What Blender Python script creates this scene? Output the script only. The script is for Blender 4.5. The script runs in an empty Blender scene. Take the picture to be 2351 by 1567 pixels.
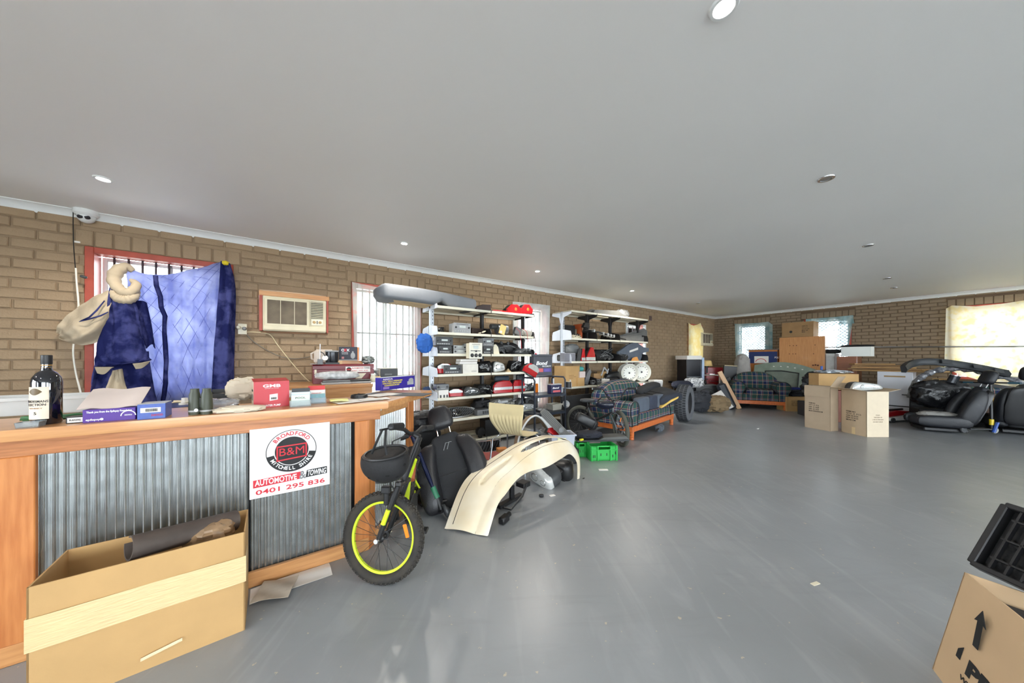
import bpy, math, random
from mathutils import Matrix, Vector, Euler
random.seed(7)
R = math.radians
S = bpy.context.scene
COL = S.collection
# ---------------------------------------------------------------- camera
CAMZ, FPX, CXP, HY = 1.22, 720.0, 1175.5, 822.0
cam_d = bpy.data.cameras.new('camera'); cam = bpy.data.objects.new('camera', cam_d); COL.objects.link(cam)
cam.location = (0, 0, CAMZ); cam.rotation_euler = (R(90), 0, 0)
cam_d.sensor_width = 36; cam_d.lens = FPX / 2351 * 36; cam_d.shift_y = (HY - 783.5) / 2351
cam_d.clip_start = .02; cam_d.clip_end = 200
S.camera = cam
# ---------------------------------------------------------------- view + sky
S.view_settings.view_transform = 'Standard'; S.view_settings.look = 'None'
S.view_settings.gamma = 1; S.view_settings.use_curve_mapping = False
S.view_settings.exposure = 0.56
S.cycles.max_bounces = 10; S.cycles.diffuse_bounces = 6; S.cycles.transparent_max_bounces = 16
S.cycles.use_denoising = True
S.cycles.sample_clamp_indirect = 6
W = bpy.data.worlds.new('overcast_sky'); S.world = W; W.use_nodes = True
bg = W.node_tree.nodes['Background']; bg.inputs[0].default_value = (.86, .93, 1, 1); bg.inputs[1].default_value = 13

def G(px, py, z=0.0):
    """the point of the horizontal plane z that lies on the sight line of a photo pixel"""
    Y = FPX * (CAMZ - z) / (py - HY)
    return Vector(((px - CXP) / FPX * Y, Y, z))
def zat(py, Y): return CAMZ + (HY - py) * Y / FPX
def A(px, py, Y): return Vector(((px - CXP) / FPX * Y, Y, zat(py, Y)))
# room frames: left wall and back wall meet in the far corner
C0 = Vector((6.525, 10.115, 0))
aL = Vector((1029.5 / 720, 1, 0)).normalized(); uL = -aL; nL = Vector((aL.y, -aL.x, 0))
aB = Vector((-460.5 / 720, 1, 0)).normalized(); uB = -aB; nB = Vector((-aB.y, aB.x, 0))
if nB.y > 0: nB = -nB
RL = math.atan2(aL.y, aL.x); RB = math.atan2(uB.y, uB.x)
def L(t, n, z=0): return C0 + uL * t + nL * n + Vector((0, 0, z))
def B(u, n, z=0): return C0 + uB * u + nB * n + Vector((0, 0, z))
def _pl(px, p0, nn):
    d = Vector(((px - CXP) / FPX, 1, 0)); return d * (p0.dot(nn) / d.dot(nn))
def onL(px, n=0): return _pl(px, C0 + nL * n, nL)
def onB(px, n=0): return _pl(px, C0 + nB * n, nB)
def tL(px, n=0): return (onL(px, n) - C0).dot(uL)
def uBx(px, n=0): return (onB(px, n) - C0).dot(uB)
def zL(px, py, n=0): return zat(py, onL(px, n).y)
def zB(px, py, n=0): return zat(py, onB(px, n).y)
ZC = 2.54      # ceiling
# ---------------------------------------------------------------- materials
def lin(c):
    f = lambda v: (v / 12.92 if v <= .04045 else ((v + .055) / 1.055) ** 2.4)
    return tuple(f(x / 255) for x in c[:3]) + (1,)
MATS = {}
def M(name, rgb=(128, 128, 128), rough=.5, metal=0, var=.12, scale=8, bump=0, bscale=None, spec=None, alpha=1, trans=0, stretch=None, rgb2=None, coat=0, detail=3):
    if name in MATS: return MATS[name]
    m = bpy.data.materials.new(name); m.use_nodes = True; nt = m.node_tree; N = nt.nodes; K = nt.links
    b = N['Principled BSDF']; c1 = lin(rgb)
    b.inputs['Roughness'].default_value = rough; b.inputs['Metallic'].default_value = metal
    if spec is not None: b.inputs['Specular IOR Level'].default_value = spec
    b.inputs['Alpha'].default_value = alpha; b.inputs['Transmission Weight'].default_value = trans
    b.inputs['Coat Weight'].default_value = coat
    tc = N.new('ShaderNodeTexCoord'); mp = N.new('ShaderNodeMapping'); K.new(tc.outputs['Object'], mp.inputs[0])
    if stretch: mp.inputs['Scale'].default_value = stretch
    nz = N.new('ShaderNodeTexNoise'); nz.inputs['Scale'].default_value = scale; nz.inputs['Detail'].default_value = detail
    K.new(mp.outputs[0], nz.inputs[0])
    mx = N.new('ShaderNodeMix'); mx.data_type = 'RGBA'
    lo = tuple(x * (1 - var) for x in c1[:3]) + (1,); hi = tuple(min(1, x * (1 + var)) for x in c1[:3]) + (1,)
    if rgb2: lo, hi = c1, lin(rgb2)
    mr = N.new('ShaderNodeMapRange'); mr.inputs[1].default_value = .3; mr.inputs[2].default_value = .7
    K.new(nz.outputs[0], mr.inputs[0]); K.new(mr.outputs[0], mx.inputs[0])
    mx.inputs[6].default_value = lo; mx.inputs[7].default_value = hi
    K.new(mx.outputs[2], b.inputs['Base Color'])
    if bump:
        n2 = N.new('ShaderNodeTexNoise'); n2.inputs['Scale'].default_value = bscale or scale * 6; n2.inputs['Detail'].default_value = 3
        K.new(mp.outputs[0], n2.inputs[0])
        bp = N.new('ShaderNodeBump'); bp.inputs['Strength'].default_value = bump; bp.inputs['Distance'].default_value = .01
        K.new(n2.outputs[0], bp.inputs['Height']); K.new(bp.outputs[0], b.inputs['Normal'])
    MATS[name] = m; return m
def emis(name, rgb, st):
    if name in MATS: return MATS[name]
    m = bpy.data.materials.new(name); m.use_nodes = True; b = m.node_tree.nodes['Principled BSDF']
    b.inputs['Base Color'].default_value = lin(rgb); b.inputs['Emission Color'].default_value = lin(rgb); b.inputs['Emission Strength'].default_value = st
    MATS[name] = m; return m
def cloth(name, rgb, transl=.5, transp=0.0, rgb2=None, scale=6, thr=(.45, .6), bump=.25, bscale=25, stretch=None):
    """thin woven cloth that lets daylight through"""
    if name in MATS: return MATS[name]
    m = bpy.data.materials.new(name); m.use_nodes = True; nt = m.node_tree; N = nt.nodes; K = nt.links
    N.remove(N['Principled BSDF']); out = N['Material Output']
    tc = N.new('ShaderNodeTexCoord'); mp = N.new('ShaderNodeMapping'); K.new(tc.outputs['Object'], mp.inputs[0])
    if stretch: mp.inputs['Scale'].default_value = stretch
    nz = N.new('ShaderNodeTexNoise'); nz.inputs['Scale'].default_value = scale; nz.inputs['Detail'].default_value = 4; K.new(mp.outputs[0], nz.inputs[0])
    mr = N.new('ShaderNodeMapRange'); mr.inputs[1].default_value, mr.inputs[2].default_value = thr; K.new(nz.outputs[0], mr.inputs[0])
    mx = N.new('ShaderNodeMix'); mx.data_type = 'RGBA'; mx.inputs[6].default_value = lin(rgb); mx.inputs[7].default_value = lin(rgb2 or tuple(v * .9 for v in rgb))
    K.new(mr.outputs[0], mx.inputs[0])
    n2 = N.new('ShaderNodeTexNoise'); n2.inputs['Scale'].default_value = bscale; K.new(mp.outputs[0], n2.inputs[0])
    bp = N.new('ShaderNodeBump'); bp.inputs['Strength'].default_value = bump; bp.inputs['Distance'].default_value = .02; K.new(n2.outputs[0], bp.inputs['Height'])
    d = N.new('ShaderNodeBsdfDiffuse'); t = N.new('ShaderNodeBsdfTranslucent'); s = N.new('ShaderNodeMixShader'); s.inputs[0].default_value = transl
    for x in (d, t): K.new(mx.outputs[2], x.inputs[0]); K.new(bp.outputs[0], x.inputs['Normal'])
    K.new(d.outputs[0], s.inputs[1]); K.new(t.outputs[0], s.inputs[2])
    if transp:
        tr = N.new('ShaderNodeBsdfTransparent'); s2 = N.new('ShaderNodeMixShader'); s2.inputs[0].default_value = transp
        K.new(s.outputs[0], s2.inputs[1]); K.new(tr.outputs[0], s2.inputs[2]); s = s2
    K.new(s.outputs[0], out.inputs[0]); MATS[name] = m; return m
def glassmat(name, rgb=(245, 250, 250), rough=.02, tint=.85):
    """clear sheet: mostly see-through with a mirror-like sheen"""
    if name in MATS: return MATS[name]
    m = bpy.data.materials.new(name); m.use_nodes = True; nt = m.node_tree; N = nt.nodes; K = nt.links
    N.remove(N['Principled BSDF']); out = N['Material Output']
    tr = N.new('ShaderNodeBsdfTransparent'); tr.inputs[0].default_value = lin(rgb)
    gl = N.new('ShaderNodeBsdfGlossy'); gl.inputs['Roughness'].default_value = rough
    df = N.new('ShaderNodeBsdfDiffuse'); df.inputs[0].default_value = lin(rgb)
    lw = N.new('ShaderNodeLayerWeight'); lw.inputs[0].default_value = .25
    s1 = N.new('ShaderNodeMixShader'); s1.inputs[0].default_value = 1 - tint
    K.new(tr.outputs[0], s1.inputs[1]); K.new(df.outputs[0], s1.inputs[2])
    s2 = N.new('ShaderNodeMixShader'); K.new(lw.outputs['Fresnel'], s2.inputs[0]); K.new(s1.outputs[0], s2.inputs[1]); K.new(gl.outputs[0], s2.inputs[2])
    K.new(s2.outputs[0], out.inputs[0]); MATS[name] = m; return m
# ---------------------------------------------------------------- mesh builder
I4 = Matrix.Identity(4)
def TR(x=0, y=0, z=0, rx=0, ry=0, rz=0): return Matrix.Translation((x, y, z)) @ Euler((R(rx), R(ry), R(rz))).to_matrix().to_4x4()
class MB:
    def __init__(s, T=None): s.V = []; s.F = []; s.T = T or I4
    def add(s, vs, fs, T=None):
        o = len(s.V); m = s.T @ T if T is not None else s.T
        s.V += [tuple(m @ Vector(v)) for v in vs]; s.F += [tuple(i + o for i in f) for f in fs]; return s
    def box(s, cx, cy, cz, sx, sy, sz, c=0, T=None, rot=None):
        """box by centre and size, c = chamfer"""
        t = Matrix.Translation((cx, cy, cz))
        if rot: t = TR(cx, cy, cz, *rot)
        if T is not None: t = T @ t
        x, y, z = sx / 2, sy / 2, sz / 2
        c = min(c, x * .95, y * .95, z * .95)
        if c <= 0:
            return s.add([(-x, -y, -z), (x, -y, -z), (x, y, -z), (-x, y, -z), (-x, -y, z), (x, -y, z), (x, y, z), (-x, y, z)],
                         [(0, 3, 2, 1), (4, 5, 6, 7), (0, 1, 5, 4), (1, 2, 6, 5), (2, 3, 7, 6), (3, 0, 4, 7)], t)
        vs = []; ix = {}
        for a in (-1, 1):
            for b in (-1, 1):
                for d in (-1, 1):
                    for k in range(3):
                        p = [a * (x - c), b * (y - c), d * (z - c)]; p[k] = (a * x, b * y, d * z)[k]
                        ix[(a, b, d, k)] = len(vs); vs.append(tuple(p))
        fs = []
        cyc = [(-1, -1), (1, -1), (1, 1), (-1, 1)]
        for k in range(3):
            for sg in (-1, 1):
                q = []
                for (p1, p2) in cyc:
                    key = [0, 0, 0]; key[k] = sg; key[(k + 1) % 3] = p1; key[(k + 2) % 3] = p2
                    q.append(ix[(*key, k)])
                fs.append(tuple(q if sg > 0 else q[::-1]))
        for k in range(3):
            k1, k2 = (k + 1) % 3, (k + 2) % 3
            for s1 in (-1, 1):
                for s2 in (-1, 1):
                    e = []
                    for sg in (-1, 1):
                        key = [0, 0, 0]; key[k] = sg; key[k1] = s1; key[k2] = s2; e.append(tuple(key))
                    q = [ix[(*e[0], k1)], ix[(*e[1], k1)], ix[(*e[1], k2)], ix[(*e[0], k2)]]
                    fs.append(tuple(q if s1 * s2 < 0 else q[::-1]))
        for a in (-1, 1):
            for b in (-1, 1):
                for d in (-1, 1):
                    q = [ix[(a, b, d, k)] for k in range(3)]
                    fs.append(tuple(q if a * b * d > 0 else q[::-1]))
        return s.add(vs, fs, t)
    def ring_loft(s, rings, caps=True, closed=False, T=None):
        """rings: lists of equal length of points"""
        n = len(rings[0]); vs = [p for r in rings for p in r]; fs = []
        m = len(rings)
        for i in range(m if closed else m - 1):
            for j in range(n):
                a, b = i * n + j, i * n + (j + 1) % n; c, d = ((i + 1) % m) * n + (j + 1) % n, ((i + 1) % m) * n + j
                fs.append((a, b, c, d))
        if caps and not closed: fs.append(tuple(range(n))[::-1]); fs.append(tuple((m - 1) * n + j for j in range(n)))
        return s.add(vs, fs, T)
    def tube(s, pts, r, n=8, closed=False, caps=True, T=None):
        P = [Vector(p) for p in pts]; m = len(P); rr = r if isinstance(r, (list, tuple)) else [r] * m
        rings = []; up = None
        for i in range(m):
            if closed: d = P[(i + 1) % m] - P[i - 1]
            else: d = P[min(i + 1, m - 1)] - P[max(i - 1, 0)]
            if d.length < 1e-9: d = Vector((0, 0, 1))
            d.normalize()
            if up is None: up = d.orthogonal().normalized()
            up = (up - d * up.dot(d))
            if up.length < 1e-6: up = d.orthogonal()
            up.normalize(); sd = d.cross(up)
            rings.append([P[i] + (up * math.cos(2 * math.pi * k / n) + sd * math.sin(2 * math.pi * k / n)) * rr[i] for k in range(n)])
        return s.ring_loft(rings, caps, closed, T)
    def cyl(s, p0, p1, r0, r1=None, n=16, T=None): return s.tube([p0, p1], [r0, r0 if r1 is None else r1], n, T=T)
    def lathe(s, prof, n=24, T=None, caps=True):
        """profile of (radius, z) about the local z axis"""
        return s.ring_loft([[(r * math.cos(2 * math.pi * k / n), r * math.sin(2 * math.pi * k / n), z) for k in range(n)] for r, z in prof], caps, T=T)
    def prism(s, poly, d0, d1, plane='xz', T=None, c=0):
        """polygon extruded from d0 to d1 along the axis that the plane leaves over"""
        if plane == 'xz': f = lambda p, d: (p[0], d, p[1])
        elif plane == 'xy': f = lambda p, d: (p[0], p[1], d)
        else: f = lambda p, d: (d, p[0], p[1])
        if not c: rings = [[f(p, d0) for p in poly], [f(p, d1) for p in poly]]
        else:
            mx = sum(p[0] for p in poly) / len(poly); my = sum(p[1] for p in poly) / len(poly)
            def sh(p):
                v = Vector((p[0] - mx, p[1] - my)); l = v.length; return (mx + v.x * (1 - c / l), my + v.y * (1 - c / l)) if l > c else p
            q = [sh(p) for p in poly]; e = c if d1 > d0 else -c
            rings = [[f(p, d0) for p in q], [f(p, d0 + e) for p in poly], [f(p, d1 - e) for p in poly], [f(p, d1) for p in q]]
        return s.ring_loft(rings, True, T=T)
    def sell(s, c, r, e1=.5, e2=.5, nu=12, nv=20, T=None, fn=None):
        """superellipsoid; fn(point)->point deforms the unit shape"""
        sp = lambda v, e: math.copysign(abs(v) ** e, v)
        rings = []
        for i in range(nu + 1):
            a = -math.pi / 2 + math.pi * i / nu; a = max(-math.pi / 2 + .03, min(math.pi / 2 - .03, a))
            ring = []
            for j in range(nv):
                b = 2 * math.pi * j / nv
                p = (sp(math.cos(a), e1) * sp(math.cos(b), e2), sp(math.cos(a), e1) * sp(math.sin(b), e2), sp(math.sin(a), e1))
                if fn: p = fn(p)
                ring.append((c[0] + p[0] * r[0], c[1] + p[1] * r[1], c[2] + p[2] * r[2]))
            rings.append(ring)
        return s.ring_loft(rings, True, T=T)
    def grid(s, fn, nu, nv, th=0, T=None, holes=None):
        """surface fn(u,v) for u,v in 0..1; th gives it thickness; holes(u,v) leaves faces out"""
        P = [[Vector(fn(i / nu, j / nv)) for j in range(nv + 1)] for i in range(nu + 1)]
        vs = [p for row in P for p in row]; fs = []; w = nv + 1
        keep = [[not (holes and holes((i + .5) / nu, (j + .5) / nv)) for j in range(nv)] for i in range(nu)]
        for i in range(nu):
            for j in range(nv):
                if keep[i][j]: fs.append((i * w + j, (i + 1) * w + j, (i + 1) * w + j + 1, i * w + j + 1))
        if th:
            no = len(vs); back = []
            for i in range(nu + 1):
                for j in range(nv + 1):
                    a = P[min(i + 1, nu)][j] - P[max(i - 1, 0)][j]; b = P[i][min(j + 1, nv)] - P[i][max(j - 1, 0)]
                    n = a.cross(b); n = n.normalized() if n.length > 1e-12 else Vector((0, 0, 1))
                    back.append(P[i][j] - n * th)
            vs = vs + back; edges = {}
            for f in list(fs):
                for k in range(4):
                    e = (f[k], f[(k + 1) % 4]); edges[e] = 1
            for f in list(fs): fs.append(tuple(i + no for i in f[::-1]))
            for (a, b) in edges:
                if (b, a) not in edges: fs.append((b, a, a + no, b + no))
        return s.add(vs, fs, T)
    def mesh(s, name, mat, smooth=35):
        me = bpy.data.meshes.new(name); me.from_pydata(s.V, [], s.F); me.validate(); me.materials.append(mat)
        if smooth:
            me.polygons.foreach_set('use_smooth', [True] * len(me.polygons))
            try: me.set_sharp_from_angle(angle=R(smooth))
            except Exception: pass
        me.update(); return me
    def build(s, name, mat, parent=None, smooth=35, loc=None, rot=None):
        return link(bpy.data.objects.new(name, s.mesh(name, mat, smooth)), parent, loc, rot)
def link(o, parent=None, loc=None, rot=None):
    COL.objects.link(o)
    if parent is not None: o.parent = parent
    if loc is not None: o.location = loc
    if rot is not None: o.rotation_euler = rot if isinstance(rot, (tuple, list, Euler)) else (0, 0, rot)
    return o
def tag(o, label, cat, group=None, kind=None):
    o['label'] = label; o['category'] = cat
    if group: o['group'] = group
    if kind: o['kind'] = kind
    return o
def thing(name, label, cat, loc=(0, 0, 0), rot=0, group=None):
    o = bpy.data.objects.new(name, None); o.empty_display_size = .05
    return tag(link(o, None, loc, rot), label, cat, group)
def struct(o): o['kind'] = 'structure'; return o
def stuff(o): o['kind'] = 'stuff'; return o
def copy_tree(o, parent=None):
    c = o.copy(); COL.objects.link(c); c.parent = parent
    if parent is not None: c.matrix_parent_inverse = o.matrix_parent_inverse
    for ch in [x for x in KIDS.get(o.name, [])]: copy_tree(ch, c)
    return c
KIDS = {}
def dup(o, loc, rot, label, group=None):
    KIDS.clear()
    for x in bpy.data.objects:
        if x.parent: KIDS.setdefault(x.parent.name, []).append(x)
    c = copy_tree(o); c.location = loc; c.rotation_euler = rot if isinstance(rot, (tuple, list)) else (0, 0, rot); c['label'] = label
    if group: c['group'] = group
    return c
def textmesh(s, size=1, width=None, bold=0.0, shear=0.0, ext=.0004, sp=1.0, height=None):
    cu = bpy.data.curves.new('lettering', 'FONT'); cu.body = s; cu.size = size; cu.extrude = ext; cu.offset = bold * size; cu.shear = shear
    cu.space_character = sp; cu.align_x = 'CENTER'; cu.align_y = 'CENTER'; cu.resolution_u = 3
    o = bpy.data.objects.new('lettering_tmp', cu); COL.objects.link(o)
    dg = bpy.context.evaluated_depsgraph_get(); me = bpy.data.meshes.new_from_object(o.evaluated_get(dg))
    bpy.data.objects.remove(o); bpy.data.curves.remove(cu)
    vs = [v.co.copy() for v in me.vertices]; fs = [tuple(p.vertices) for p in me.polygons]; bpy.data.meshes.remove(me)
    if vs:
        x0 = min(v.x for v in vs); x1 = max(v.x for v in vs); y0 = min(v.y for v in vs); y1 = max(v.y for v in vs)
        kx = width / (x1 - x0) if width else 1; ky = height / (y1 - y0) if height else (kx if width and not size else 1)
        for v in vs: v.x = (v.x - (x0 + x1) / 2) * kx; v.y = (v.y - (y0 + y1) / 2) * ky
    return vs, fs
def T_front(x, y, z): return TR(x, y, z, 90, 0, 0)         # sheet facing -y
def text(s, w, h, mat, parent, T, name='lettering', bold=.0, shear=0, ext=.0006):
    vs, fs = textmesh(s, 1, w, bold, shear, ext, height=h); mb = MB(T); mb.add(vs, fs); return mb.build(name, mat, parent, smooth=0)
# ================================================================ structure
def brickmat():
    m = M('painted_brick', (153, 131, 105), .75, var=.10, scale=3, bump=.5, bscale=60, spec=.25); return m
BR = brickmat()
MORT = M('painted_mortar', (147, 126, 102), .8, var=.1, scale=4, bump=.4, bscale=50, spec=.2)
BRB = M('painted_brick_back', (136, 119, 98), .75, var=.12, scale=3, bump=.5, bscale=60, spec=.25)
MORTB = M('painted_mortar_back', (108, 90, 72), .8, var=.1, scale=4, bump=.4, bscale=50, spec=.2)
CEIL = M('ceiling_paint', (236, 236, 235), .55, var=.015, scale=.8, spec=.3)
WHITE = M('white_trim_paint', (225, 228, 228), .4, var=.02)
RED = M('red_window_paint', (165, 70, 52), .45, var=.12, scale=10)
ROOML, ROOMB = 15.8, 11.2
# floor: painted concrete with scuffs
def floormat():
    m = bpy.data.materials.new('painted_concrete'); m.use_nodes = True; nt = m.node_tree; N = nt.nodes; K = nt.links; b = N['Principled BSDF']; tc = N.new('ShaderNodeTexCoord')
    def noise(sc, det, dist=0, st=None, rot=0):
        mp = N.new('ShaderNodeMapping'); K.new(tc.outputs['Object'], mp.inputs[0]); mp.inputs['Rotation'].default_value = (0, 0, rot)
        if st: mp.inputs['Scale'].default_value = st
        n = N.new('ShaderNodeTexNoise'); n.inputs['Scale'].default_value = sc; n.inputs['Detail'].default_value = det; n.inputs['Distortion'].default_value = dist; K.new(mp.outputs[0], n.inputs[0]); return n.outputs[0]
    def rng(s, a, b_, c=0., d=1.):
        r = N.new('ShaderNodeMapRange'); K.new(s, r.inputs[0])
        for i, v in enumerate((a, b_, c, d)): r.inputs[i + 1].default_value = v
        return r.outputs[0]
    def mix(f, x, y):
        q = N.new('ShaderNodeMix'); q.data_type = 'RGBA'; K.new(f, q.inputs[0])
        for i, v in ((6, x), (7, y)):
            if isinstance(v, tuple): q.inputs[i].default_value = v
            else: K.new(v, q.inputs[i])
        return q.outputs[2]
    c = mix(rng(noise(1.1, 6), .3, .7), lin((132, 135, 138)), lin((146, 149, 152)))
    c = mix(rng(noise(5, 8, 2.5, (1, .18, 1), .5), .52, .75, 0, .35), c, lin((168, 170, 172)))        # worn streaks
    c = mix(rng(noise(4, 8, 2.5, (.2, 1, 1), .2), .55, .8, 0, .3), c, lin((112, 114, 116)))
    c = mix(rng(noise(26, 3), .70, .72), c, lin((176, 164, 148)))                                     # chipped paint
    K.new(c, b.inputs['Base Color']); b.inputs['Roughness'].default_value = .33
    bp = N.new('ShaderNodeBump'); bp.inputs['Strength'].default_value = .05; bp.inputs['Distance'].default_value = .01; K.new(noise(30, 4), bp.inputs['Height']); K.new(bp.outputs[0], b.inputs['Normal']); return m
P0 = L(0, 0); P1 = L(ROOML, 0); P2 = B(ROOMB, 0); P3 = P1 + uB * ROOMB
mb = MB(); mb.add([(p.x, p.y, z) for z in (0, -.1) for p in (P0, P1, P3, P2)], [(0, 1, 2, 3), (7, 6, 5, 4), (0, 4, 5, 1), (1, 5, 6, 2), (2, 6, 7, 3), (3, 7, 4, 0)])
struct(mb.build('floor', floormat(), smooth=0))
mb = MB(); mb.add([(p.x, p.y, z) for z in (ZC + .1, ZC) for p in (P0, P1, P3, P2)], [(0, 1, 2, 3), (7, 6, 5, 4), (0, 4, 5, 1), (1, 5, 6, 2), (2, 6, 7, 3), (3, 7, 4, 0)])
struct(mb.build('ceiling', CEIL, smooth=0))
g = MB(); g.box(2, 5, -.3, 60, 60, .1); struct(g.build('ground', M('yard_gravel', (170, 165, 155), .9, var=.1), smooth=0))

def wall_holes(mb, FR, t0, t1, z0, z1, holes, th=.22):
    """wall slab with rectangular openings; FR(t, n, z) gives the point"""
    ts = sorted({t0, t1, *[h[0] for h in holes], *[h[1] for h in holes]}); zs = sorted({z0, z1, *[h[2] for h in holes], *[h[3] for h in holes]})
    for i in range(len(ts) - 1):
        for j in range(len(zs) - 1):
            tm, zm = (ts[i] + ts[i + 1]) / 2, (zs[j] + zs[j + 1]) / 2
            if any(h[0] < tm < h[1] and h[2] < zm < h[3] for h in holes): continue
            q = [(ts[i], zs[j]), (ts[i + 1], zs[j]), (ts[i + 1], zs[j + 1]), (ts[i], zs[j + 1])]
            mb.add([FR(a, 0, b) for a, b in q] + [FR(a, -th, b) for a, b in q], [(0, 1, 2, 3), (7, 6, 5, 4)])
    def rim(a0, a1, b0, b1):
        q = [(a0, b0), (a1, b0), (a1, b1), (a0, b1)]
        mb.add([FR(a, 0, b) for a, b in q] + [FR(a, -th, b) for a, b in q], [(0, 4, 5, 1), (1, 5, 6, 2), (2, 6, 7, 3), (3, 7, 4, 0)])
    rim(t0, t1, z0, z1)
    for h in holes: rim(h[0], h[1], h[2], h[3])
def bricks(wall, FR, rot, t0, t1, z1, holes, mat, bl, bh, sold, limit, score, seed):
    """brick skin: the nearest ones as single objects, the rest joined"""
    rnd = random.Random(seed); J = .011; items = []
    solds = [(h[0] - .06, h[1] + .06, h[3], h[3] + .15) for h in holes if h[4]]
    rows = int(z1 / bh) + 1
    for r in range(rows):
        za, zb = r * bh, min((r + 1) * bh, z1)
        if zb - za < .02: continue
        t = t0 - (bl / 2 if r % 2 else 0) - rnd.random() * .02
        while t < t1:
            a, b = max(t, t0), min(t + bl, t1); t += bl
            segs = [(a, b)]
            for h in [(h[0], h[1], h[2], h[3]) for h in holes] + solds:
                if h[2] - .02 < (za + zb) / 2 < h[3] + .02:
                    ns = []
                    for (p, q) in segs:
                        if q <= h[0] or p >= h[1]: ns.append((p, q)); continue
                        if p < h[0]: ns.append((p, h[0]))
                        if q > h[1]: ns.append((h[1], q))
                    segs = ns
            for (p, q) in segs:
                if q - p > .035: items.append((p + J / 2, q - J / 2, za + J / 2, zb - J / 2))
    for (a, b, c, d) in solds:
        n = max(1, round((b - a) / sold)); w = (b - a) / n
        for i in range(n): items.append((a + i * w + J / 2, a + (i + 1) * w - J / 2, c + J / 2, d - J / 2))
    items.sort(key=lambda it: -score(*it))
    def shape(mb, w, h, p, T=None):
        c = .006; x, z = w / 2, h / 2
        mb.add([(-x, 0, -z), (x, 0, -z), (x, 0, z), (-x, 0, z), (-x, -p + c, -z), (x, -p + c, -z), (x, -p + c, z), (-x, -p + c, z),
                (-x + c, -p, -z + c), (x - c, -p, -z + c), (x - c, -p, z - c), (-x + c, -p, z - c)],
               [(0, 1, 5, 4), (1, 2, 6, 5), (2, 3, 7, 6), (3, 0, 4, 7), (4, 5, 9, 8), (5, 6, 10, 9), (6, 7, 11, 10), (7, 4, 8, 11), (8, 9, 10, 11)], T)
    cache = {}; rest = MB()
    for k, (a, b, c, d) in enumerate(items):
        p = rnd.choice((.010, .012, .014)); w, h = round(b - a, 2), round(d - c, 3)
        pos = FR((a + b) / 2, 0, (c + d) / 2)
        T = Matrix.Translation(pos) @ Euler((R(rnd.uniform(-.4, .4)), R(rnd.uniform(-.5, .5)), rot)).to_matrix().to_4x4()
        if k < limit:
            key = (w, h, p)
            if key not in cache: m_ = MB(); shape(m_, b - a, d - c, p); cache[key] = m_.mesh('brick', mat, 0)
            o = bpy.data.objects.new('brick', cache[key]); COL.objects.link(o); o.parent = wall; o.matrix_world = T
        else: shape(rest, b - a, d - c, p, T)
    if rest.V: stuff(rest.build('brickwork', mat, wall, smooth=0))
# window openings, measured on the wall planes: (t near corner, t far, z0, z1, soldier course)
def holeL(pa, pb, pyt, z0, s=1): t1, t0 = tL(pa), tL(pb); return (t0, t1, z0, zL(pa, pyt), s)
def holeB(pa, pb, pyt, z0, s=1): return (uBx(pa), uBx(pb), z0, zB(pa, pyt), s)
HL = [holeL(196, 536, 565, .86), holeL(807, 966, 647, .30), holeL(1184, 1258, 697, .30), holeL(1436, 1482, 741, .30), holeL(1579, 1611, 742, .82)]
ACH = (tL(750), tL(594), zL(594, 757), zL(594, 663), 0)
HB = [holeB(1690, 1762, 745, .86), holeB(1846, 1955, 733, .86), holeB(2186, 2500, 688, .80)]
for k, h in enumerate(HL): HL[k] = (h[0], h[1], h[2], min(h[3], 2.26), h[4])
for k, h in enumerate(HB): HB[k] = (h[0], h[1], h[2], min(h[3], 2.26), h[4])
def cdist(FR):
    def sc(a, b, c, d):
        p = FR((a + b) / 2, 0, (c + d) / 2); y = max(p.y, .3); px = CXP + p.x / y * FPX; py = HY - (p.z - CAMZ) / y * FPX
        vis = 1 if (p.y > .5 and -40 < px < 2390) else .05
        if p.z < .94 and px < 960: vis *= .3
        if p.z < 1.1 and px > 1500: vis *= .4
        return vis * (b - a) * (d - c) / (y * y) * 100
    return sc
mb = MB(); wall_holes(mb, L, -.22, ROOML, 0, ZC, HL + [ACH]); wl = struct(mb.build('wall_left', MORT, smooth=0))
bricks(wl, L, RL, 0, ROOML, ZC - .05, HL + [ACH], BR, .240, .086, .115, 300, cdist(L), 3)
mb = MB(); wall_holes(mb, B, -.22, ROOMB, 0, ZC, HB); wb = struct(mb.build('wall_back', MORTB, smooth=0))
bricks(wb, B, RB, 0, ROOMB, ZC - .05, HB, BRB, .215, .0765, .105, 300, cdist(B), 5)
# the walls behind the photographer: wide glazed shopfront openings let the daylight in
def Fr(t, n, z): return P2 + uL * t + (-uB) * n + Vector((0, 0, z))
def Ff(t, n, z): return P1 + uB * t + aL * n + Vector((0, 0, z))
HR = [(1.2, 4.4, .5, 2.2, 0), (5.2, 8.4, .5, 2.2, 0), (9.4, 13.8, .1, 2.3, 0)]
HF = [(2.0, 5.0, .9, 2.1, 0), (6.0, 9.6, .1, 2.3, 0)]
PLAIN = M('plain_plaster', (190, 186, 178), .7, var=.05)
mb = MB(); wall_holes(mb, Fr, -.2, ROOML + .2, 0, ZC, HR); struct(mb.build('wall_right', PLAIN, smooth=0))
mb = MB(); wall_holes(mb, Ff, -.2, ROOMB + .2, 0, ZC, HF); struct(mb.build('wall_front', PLAIN, smooth=0))
GL = glassmat('window_glass', (250, 252, 252), tint=.97)
wn = 6
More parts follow.
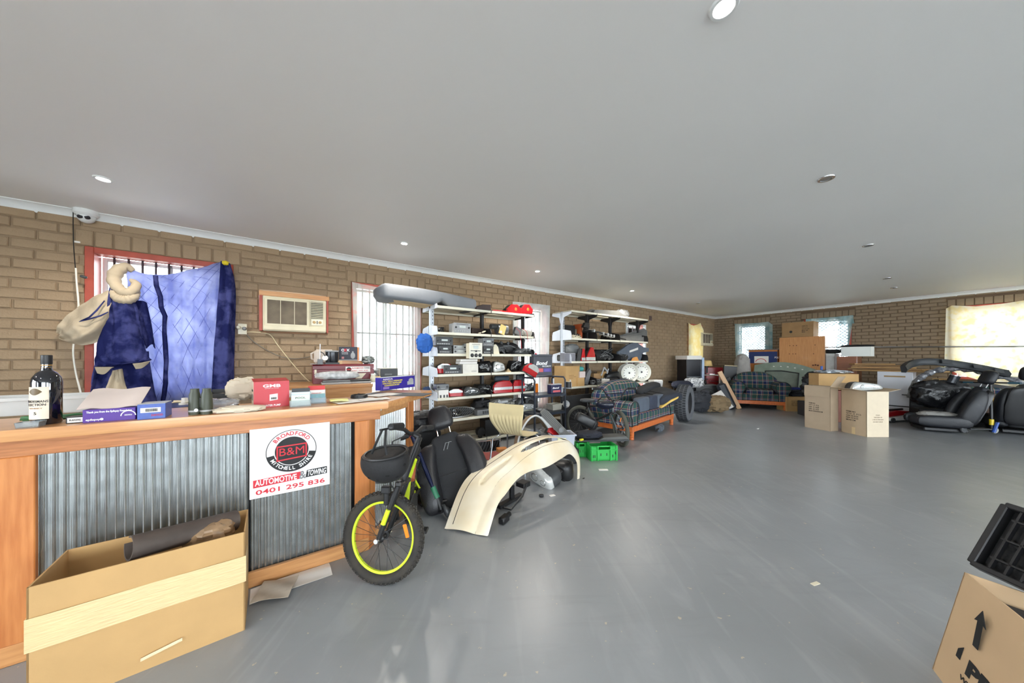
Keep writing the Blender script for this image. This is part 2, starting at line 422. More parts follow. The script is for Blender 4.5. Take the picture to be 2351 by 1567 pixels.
for (FR, HH, rt) in ((Fr, HR, RL), (Ff, HF, RB)):
    for h in HH:
        mb = MB(); f = .05
        for (a, b, c, d) in ((h[0], h[0] + f, h[2], h[3]), (h[1] - f, h[1], h[2], h[3]), (h[0], h[1], h[2], h[2] + f), (h[0], h[1], h[3] - f, h[3]), ((h[0] + h[1]) / 2 - f / 2, (h[0] + h[1]) / 2 + f / 2, h[2], h[3])):
            q = [(a, c), (b, c), (b, d), (a, d)]
            mb.add([FR(x, -.06, y) for x, y in q] + [FR(x, -.11, y) for x, y in q], [(0, 1, 2, 3), (7, 6, 5, 4), (0, 4, 5, 1), (1, 5, 6, 2), (2, 6, 7, 3), (3, 7, 4, 0)])
        wn += 3
        w = struct(mb.build('window_%d' % wn, WHITE, smooth=0))
        mb = MB(); q = [(h[0], h[2]), (h[1], h[2]), (h[1], h[3]), (h[0], h[3])]; mb.add([FR(x, -.085, y) for x, y in q], [(0, 1, 2, 3)]); mb.build('pane', GL, w, smooth=0)
# cornice
def cornice(FR, t0, t1, name):
    prof = [(.0, ZC), (.072, ZC), (.072, ZC - .006), (.060, ZC - .010), (.044, ZC - .020), (.030, ZC - .034), (.018, ZC - .050), (.011, ZC - .064), (.006, ZC - .070), (.0, ZC - .070)]
    mb = MB(); mb.ring_loft([[FR(t0, n, z) for n, z in prof], [FR(t1, n, z) for n, z in prof]]); return struct(mb.build(name, WHITE, smooth=40))
cornice(L, .0, ROOML, 'trim_1'); cornice(B, .0, ROOMB, 'trim_2')
# windows of the two brick walls: frame, sash, bars, panes
BARM = M('dark_bar_metal', (70, 58, 62), .5, .4)
ALU = M('window_aluminium', (205, 208, 208), .35, .6, var=.04)
def window(FR, rot, h, idx, frame, bars, grille=None, cross=()):
    a, b, c, d = h[:4]; w, hh = b - a, d - c; sg = 1
    o = FR((a + b) / 2, 0, c); T = I4
    fr = MB(); f = .055
    for (cx, cz, sx, sz) in ((-w / 2 + f / 2, hh / 2, f, hh), (w / 2 - f / 2, hh / 2, f, hh), (0, f / 2, w - 2 * f, f), (0, hh - f / 2, w - 2 * f, f)):
        fr.box(cx, .05, cz, sx, .14, sz, .004)
    W_ = struct(fr.build('window_%d' % idx, frame, None, 0, o, rot))
    sash = MB(); g = .035; wi, hi = w - 2 * f, hh - 2 * f
    for (cx, cz, sx, sz) in ((-wi / 2 + g / 2, hh / 2, g, hi), (wi / 2 - g / 2, hh / 2, g, hi), (0, f + g / 2, wi - 2 * g, g), (0, hh - f - g / 2, wi - 2 * g, g)) + (((0, hh / 2, g, hi),) if w > .9 else ()):
        sash.box(cx, .15, cz, sx, .03, sz, .003)
    sash.build('sash', ALU, W_, 0)
    pn = MB(); pn.box(0, .152, hh / 2, wi, .004, hi); pn.build('pane', GL, W_, 0)
    n = bars
    for k in range(n):
        x = -wi / 2 + wi * (k + 1) / (n + 1); bb = MB(); bb.cyl((x, .085, f), (x, .085, hh - f), .0095, n=6); bb.build('bar', BARM, W_)
    for z in cross: bb = MB(); bb.box(0, .09, z * hh, wi, .008, .022); bb.build('crossbar', BARM, W_)
    if grille:
        gm = MB(); st = grille; x0, x1, z0, z1 = -wi / 2, wi / 2, f, hh - f; n = int((wi + hi) / st) + 1
        for s_ in (1, -1):
            for k in range(n):
                off = k * st; pts = []
                # diagonal wire clipped to the frame
                for q in (0, 1):
                    pass
                xa, za = (x0 + off, z0) if off <= wi else (x1, z0 + off - wi)
                xb, zb = (x0, z0 + off) if off <= hi else (x0 + off - hi, z1)
                if s_ < 0: xa, xb = -xa, -xb
                if abs(xa - xb) > .01: gm.cyl((xa, .10, za), (xb, .10, zb), .007, n=4)
        stuff(gm.build('lattice_grille', BARM, W_, 0))
    return W_
window(L, RL, HL[0], 1, RED, 9)
window(L, RL, HL[1], 2, RED, 8, cross=(.35, .66))
window(L, RL, HL[2], 3, RED, 6, cross=(.35, .66))
window(L, RL, HL[3], 4, WHITE, 3)
window(L, RL, HL[4], 5, RED, 3)
window(B, RB, HB[0], 6, RED, 0, .075)
window(B, RB, HB[1], 7, RED, 0, .075)
window(B, RB, HB[2], 8, RED, 0)
# daylight guides: portals tell the renderer where the sky is
for (FR, HH, nn) in ((Fr, HR, uB), (Ff, HF, uL), (L, HL, -nL), (B, HB, -nB)):
    for h in HH:
        ld = bpy.data.lights.new('sky_portal', 'AREA'); ld.shape = 'RECTANGLE'; ld.size = h[1] - h[0]; ld.size_y = h[3] - h[2]; ld.cycles.is_portal = True
        lo = bpy.data.objects.new('sky_portal', ld); COL.objects.link(lo); lo.location = FR((h[0] + h[1]) / 2, -.21, (h[2] + h[3]) / 2)
        lo.rotation_euler = (-nn).to_track_quat('-Z', 'Z').to_euler()
# downlights
DISC = emis('lit_lamp', (255, 252, 245), 30); CHROME = M('chrome', (205, 208, 212), .18, 1, var=.03); LENS = M('lamp_lens_unlit', (150, 150, 150), .25, .3)
def downlight(px, py, lit, label, pw=34):
    p = G(px, py, ZC); t = thing('downlight', label, 'light', p, 0, 'recessed ceiling downlights')
    m = MB(); m.lathe([(.030, -.002), (.036, -.008), (.046, -.008), (.050, -.002), (.050, 0), (.030, 0)], 24); m.build('rim', CHROME if not lit else WHITE, t)
    m = MB(); m.lathe([(.0301, -.004), (.022, -.003), (.001, -.003)], 20, caps=True); m.build('lamp_face', DISC if lit else LENS, t)
    if lit:
        ld = bpy.data.lights.new('downlight_lamp', 'SPOT'); ld.energy = pw; ld.spot_size = R(150); ld.spot_blend = .6; ld.color = (1, .93, .82); ld.shadow_soft_size = .035
        lo = bpy.data.objects.new('downlight_lamp', ld); COL.objects.link(lo); lo.parent = t; lo.location = (0, 0, -.03)
    return t
downlight(237, 410, 1, 'lit downlight in the ceiling nearest the dome camera')
downlight(928, 558, 1, 'lit downlight in the ceiling above the air conditioner side of the bar')
downlight(1662, 15, 1, 'lit downlight at the top edge, biggest glare of all')
downlight(1897, 409, 0, 'unlit chrome downlight, largest of the unlit ones')
downlight(1993, 563, 0, 'unlit downlight, second row behind the largest unlit one')
downlight(1234, 622, 1, 'small lit downlight above the first steel shelving', 40)
downlight(1451, 667, 1, 'small lit downlight above the second steel shelving', 40)
downlight(2037, 638, 0, 'unlit downlight above the boxes in front of the back wall')
downlight(2053, 660, 0, 'farthest unlit downlight, closest to the back wall cornice')
downlight(1603, 696, 0, 'tiny unlit downlight nearest the far corner')
for (x, y, s_) in ((-1.6, -1.0, 'left of the photographer'), (2.2, -2.2, 'farthest behind the photographer'), (4.6, -.6, 'near the shopfront windows'), (-3.6, -.4, 'in the corner behind the bar')):       # the rest of the lamp grid
    downlight(CXP + x / y * FPX, HY - (ZC - CAMZ) / y * FPX, 1, 'lit downlight in the ceiling ' + s_)
# dome camera on the cornice
p = onL(198, .06); t = thing('security_camera', 'white dome security camera in the angle of wall and ceiling', 'camera', (p.x, p.y, ZC), RL)
m = MB(); m.lathe([(.075, 0), (.075, -.035), (.062, -.05), (.001, -.05)], 24); m.build('base', WHITE, t)
m = MB(); m.sell((0, 0, -.055), (.055, .055, .055), 1, 1, 12, 20); m.build('dome', WHITE, t)
for x in (-.018, .024): m = MB(T=TR(x, -.045, -.075, 60, 0, 0)); m.lathe([(.017, 0), (.017, .012), (.010, .013), (.001, .008)], 16); m.build('lens', M('dark_glass', (45, 45, 50), .1), t)
# ================================================================ materials shared by the things
def woodmat(name, rgb, rgb2, axis=0, rough=.35, sc=9):
    st = [6, 6, 6]; st[axis] = .5
    return M(name, rgb, rough, rgb2=rgb2, scale=sc, stretch=tuple(st), detail=5, coat=.25)
PINE = woodmat('orange_pine', (186, 129, 78), (210, 155, 100), 0); PINEV = woodmat('orange_pine_upright', (178, 106, 54), (206, 136, 78), 2)
PINED = woodmat('hewn_pine', (158, 98, 54), (196, 128, 76), 0, .5, 14)
GALV = M('galvanised_steel', (186, 189, 189), .24, .85, var=.12, scale=16)
BLK = M('black_plastic', (26, 26, 28), .4, var=.15); BLKM = M('black_matt', (22, 22, 24), .75, var=.2, bump=.15, bscale=60)
DGREY = M('dark_grey_plastic', (58, 60, 62), .5); GREY = M('grey_plastic', (112, 114, 116), .5); LGREY = M('light_grey_plastic', (165, 167, 168), .45)
CARD = M('cardboard', (187, 150, 99), .8, var=.07, scale=5, bump=.1, bscale=40); CARDL = M('pale_cardboard', (188, 165, 136), .8, var=.06, scale=5, bump=.1)
CARDG = M('grey_cardboard', (172, 152, 128), .8, var=.06, scale=5); CARDB = M('brown_cardboard', (158, 124, 84), .8, var=.1, scale=6, bump=.2)
TAPE = M('packing_tape', (216, 190, 142), .3, var=.06, scale=12, bump=.25, bscale=18, stretch=(1, 1, 8))
PAPER = M('white_paper', (232, 228, 222), .7, var=.03); CREAM = M('cream_plastic', (222, 214, 190), .45, var=.05)
INK = M('black_ink', (20, 20, 22), .6, var=0); INKR = M('red_ink', (196, 30, 46), .5, var=.03); INKW = M('white_ink', (240, 240, 240), .5, var=.02); INKY = M('yellow_ink', (236, 222, 70), .5, var=.02)
NAVYP = M('navy_print', (34, 36, 74), .4, var=.04); STEEL = M('bare_steel', (150, 152, 154), .35, .9, var=.1)
CLEARP = glassmat('clear_plastic', (235, 240, 242), .12, .78); FILM = glassmat('clear_film', (238, 240, 242), .1, .7)
REDL = M('red_lamp_plastic', (176, 22, 30), .18, var=.12, scale=30, coat=.6); CLRL = M('clear_lamp_plastic', (206, 208, 206), .12, .3, var=.12, scale=30, coat=.6)
ORANGE = M('orange_plastic', (240, 128, 30), .35, var=.05)
LEATH = M('black_leather', (34, 34, 37), .42, var=.15, scale=10, bump=.2, bscale=90); LEATHC = M('black_seat_fabric', (40, 41, 44), .8, var=.12, bump=.2, bscale=160)
RUB = M('tyre_rubber', (44, 43, 42), .75, var=.18, scale=14, bump=.3, bscale=40)
SHELFW = M('shelf_cream_enamel', (222, 218, 200), .4, var=.03); SHELFG = M('shelf_end_grey', (206, 212, 222), .45, var=.03)
BRASSO = M('brass_ochre', (196, 140, 50), .5, var=.15)
# ================================================================ bar counter
HC = .94
Ac = G(892, 921.5, HC); Ac.z = 0; nA = (Ac - C0).dot(nL); tA = (Ac - C0).dot(uL)
def loc(p): d = p - Ac; return Vector((d.dot(aL), d.dot(-nL), p.z))
def bx(px, y=.04): return tA - tL(px, nA - y)             # local x of a photo column on the plane y behind the slab edge
Bt = loc(G(991, 895, HC)); sd = Vector((Bt.x, Bt.y, 0)).normalized(); sn = Vector((-sd.y, sd.x, 0))   # side run direction, inward normal
bar = thing('bar_counter', 'orange pine bar counter clad with corrugated steel along the brick wall', 'counter', Ac, RL)
XL = -2.4; D = .42; zA = HC - .115; yf = .04
# slab front run and side run
ci = Vector((0, 0, 0)) + Vector((-(D * (1 + sd.x) / sd.y) if False else 0, 0, 0))
k = (D - sn.y * D) / sd.y; ic = sn * D + sd * k
mb = MB(); mb.prism([(XL, 0), (0, 0), (ic.x, D), (XL, D)], HC - .045, HC, 'xy', c=.007); mb.build('bar_top', PINE, bar)
Bi = Bt + sn * D
mb = MB(); mb.prism([(0.002, .002), (Bt.x, Bt.y), (Bi.x, Bi.y), (ic.x + .002, D)], HC - .045, HC, 'xy', c=.007); mb.build('bar_top', PINE, bar)
mb = MB(); mb.box((XL - .04) / 2, yf + .012, HC - .080, -XL - .04, .024, .07, .003); mb.build('apron_board', PINED, bar)
x0, x1 = bx(80), bx(815)
mb = MB(); mb.box((XL + x0) / 2, yf + .012, (zA + .08) / 2, x0 - XL, .024, zA - .08, .003); mb.build('post', PINEV, bar)
x2 = bx(847)
mb = MB(); mb.box((x1 + x2) / 2, yf + .012, (zA + .08) / 2, x2 - x1, .024, zA - .08, .003); mb.build('post', PINEV, bar)
mb = MB(); mb.box((XL + x2) / 2, yf + .012, .04, x2 - XL, .024, .08, .003); mb.build('bottom_rail', PINE, bar)
def corr(mb, xa, xb, z0, z1, T=None):
    n = int((xb - xa) / .028 * 8)
    mb.grid(lambda u, v: (xa + (xb - xa) * u, .0085 * math.cos(2 * math.pi * (xa + (xb - xa) * u) / .028), z0 + (z1 - z0) * v), n, 1, .001, T=T)
xm = bx(566)
mb = MB(TR(0, yf + .034, 0)); corr(mb, x0 - .03, xm + .005, .05, zA + .02); mb.build('corrugated_sheet', GALV, bar, 60)
mb = MB(TR(0, yf + .037, 0)); corr(mb, xm + .012, x1 - .012, .05, zA + .02); mb.build('corrugated_sheet', GALV, bar, 60)
mb = MB(); mb.box((XL + x2) / 2, yf + .06, (HC - .045) / 2, x2 - XL, .02, HC - .045); mb.build('backing_board', BLKM, bar, 0)
# side run boards, in a frame that runs along the side; the body stands well back under the slab
Ts = Matrix(((sd.x, sn.x, 0, 0), (sd.y, sn.y, 0, 0), (0, 0, 1, 0), (0, 0, 0, 1)))
cv = Vector((x2, yf, 0)); yo = cv.dot(sn); t0 = cv.dot(sd)
def side_t(px):
    best = min(range(0, 1400), key=lambda i: abs((lambda q: CXP + FPX * q.x / q.y - px)(Ac + aL * (sd * (i / 1000) + sn * yo).x - nL * (sd * (i / 1000) + sn * yo).y))); return best / 1000
t1, t2, t3 = side_t(862), side_t(938), side_t(950)
mb = MB(Ts); mb.box((t0 + t1) / 2, yo + .012, (HC - .045) / 2, t1 - t0, .024, HC - .045, .003); mb.build('post', PINEV, bar)
mb = MB(Ts); mb.box((t2 + t3) / 2, yo + .012, (HC - .045) / 2, t3 - t2, .024, HC - .045, .003); mb.build('post', PINEV, bar)
mb = MB(Ts); mb.box((t1 + t2) / 2, yo + .013, HC - .080, t2 - t1, .022, .07, .003); mb.build('apron_board', PINE, bar)
mb = MB(Ts); mb.box((t1 + t2) / 2, yo + .013, .04, t2 - t1, .022, .08, .003); mb.build('bottom_rail', PINE, bar)
mb = MB(Ts @ TR(0, yo + .034, 0)); corr(mb, t1 - .02, t2 + .02, .05, zA + .02); mb.build('corrugated_sheet', GALV, bar, 60)
mb = MB(Ts); mb.box((t0 + t3) / 2 + .02, yo + .06, (HC - .045) / 2, t3 - t0 - .06, .02, HC - .045); mb.build('backing_board', BLKM, bar, 0)
mb = MB(Ts); mb.box(t1 + .03, yo - .003, HC - .062, .08, .004, .026); lb = mb.build('paper_label', PAPER, bar, 0)
text('BAR', .05, .014, INK, lb, Ts @ T_front(t1 + .03, yo - .0055, HC - .062))
# ---------------------------------------------------------------- sign on the corrugated sheet
ys = yf - .004; ns = nA - ys
sx0, sx1 = bx(573, ys), bx(757, ys); sz1 = zL(573, 986, ns); sz0 = zL(571, 1147, ns)
sw, sh = sx1 - sx0, sz1 - sz0
sg = thing('trade_sign', 'white trade sign with round red and black emblem on the corrugated bar front', 'sign', Ac + aL * ((sx0 + sx1) / 2) - nL * ys + Vector((0, 0, sz0)), RL)
mb = MB(); mb.box(0, -.003, sh / 2, sw, .006, sh, .0015); mb.build('board', M('sign_white', (238, 234, 232), .25, var=.01), sg, 0)
def disc(r0, r1, a0=0, a1=360, n=64, y=-.0066, c=(0, 0), d=.0005):
    m = MB()
    m.grid(lambda u, v: (c[0] + (r0 + (r1 - r0) * v) * math.cos(R(a0 + (a1 - a0) * u)), y, c[1] + (r0 + (r1 - r0) * v) * math.sin(R(a0 + (a1 - a0) * u))), n, 1, d); return m
ec = (0.0, sh * .625); er = sh * .315
disc(er * .97, er, c=ec).build('emblem_ring', INK, sg, 0)
disc(er * .70, er * .97, 190, 350, c=ec).build('emblem_ring', INK, sg, 0)
disc(.001, er * .665, c=ec).build('emblem_disc', INK, sg, 0)
def arc(s, r, a0, a1, hgt, mat, flip=False):
    m = MB(); n = len(s)
    for i, ch in enumerate(s):
        if ch == ' ': continue
        a = R(a0 + (a1 - a0) * i / (n - 1)); vs, fs = textmesh(ch, 1, None, .02, 0, .0006)
        h0 = hgt / .72
        for v in vs: v.x *= h0; v.y *= h0
        rot = (a + math.pi / 2) if flip else (a - math.pi / 2)
        m.add(vs, fs, T_front(ec[0] + r * math.cos(a), -.0078, ec[1] + r * math.sin(a)) @ Matrix.Rotation(rot, 4, 'Z'))
    return m.build('lettering', mat, sg, 0)
arc('BROADFORD', er * .83, 140, 40, er * .18, INKR); arc('MITCHELL SHIRE', er * .83, 208, 332, er * .16, INKW, True)
T = T_front(ec[0], -.0078, ec[1])
m = MB(T); q = er
for (a, b, c, d) in ((-.60, .60, .25, .31), (-.60, .60, -.36, -.30)): m.prism([(a * q, (c - (.04 if c > 0 else .08)) * q), (b * q, c * q), (b * q, d * q), (a * q, (d - (.04 if c > 0 else .08)) * q)], 0, .001, 'xy')
for x in (-.57, .57): m.box(x * q, (-.05) * q, .0005, .06 * q, .66 * q, .001)
m.build('emblem_frame', INKR, sg, 0)
text('B&M', er * .98, er * .36, INKR, sg, T_front(ec[0], -.0084, ec[1] - .02 * er), bold=0)
m = MB(); m.prism([(-sw * .46, sh * .155), (sw * .10, sh * .175), (sw * .12, sh * .285), (-sw * .46, sh * .265)], -.0062, -.0072, 'xz'); m.build('banner', INKR, sg, 0)
m = MB(); m.prism([(sw * .17, sh * .18), (sw * .46, sh * .19), (sw * .46, sh * .30), (sw * .19, sh * .29)], -.0062, -.0072, 'xz'); m.build('banner', INK, sg, 0)
text('AUTOMOTIVE', sw * .50, sh * .085, INKW, sg, T_front(-sw * .19, -.0078, sh * .222), bold=.02)
text('TOWING', sw * .25, sh * .085, INKW, sg, T_front(sw * .325, -.0078, sh * .24), bold=.02, shear=.25)
text('&', sw * .085, sh * .12, M('grey_ink', (120, 120, 122), .5), sg, T_front(sw * .135, -.0078, sh * .23), bold=.02)
text('0401 295 836', sw * .86, sh * .07, INKR, sg, T_front(0, -.0078, sh * .085), bold=.015)
# ---------------------------------------------------------------- back bench against the wall
mb = MB(); nb0 = .80
bn = thing('back_bench', 'pine back bench behind the bar carrying the maroon toolbox', 'bench', L(tL(770, .42), .42), RL)
xa, xb = -(tL(640, .42) - tL(770, .42)), -(tL(842, .42) - tL(770, .42))
mb.box((xa + xb) / 2, 0, HC - .02, xb - xa, .72, .04, .004); mb.build('bench_top', PINE, bn)
mb = MB(); mb.box((xa + xb) / 2, -.36, HC - .13, xb - xa - .02, .02, .18); mb.build('front_board', PINE, bn)
for x in (xa + .06, xb - .06):
    for y in (-.3, .3): mb = MB(); mb.box(x, y, (HC - .04) / 2, .07, .07, HC - .04); mb.build('leg', PINEV, bn, 0)
# ================================================================ things on the counter
def cpos(px, py, z=HC): return G(px, py, z)
def wpx(dpx, Y): return dpx * Y / FPX
def box_item(mb, w, d, h, c=.002): mb.box(0, d / 2, h / 2, w, d, h, c); return mb
# bottle
p = cpos(107, 972); Y = p.y; hb = .29; rb = wpx(70, Y) / 2 * .62; kb = .88
t = thing('liquor_bottle', 'dark liquor bottle with cream label standing on the bar', 'bottle', p, R(-20))
m = MB(); m.lathe([(rb * .9, 0), (rb, .006), (rb, .178), (rb * .93, .197), (rb * .66, .217), (rb * .38, .228), (rb * .34, .245), (rb * .34, .275)], 28); m.build('glass_body', M('dark_bottle_glass', (14, 16, 26), .06, coat=1), t)
m = MB(); m.lathe([(rb * .36, .255), (rb * .375, .257), (rb * .375, .292), (rb * .34, .294)], 24); m.build('cap', BLK, t)
for z in (.238, .249): m = MB(); m.lathe([(rb * .345, z), (rb * .352, z), (rb * .352, z + .003), (rb * .345, z + .003)], 24, caps=False); m.build('neck_band', BRASSO, t)
m = MB(); rl = rb + .0012; m.grid(lambda u, v: (rl * math.cos(R(262 + 92 * u)), rl * math.sin(R(262 + 92 * u)), .025 + .135 * v), 16, 1, .0006); lb = m.build('label', M('bottle_label', (226, 212, 192), .6), t, 0)
def curved(s, z, w, h, mat, par, a_c=306):
    vs, fs = textmesh(s, 1, w, .01, 0, .0003, height=h); q = []
    for v in vs:
        a = R(a_c) + v.x / rl; q.append(((rl + .0012 + v.z) * math.cos(a), (rl + .0012 + v.z) * math.sin(a), z + v.y))
    MB().add(q, fs).build('lettering', mat, par, 0)
curved('TRADESMANS', .100, .066, .010, INK, lb); curved('ELECTION', .086, .055, .010, INK, lb); curved('WHISKY', .071, .04, .005, M('tan_ink', (150, 110, 70), .6), lb); curved('5', .05, .007, .012, INK, lb)
m = MB(); m.grid(lambda u, v: ((rl + .0008) * math.cos(R(274 + 58 * u)), (rl + .0008) * math.sin(R(274 + 58 * u)), .140 + .018 * math.sin(math.pi * u) * (v - .5) * 1.6), 12, 2, .0005); m.build('crest', M('crest_dark_gold', (96, 74, 40), .4), lb)
def tub(name, label, w, d, h, p, rz, mat, rim=True, lab=None, cat='tub', tap=.9):
    t = thing(name, label, cat, p, rz); m = MB(); th = .004
    m.ring_loft([[(x * w / 2 * k, d / 2 + y * d / 2 * k, z) for x, y in ((-1, -1), (1, -1), (1, 1), (-1, 1))] for z, k in ((0, tap), (h, 1), (h, .97), (th, tap * .97))]); m.build('body', mat, t, 20)
    if rim:
        m = MB(); e = .014
        for (cx, cy, sx, sy) in ((0, -e / 2, w + 2 * e, e), (0, d + e / 2, w + 2 * e, e), (-w / 2 - e / 2, d / 2, e, d), (w / 2 + e / 2, d / 2, e, d)): m.box(cx, cy, h - .006, sx, sy, .018, .003)
        m.build('rim', mat, t, 20)
    return t
MILK = M('milky_plastic', (225, 226, 224), .3, var=.02, trans=0, alpha=.55)
tub('storage_tub', 'translucent plastic tub at the wall end of the bar behind the bottle', .46, .20, .085, cpos(80, 952), RL - .05, MILK)
tub('food_container', 'small clear plastic container in front of the bottle base', .06, .05, .022, cpos(58, 981), RL, CLEARP, False, cat='container')
# green strap and clear wrap
m = MB()
for k in range(5):
    m.tube([(x * .05 - .1, .012 * math.sin(k * 1.7 + x * .9), .012 + .008 * math.sin(x * 1.3 + k)) for x in range(5)], .006, 6)
tag(m.build('cable_bundle', M('green_sheath', (70, 120, 78), .5), None, 60, cpos(150, 968), RL), 'bundle of green cable lying between bottle and purple box', 'cable')
def crumple(name, label, cat, sx, sy, sz, p, mat, seed, rz=0, rough=.3, nu=16, nv=26, group=None, sharp=22):
    rn = random.Random(seed); ph = [(rn.uniform(1, 5), rn.uniform(1, 5), rn.uniform(1, 5), rn.uniform(0, 6.3)) for _ in range(9)]
    def f(q):
        n = sum(abs(math.sin(a * q[0] * 2 + b * q[1] * 2 + c * q[2] * 2 + d)) for a, b, c, d in ph) / len(ph) - .6
        k = 1 + rough * n * 2.2; return (q[0] * k, q[1] * k, q[2] * k)
    m = MB(); m.sell((0, 0, sz * .5), (sx / 2, sy / 2, sz / 2), .75, .8, nu, nv, fn=f)
    zm = min(v[2] for v in m.V); m.V = [(x, y, max(0, z - zm - .004)) for x, y, z in m.V]
    o = m.build(name, mat, None, sharp, p, rz); return tag(o, label, cat, group)
# small white boxed part
def printed_box(name, label, w, d, h, p, rz, mat, cat='box', c=.0015, top=None):
    t = thing(name, label, cat, p, rz); box_item(MB(), w, d, h, c).build('carton', mat, t, 0)
    if top: m = MB(); m.box(0, d / 2, h + .001, w * .98, d * .98, .002); m.build('lid', top, t, 0)
    return t
def panel(t, x, z, w, h, mat, y=-.0012, name='printed_panel', d=.001, sh=0):
    m = MB(); m.prism([(x - w / 2, z - h / 2), (x + w / 2, z - h / 2 + sh), (x + w / 2, z + h / 2 + sh), (x - w / 2, z + h / 2)], y, y + d, 'xz'); return m.build(name, mat, t, 0)
def barcode(t, x, z, w, h, y=-.0022, seed=1, T=None):
    rn = random.Random(seed); m = MB(T); a = x - w / 2
    while a < x + w / 2:
        b = rn.uniform(.004, .02) * w * 2; m.box(a + b / 2, y, z, b, .0006, h); a += b + rn.uniform(.01, .03) * w * 1.5
    return m.build('barcode', INK, t, 0)
PUR = M('purple_print', (78, 40, 140), .4, var=.04); CARDP = M('pinkish_card', (206, 190, 182), .7, var=.04)
p = cpos(176, 971); s = printed_box('relay_box', 'small white box with black edges next to the purple box', wpx(34, p.y) * .8, .05, wpx(15, p.y), p, RL, BLK); panel(s, 0, wpx(15, p.y) / 2, wpx(28, p.y) * .8, wpx(11, p.y), PAPER); text('M-ATZ71S', wpx(20, p.y) * .8, .008, INK, s, T_front(0, -.0028, wpx(15, p.y) / 2))
p = cpos(252, 966.5); w = (tL(192, nA - .08) - tL(312, nA - .08)); h = wpx(29, p.y)
s = printed_box('charity_box', 'long purple charity box with open lid on the bar', w, .15, h, p, RL, PUR)
text('Thank you from the Epilepsy Foundation', w * .86, h * .2, INKW, s, T_front(0, -.0012, h * .78), bold=.02)
text('epilepsy', w * .26, h * .2, INKW, s, T_front(-w * .31, -.0012, h * .2), bold=.01); disc(.001, h * .09, y=-.0008, c=(-w * .15, h * .22)).build('printed_dot', INKW, s, 0)
disc(h * .36, h * .42, 0, 180, y=-.0008, c=(w * .36, h * .36)).build('printed_arc', INKW, s, 0); text('awareness', w * .15, h * .1, INKW, s, T_front(w * .36, -.0012, h * .42))
m = MB(); m.grid(lambda u, v: (-w / 2 - .02 + (w + .03) * u, .01 + .14 * v, h + .004 + .075 * v + .004 * math.sin(u * 9)), 12, 4, .003); m.build('lid', CARDP, s, 30)
stuff(crumple('leaflet_heap', '', '', .01, .01, .01, (0, 0, 0), PAPER, 3)) if False else None
BLUEP = M('blue_check_print', (66, 92, 170), .4, var=.1, scale=60)
p = cpos(348, 961); w = tL(312, nA - .06) - tL(376, nA - .06); h = wpx(34, p.y)
s = printed_box('small_parts_box', 'blue checked carton with barcode label beside the purple box', w, .11, h, p, RL + .03, BLUEP, top=LGREY)
panel(s, -w * .03, h * .6, w * .72, h * .32, PAPER); barcode(s, 0, h * .6, w * .42, h * .2, seed=4); text('DAYCO', w * .4, h * .13, INKR, s, T_front(w * .2, -.0014, h * .25), bold=.02)
# pump bottle top, envelope, paper bags
p = cpos(424, 928); t = thing('dispenser_top', 'white pump dispenser cap behind the green binoculars', 'cap', p)
m = MB(); m.lathe([(.026, 0), (.026, .01), (.016, .012), (.014, .04), (.001, .041)], 18); m.build('cap', PAPER, t); m = MB(); m.box(0, .02, .016, .06, .06, .004, .001); m.build('base_plate', CREAM, t)
def sheet(name, label, w, d, p, rz, mat, curl=.01, seed=1, cat='paper', group=None, th=.0008, tilt=None):
    rn = random.Random(seed); a, b = rn.uniform(1, 3), rn.uniform(1, 3); m = MB()
    m.grid(lambda u, v: (w * (u - .5), d * (v - .5), .002 + curl * (.5 + .5 * math.sin(a * u * 3 + b * v * 3))), 10, 8, th)
    if tilt: 
        o = m.build(name, mat, None, 60, p, (R(tilt[0]), R(tilt[1]), rz))
    else: o = m.build(name, mat, None, 60, p, rz)
    return tag(o, label, cat, group)
ENV = M('manila_paper', (222, 206, 176), .7, var=.04)
sheet('envelope', 'cream envelope on the bar behind the binoculars', .20, .13, cpos(448, 922), RL + .1, ENV, .012, 2)
sheet('envelope', 'pale brown envelope leaning over the crumpled bags near the red carton', .22, .12, cpos(535, 912), RL - .1, M('brown_paper', (206, 182, 150), .7), .03, 5)
# binoculars: two barrels standing on their objective ends
p = cpos(461, 950); t = thing('binoculars', 'dark green binoculars standing upright on the bar', 'binoculars', p, RL - .3)
OLV = M('olive_rubber', (62, 66, 52), .45, var=.1)
for x in (-.024, .024):
    m = MB(); m.lathe([(.0225, 0), (.0235, .012), (.0235, .045), (.021, .10), (.0165, .115), (.0165, .128), (.012, .128)], 20, T=TR(x, 0, 0)); b_ = m.build('barrel', OLV, t)
    m = MB(); m.lathe([(.0240, .014), (.0246, .018), (.0240, .022)], 20, T=TR(x, 0, 0), caps=False); m.build('ring', LGREY, b_)
m = MB(); m.box(0, .004, .05, .014, .02, .07, .003); m.build('bridge', BLK, t); m = MB(); m.lathe([(.008, 0), (.008, .02)], 12, T=TR(0, -.016, .025, 90)); m.build('focus_knob', CHROME, t)
KRAFT = M('crumpled_paper_bag', (214, 200, 178), .7, var=.08)
crumple('paper_bag', 'crumpled pale paper bag beside the red pump carton', 'bag', .17, .14, .14, cpos(558, 918), KRAFT, 4, RL)
crumple('plastic_bag', 'clear crumpled plastic bag between binoculars and red carton', 'bag', .16, .12, .055, cpos(505, 938), FILM, 9, RL, .3)
crumple('paper_scrap', 'flattened scrap of paper in front of the pump carton', 'paper', .20, .10, .035, cpos(548, 940), KRAFT, 14, RL, .25)
p = cpos(515, 915); t = thing('document_tray', 'low black tray behind the crumpled bags on the bar', 'tray', p, RL)
m = MB(); m.box(0, .05, .004, .16, .14, .008); m.build('base', BLK, t, 0)
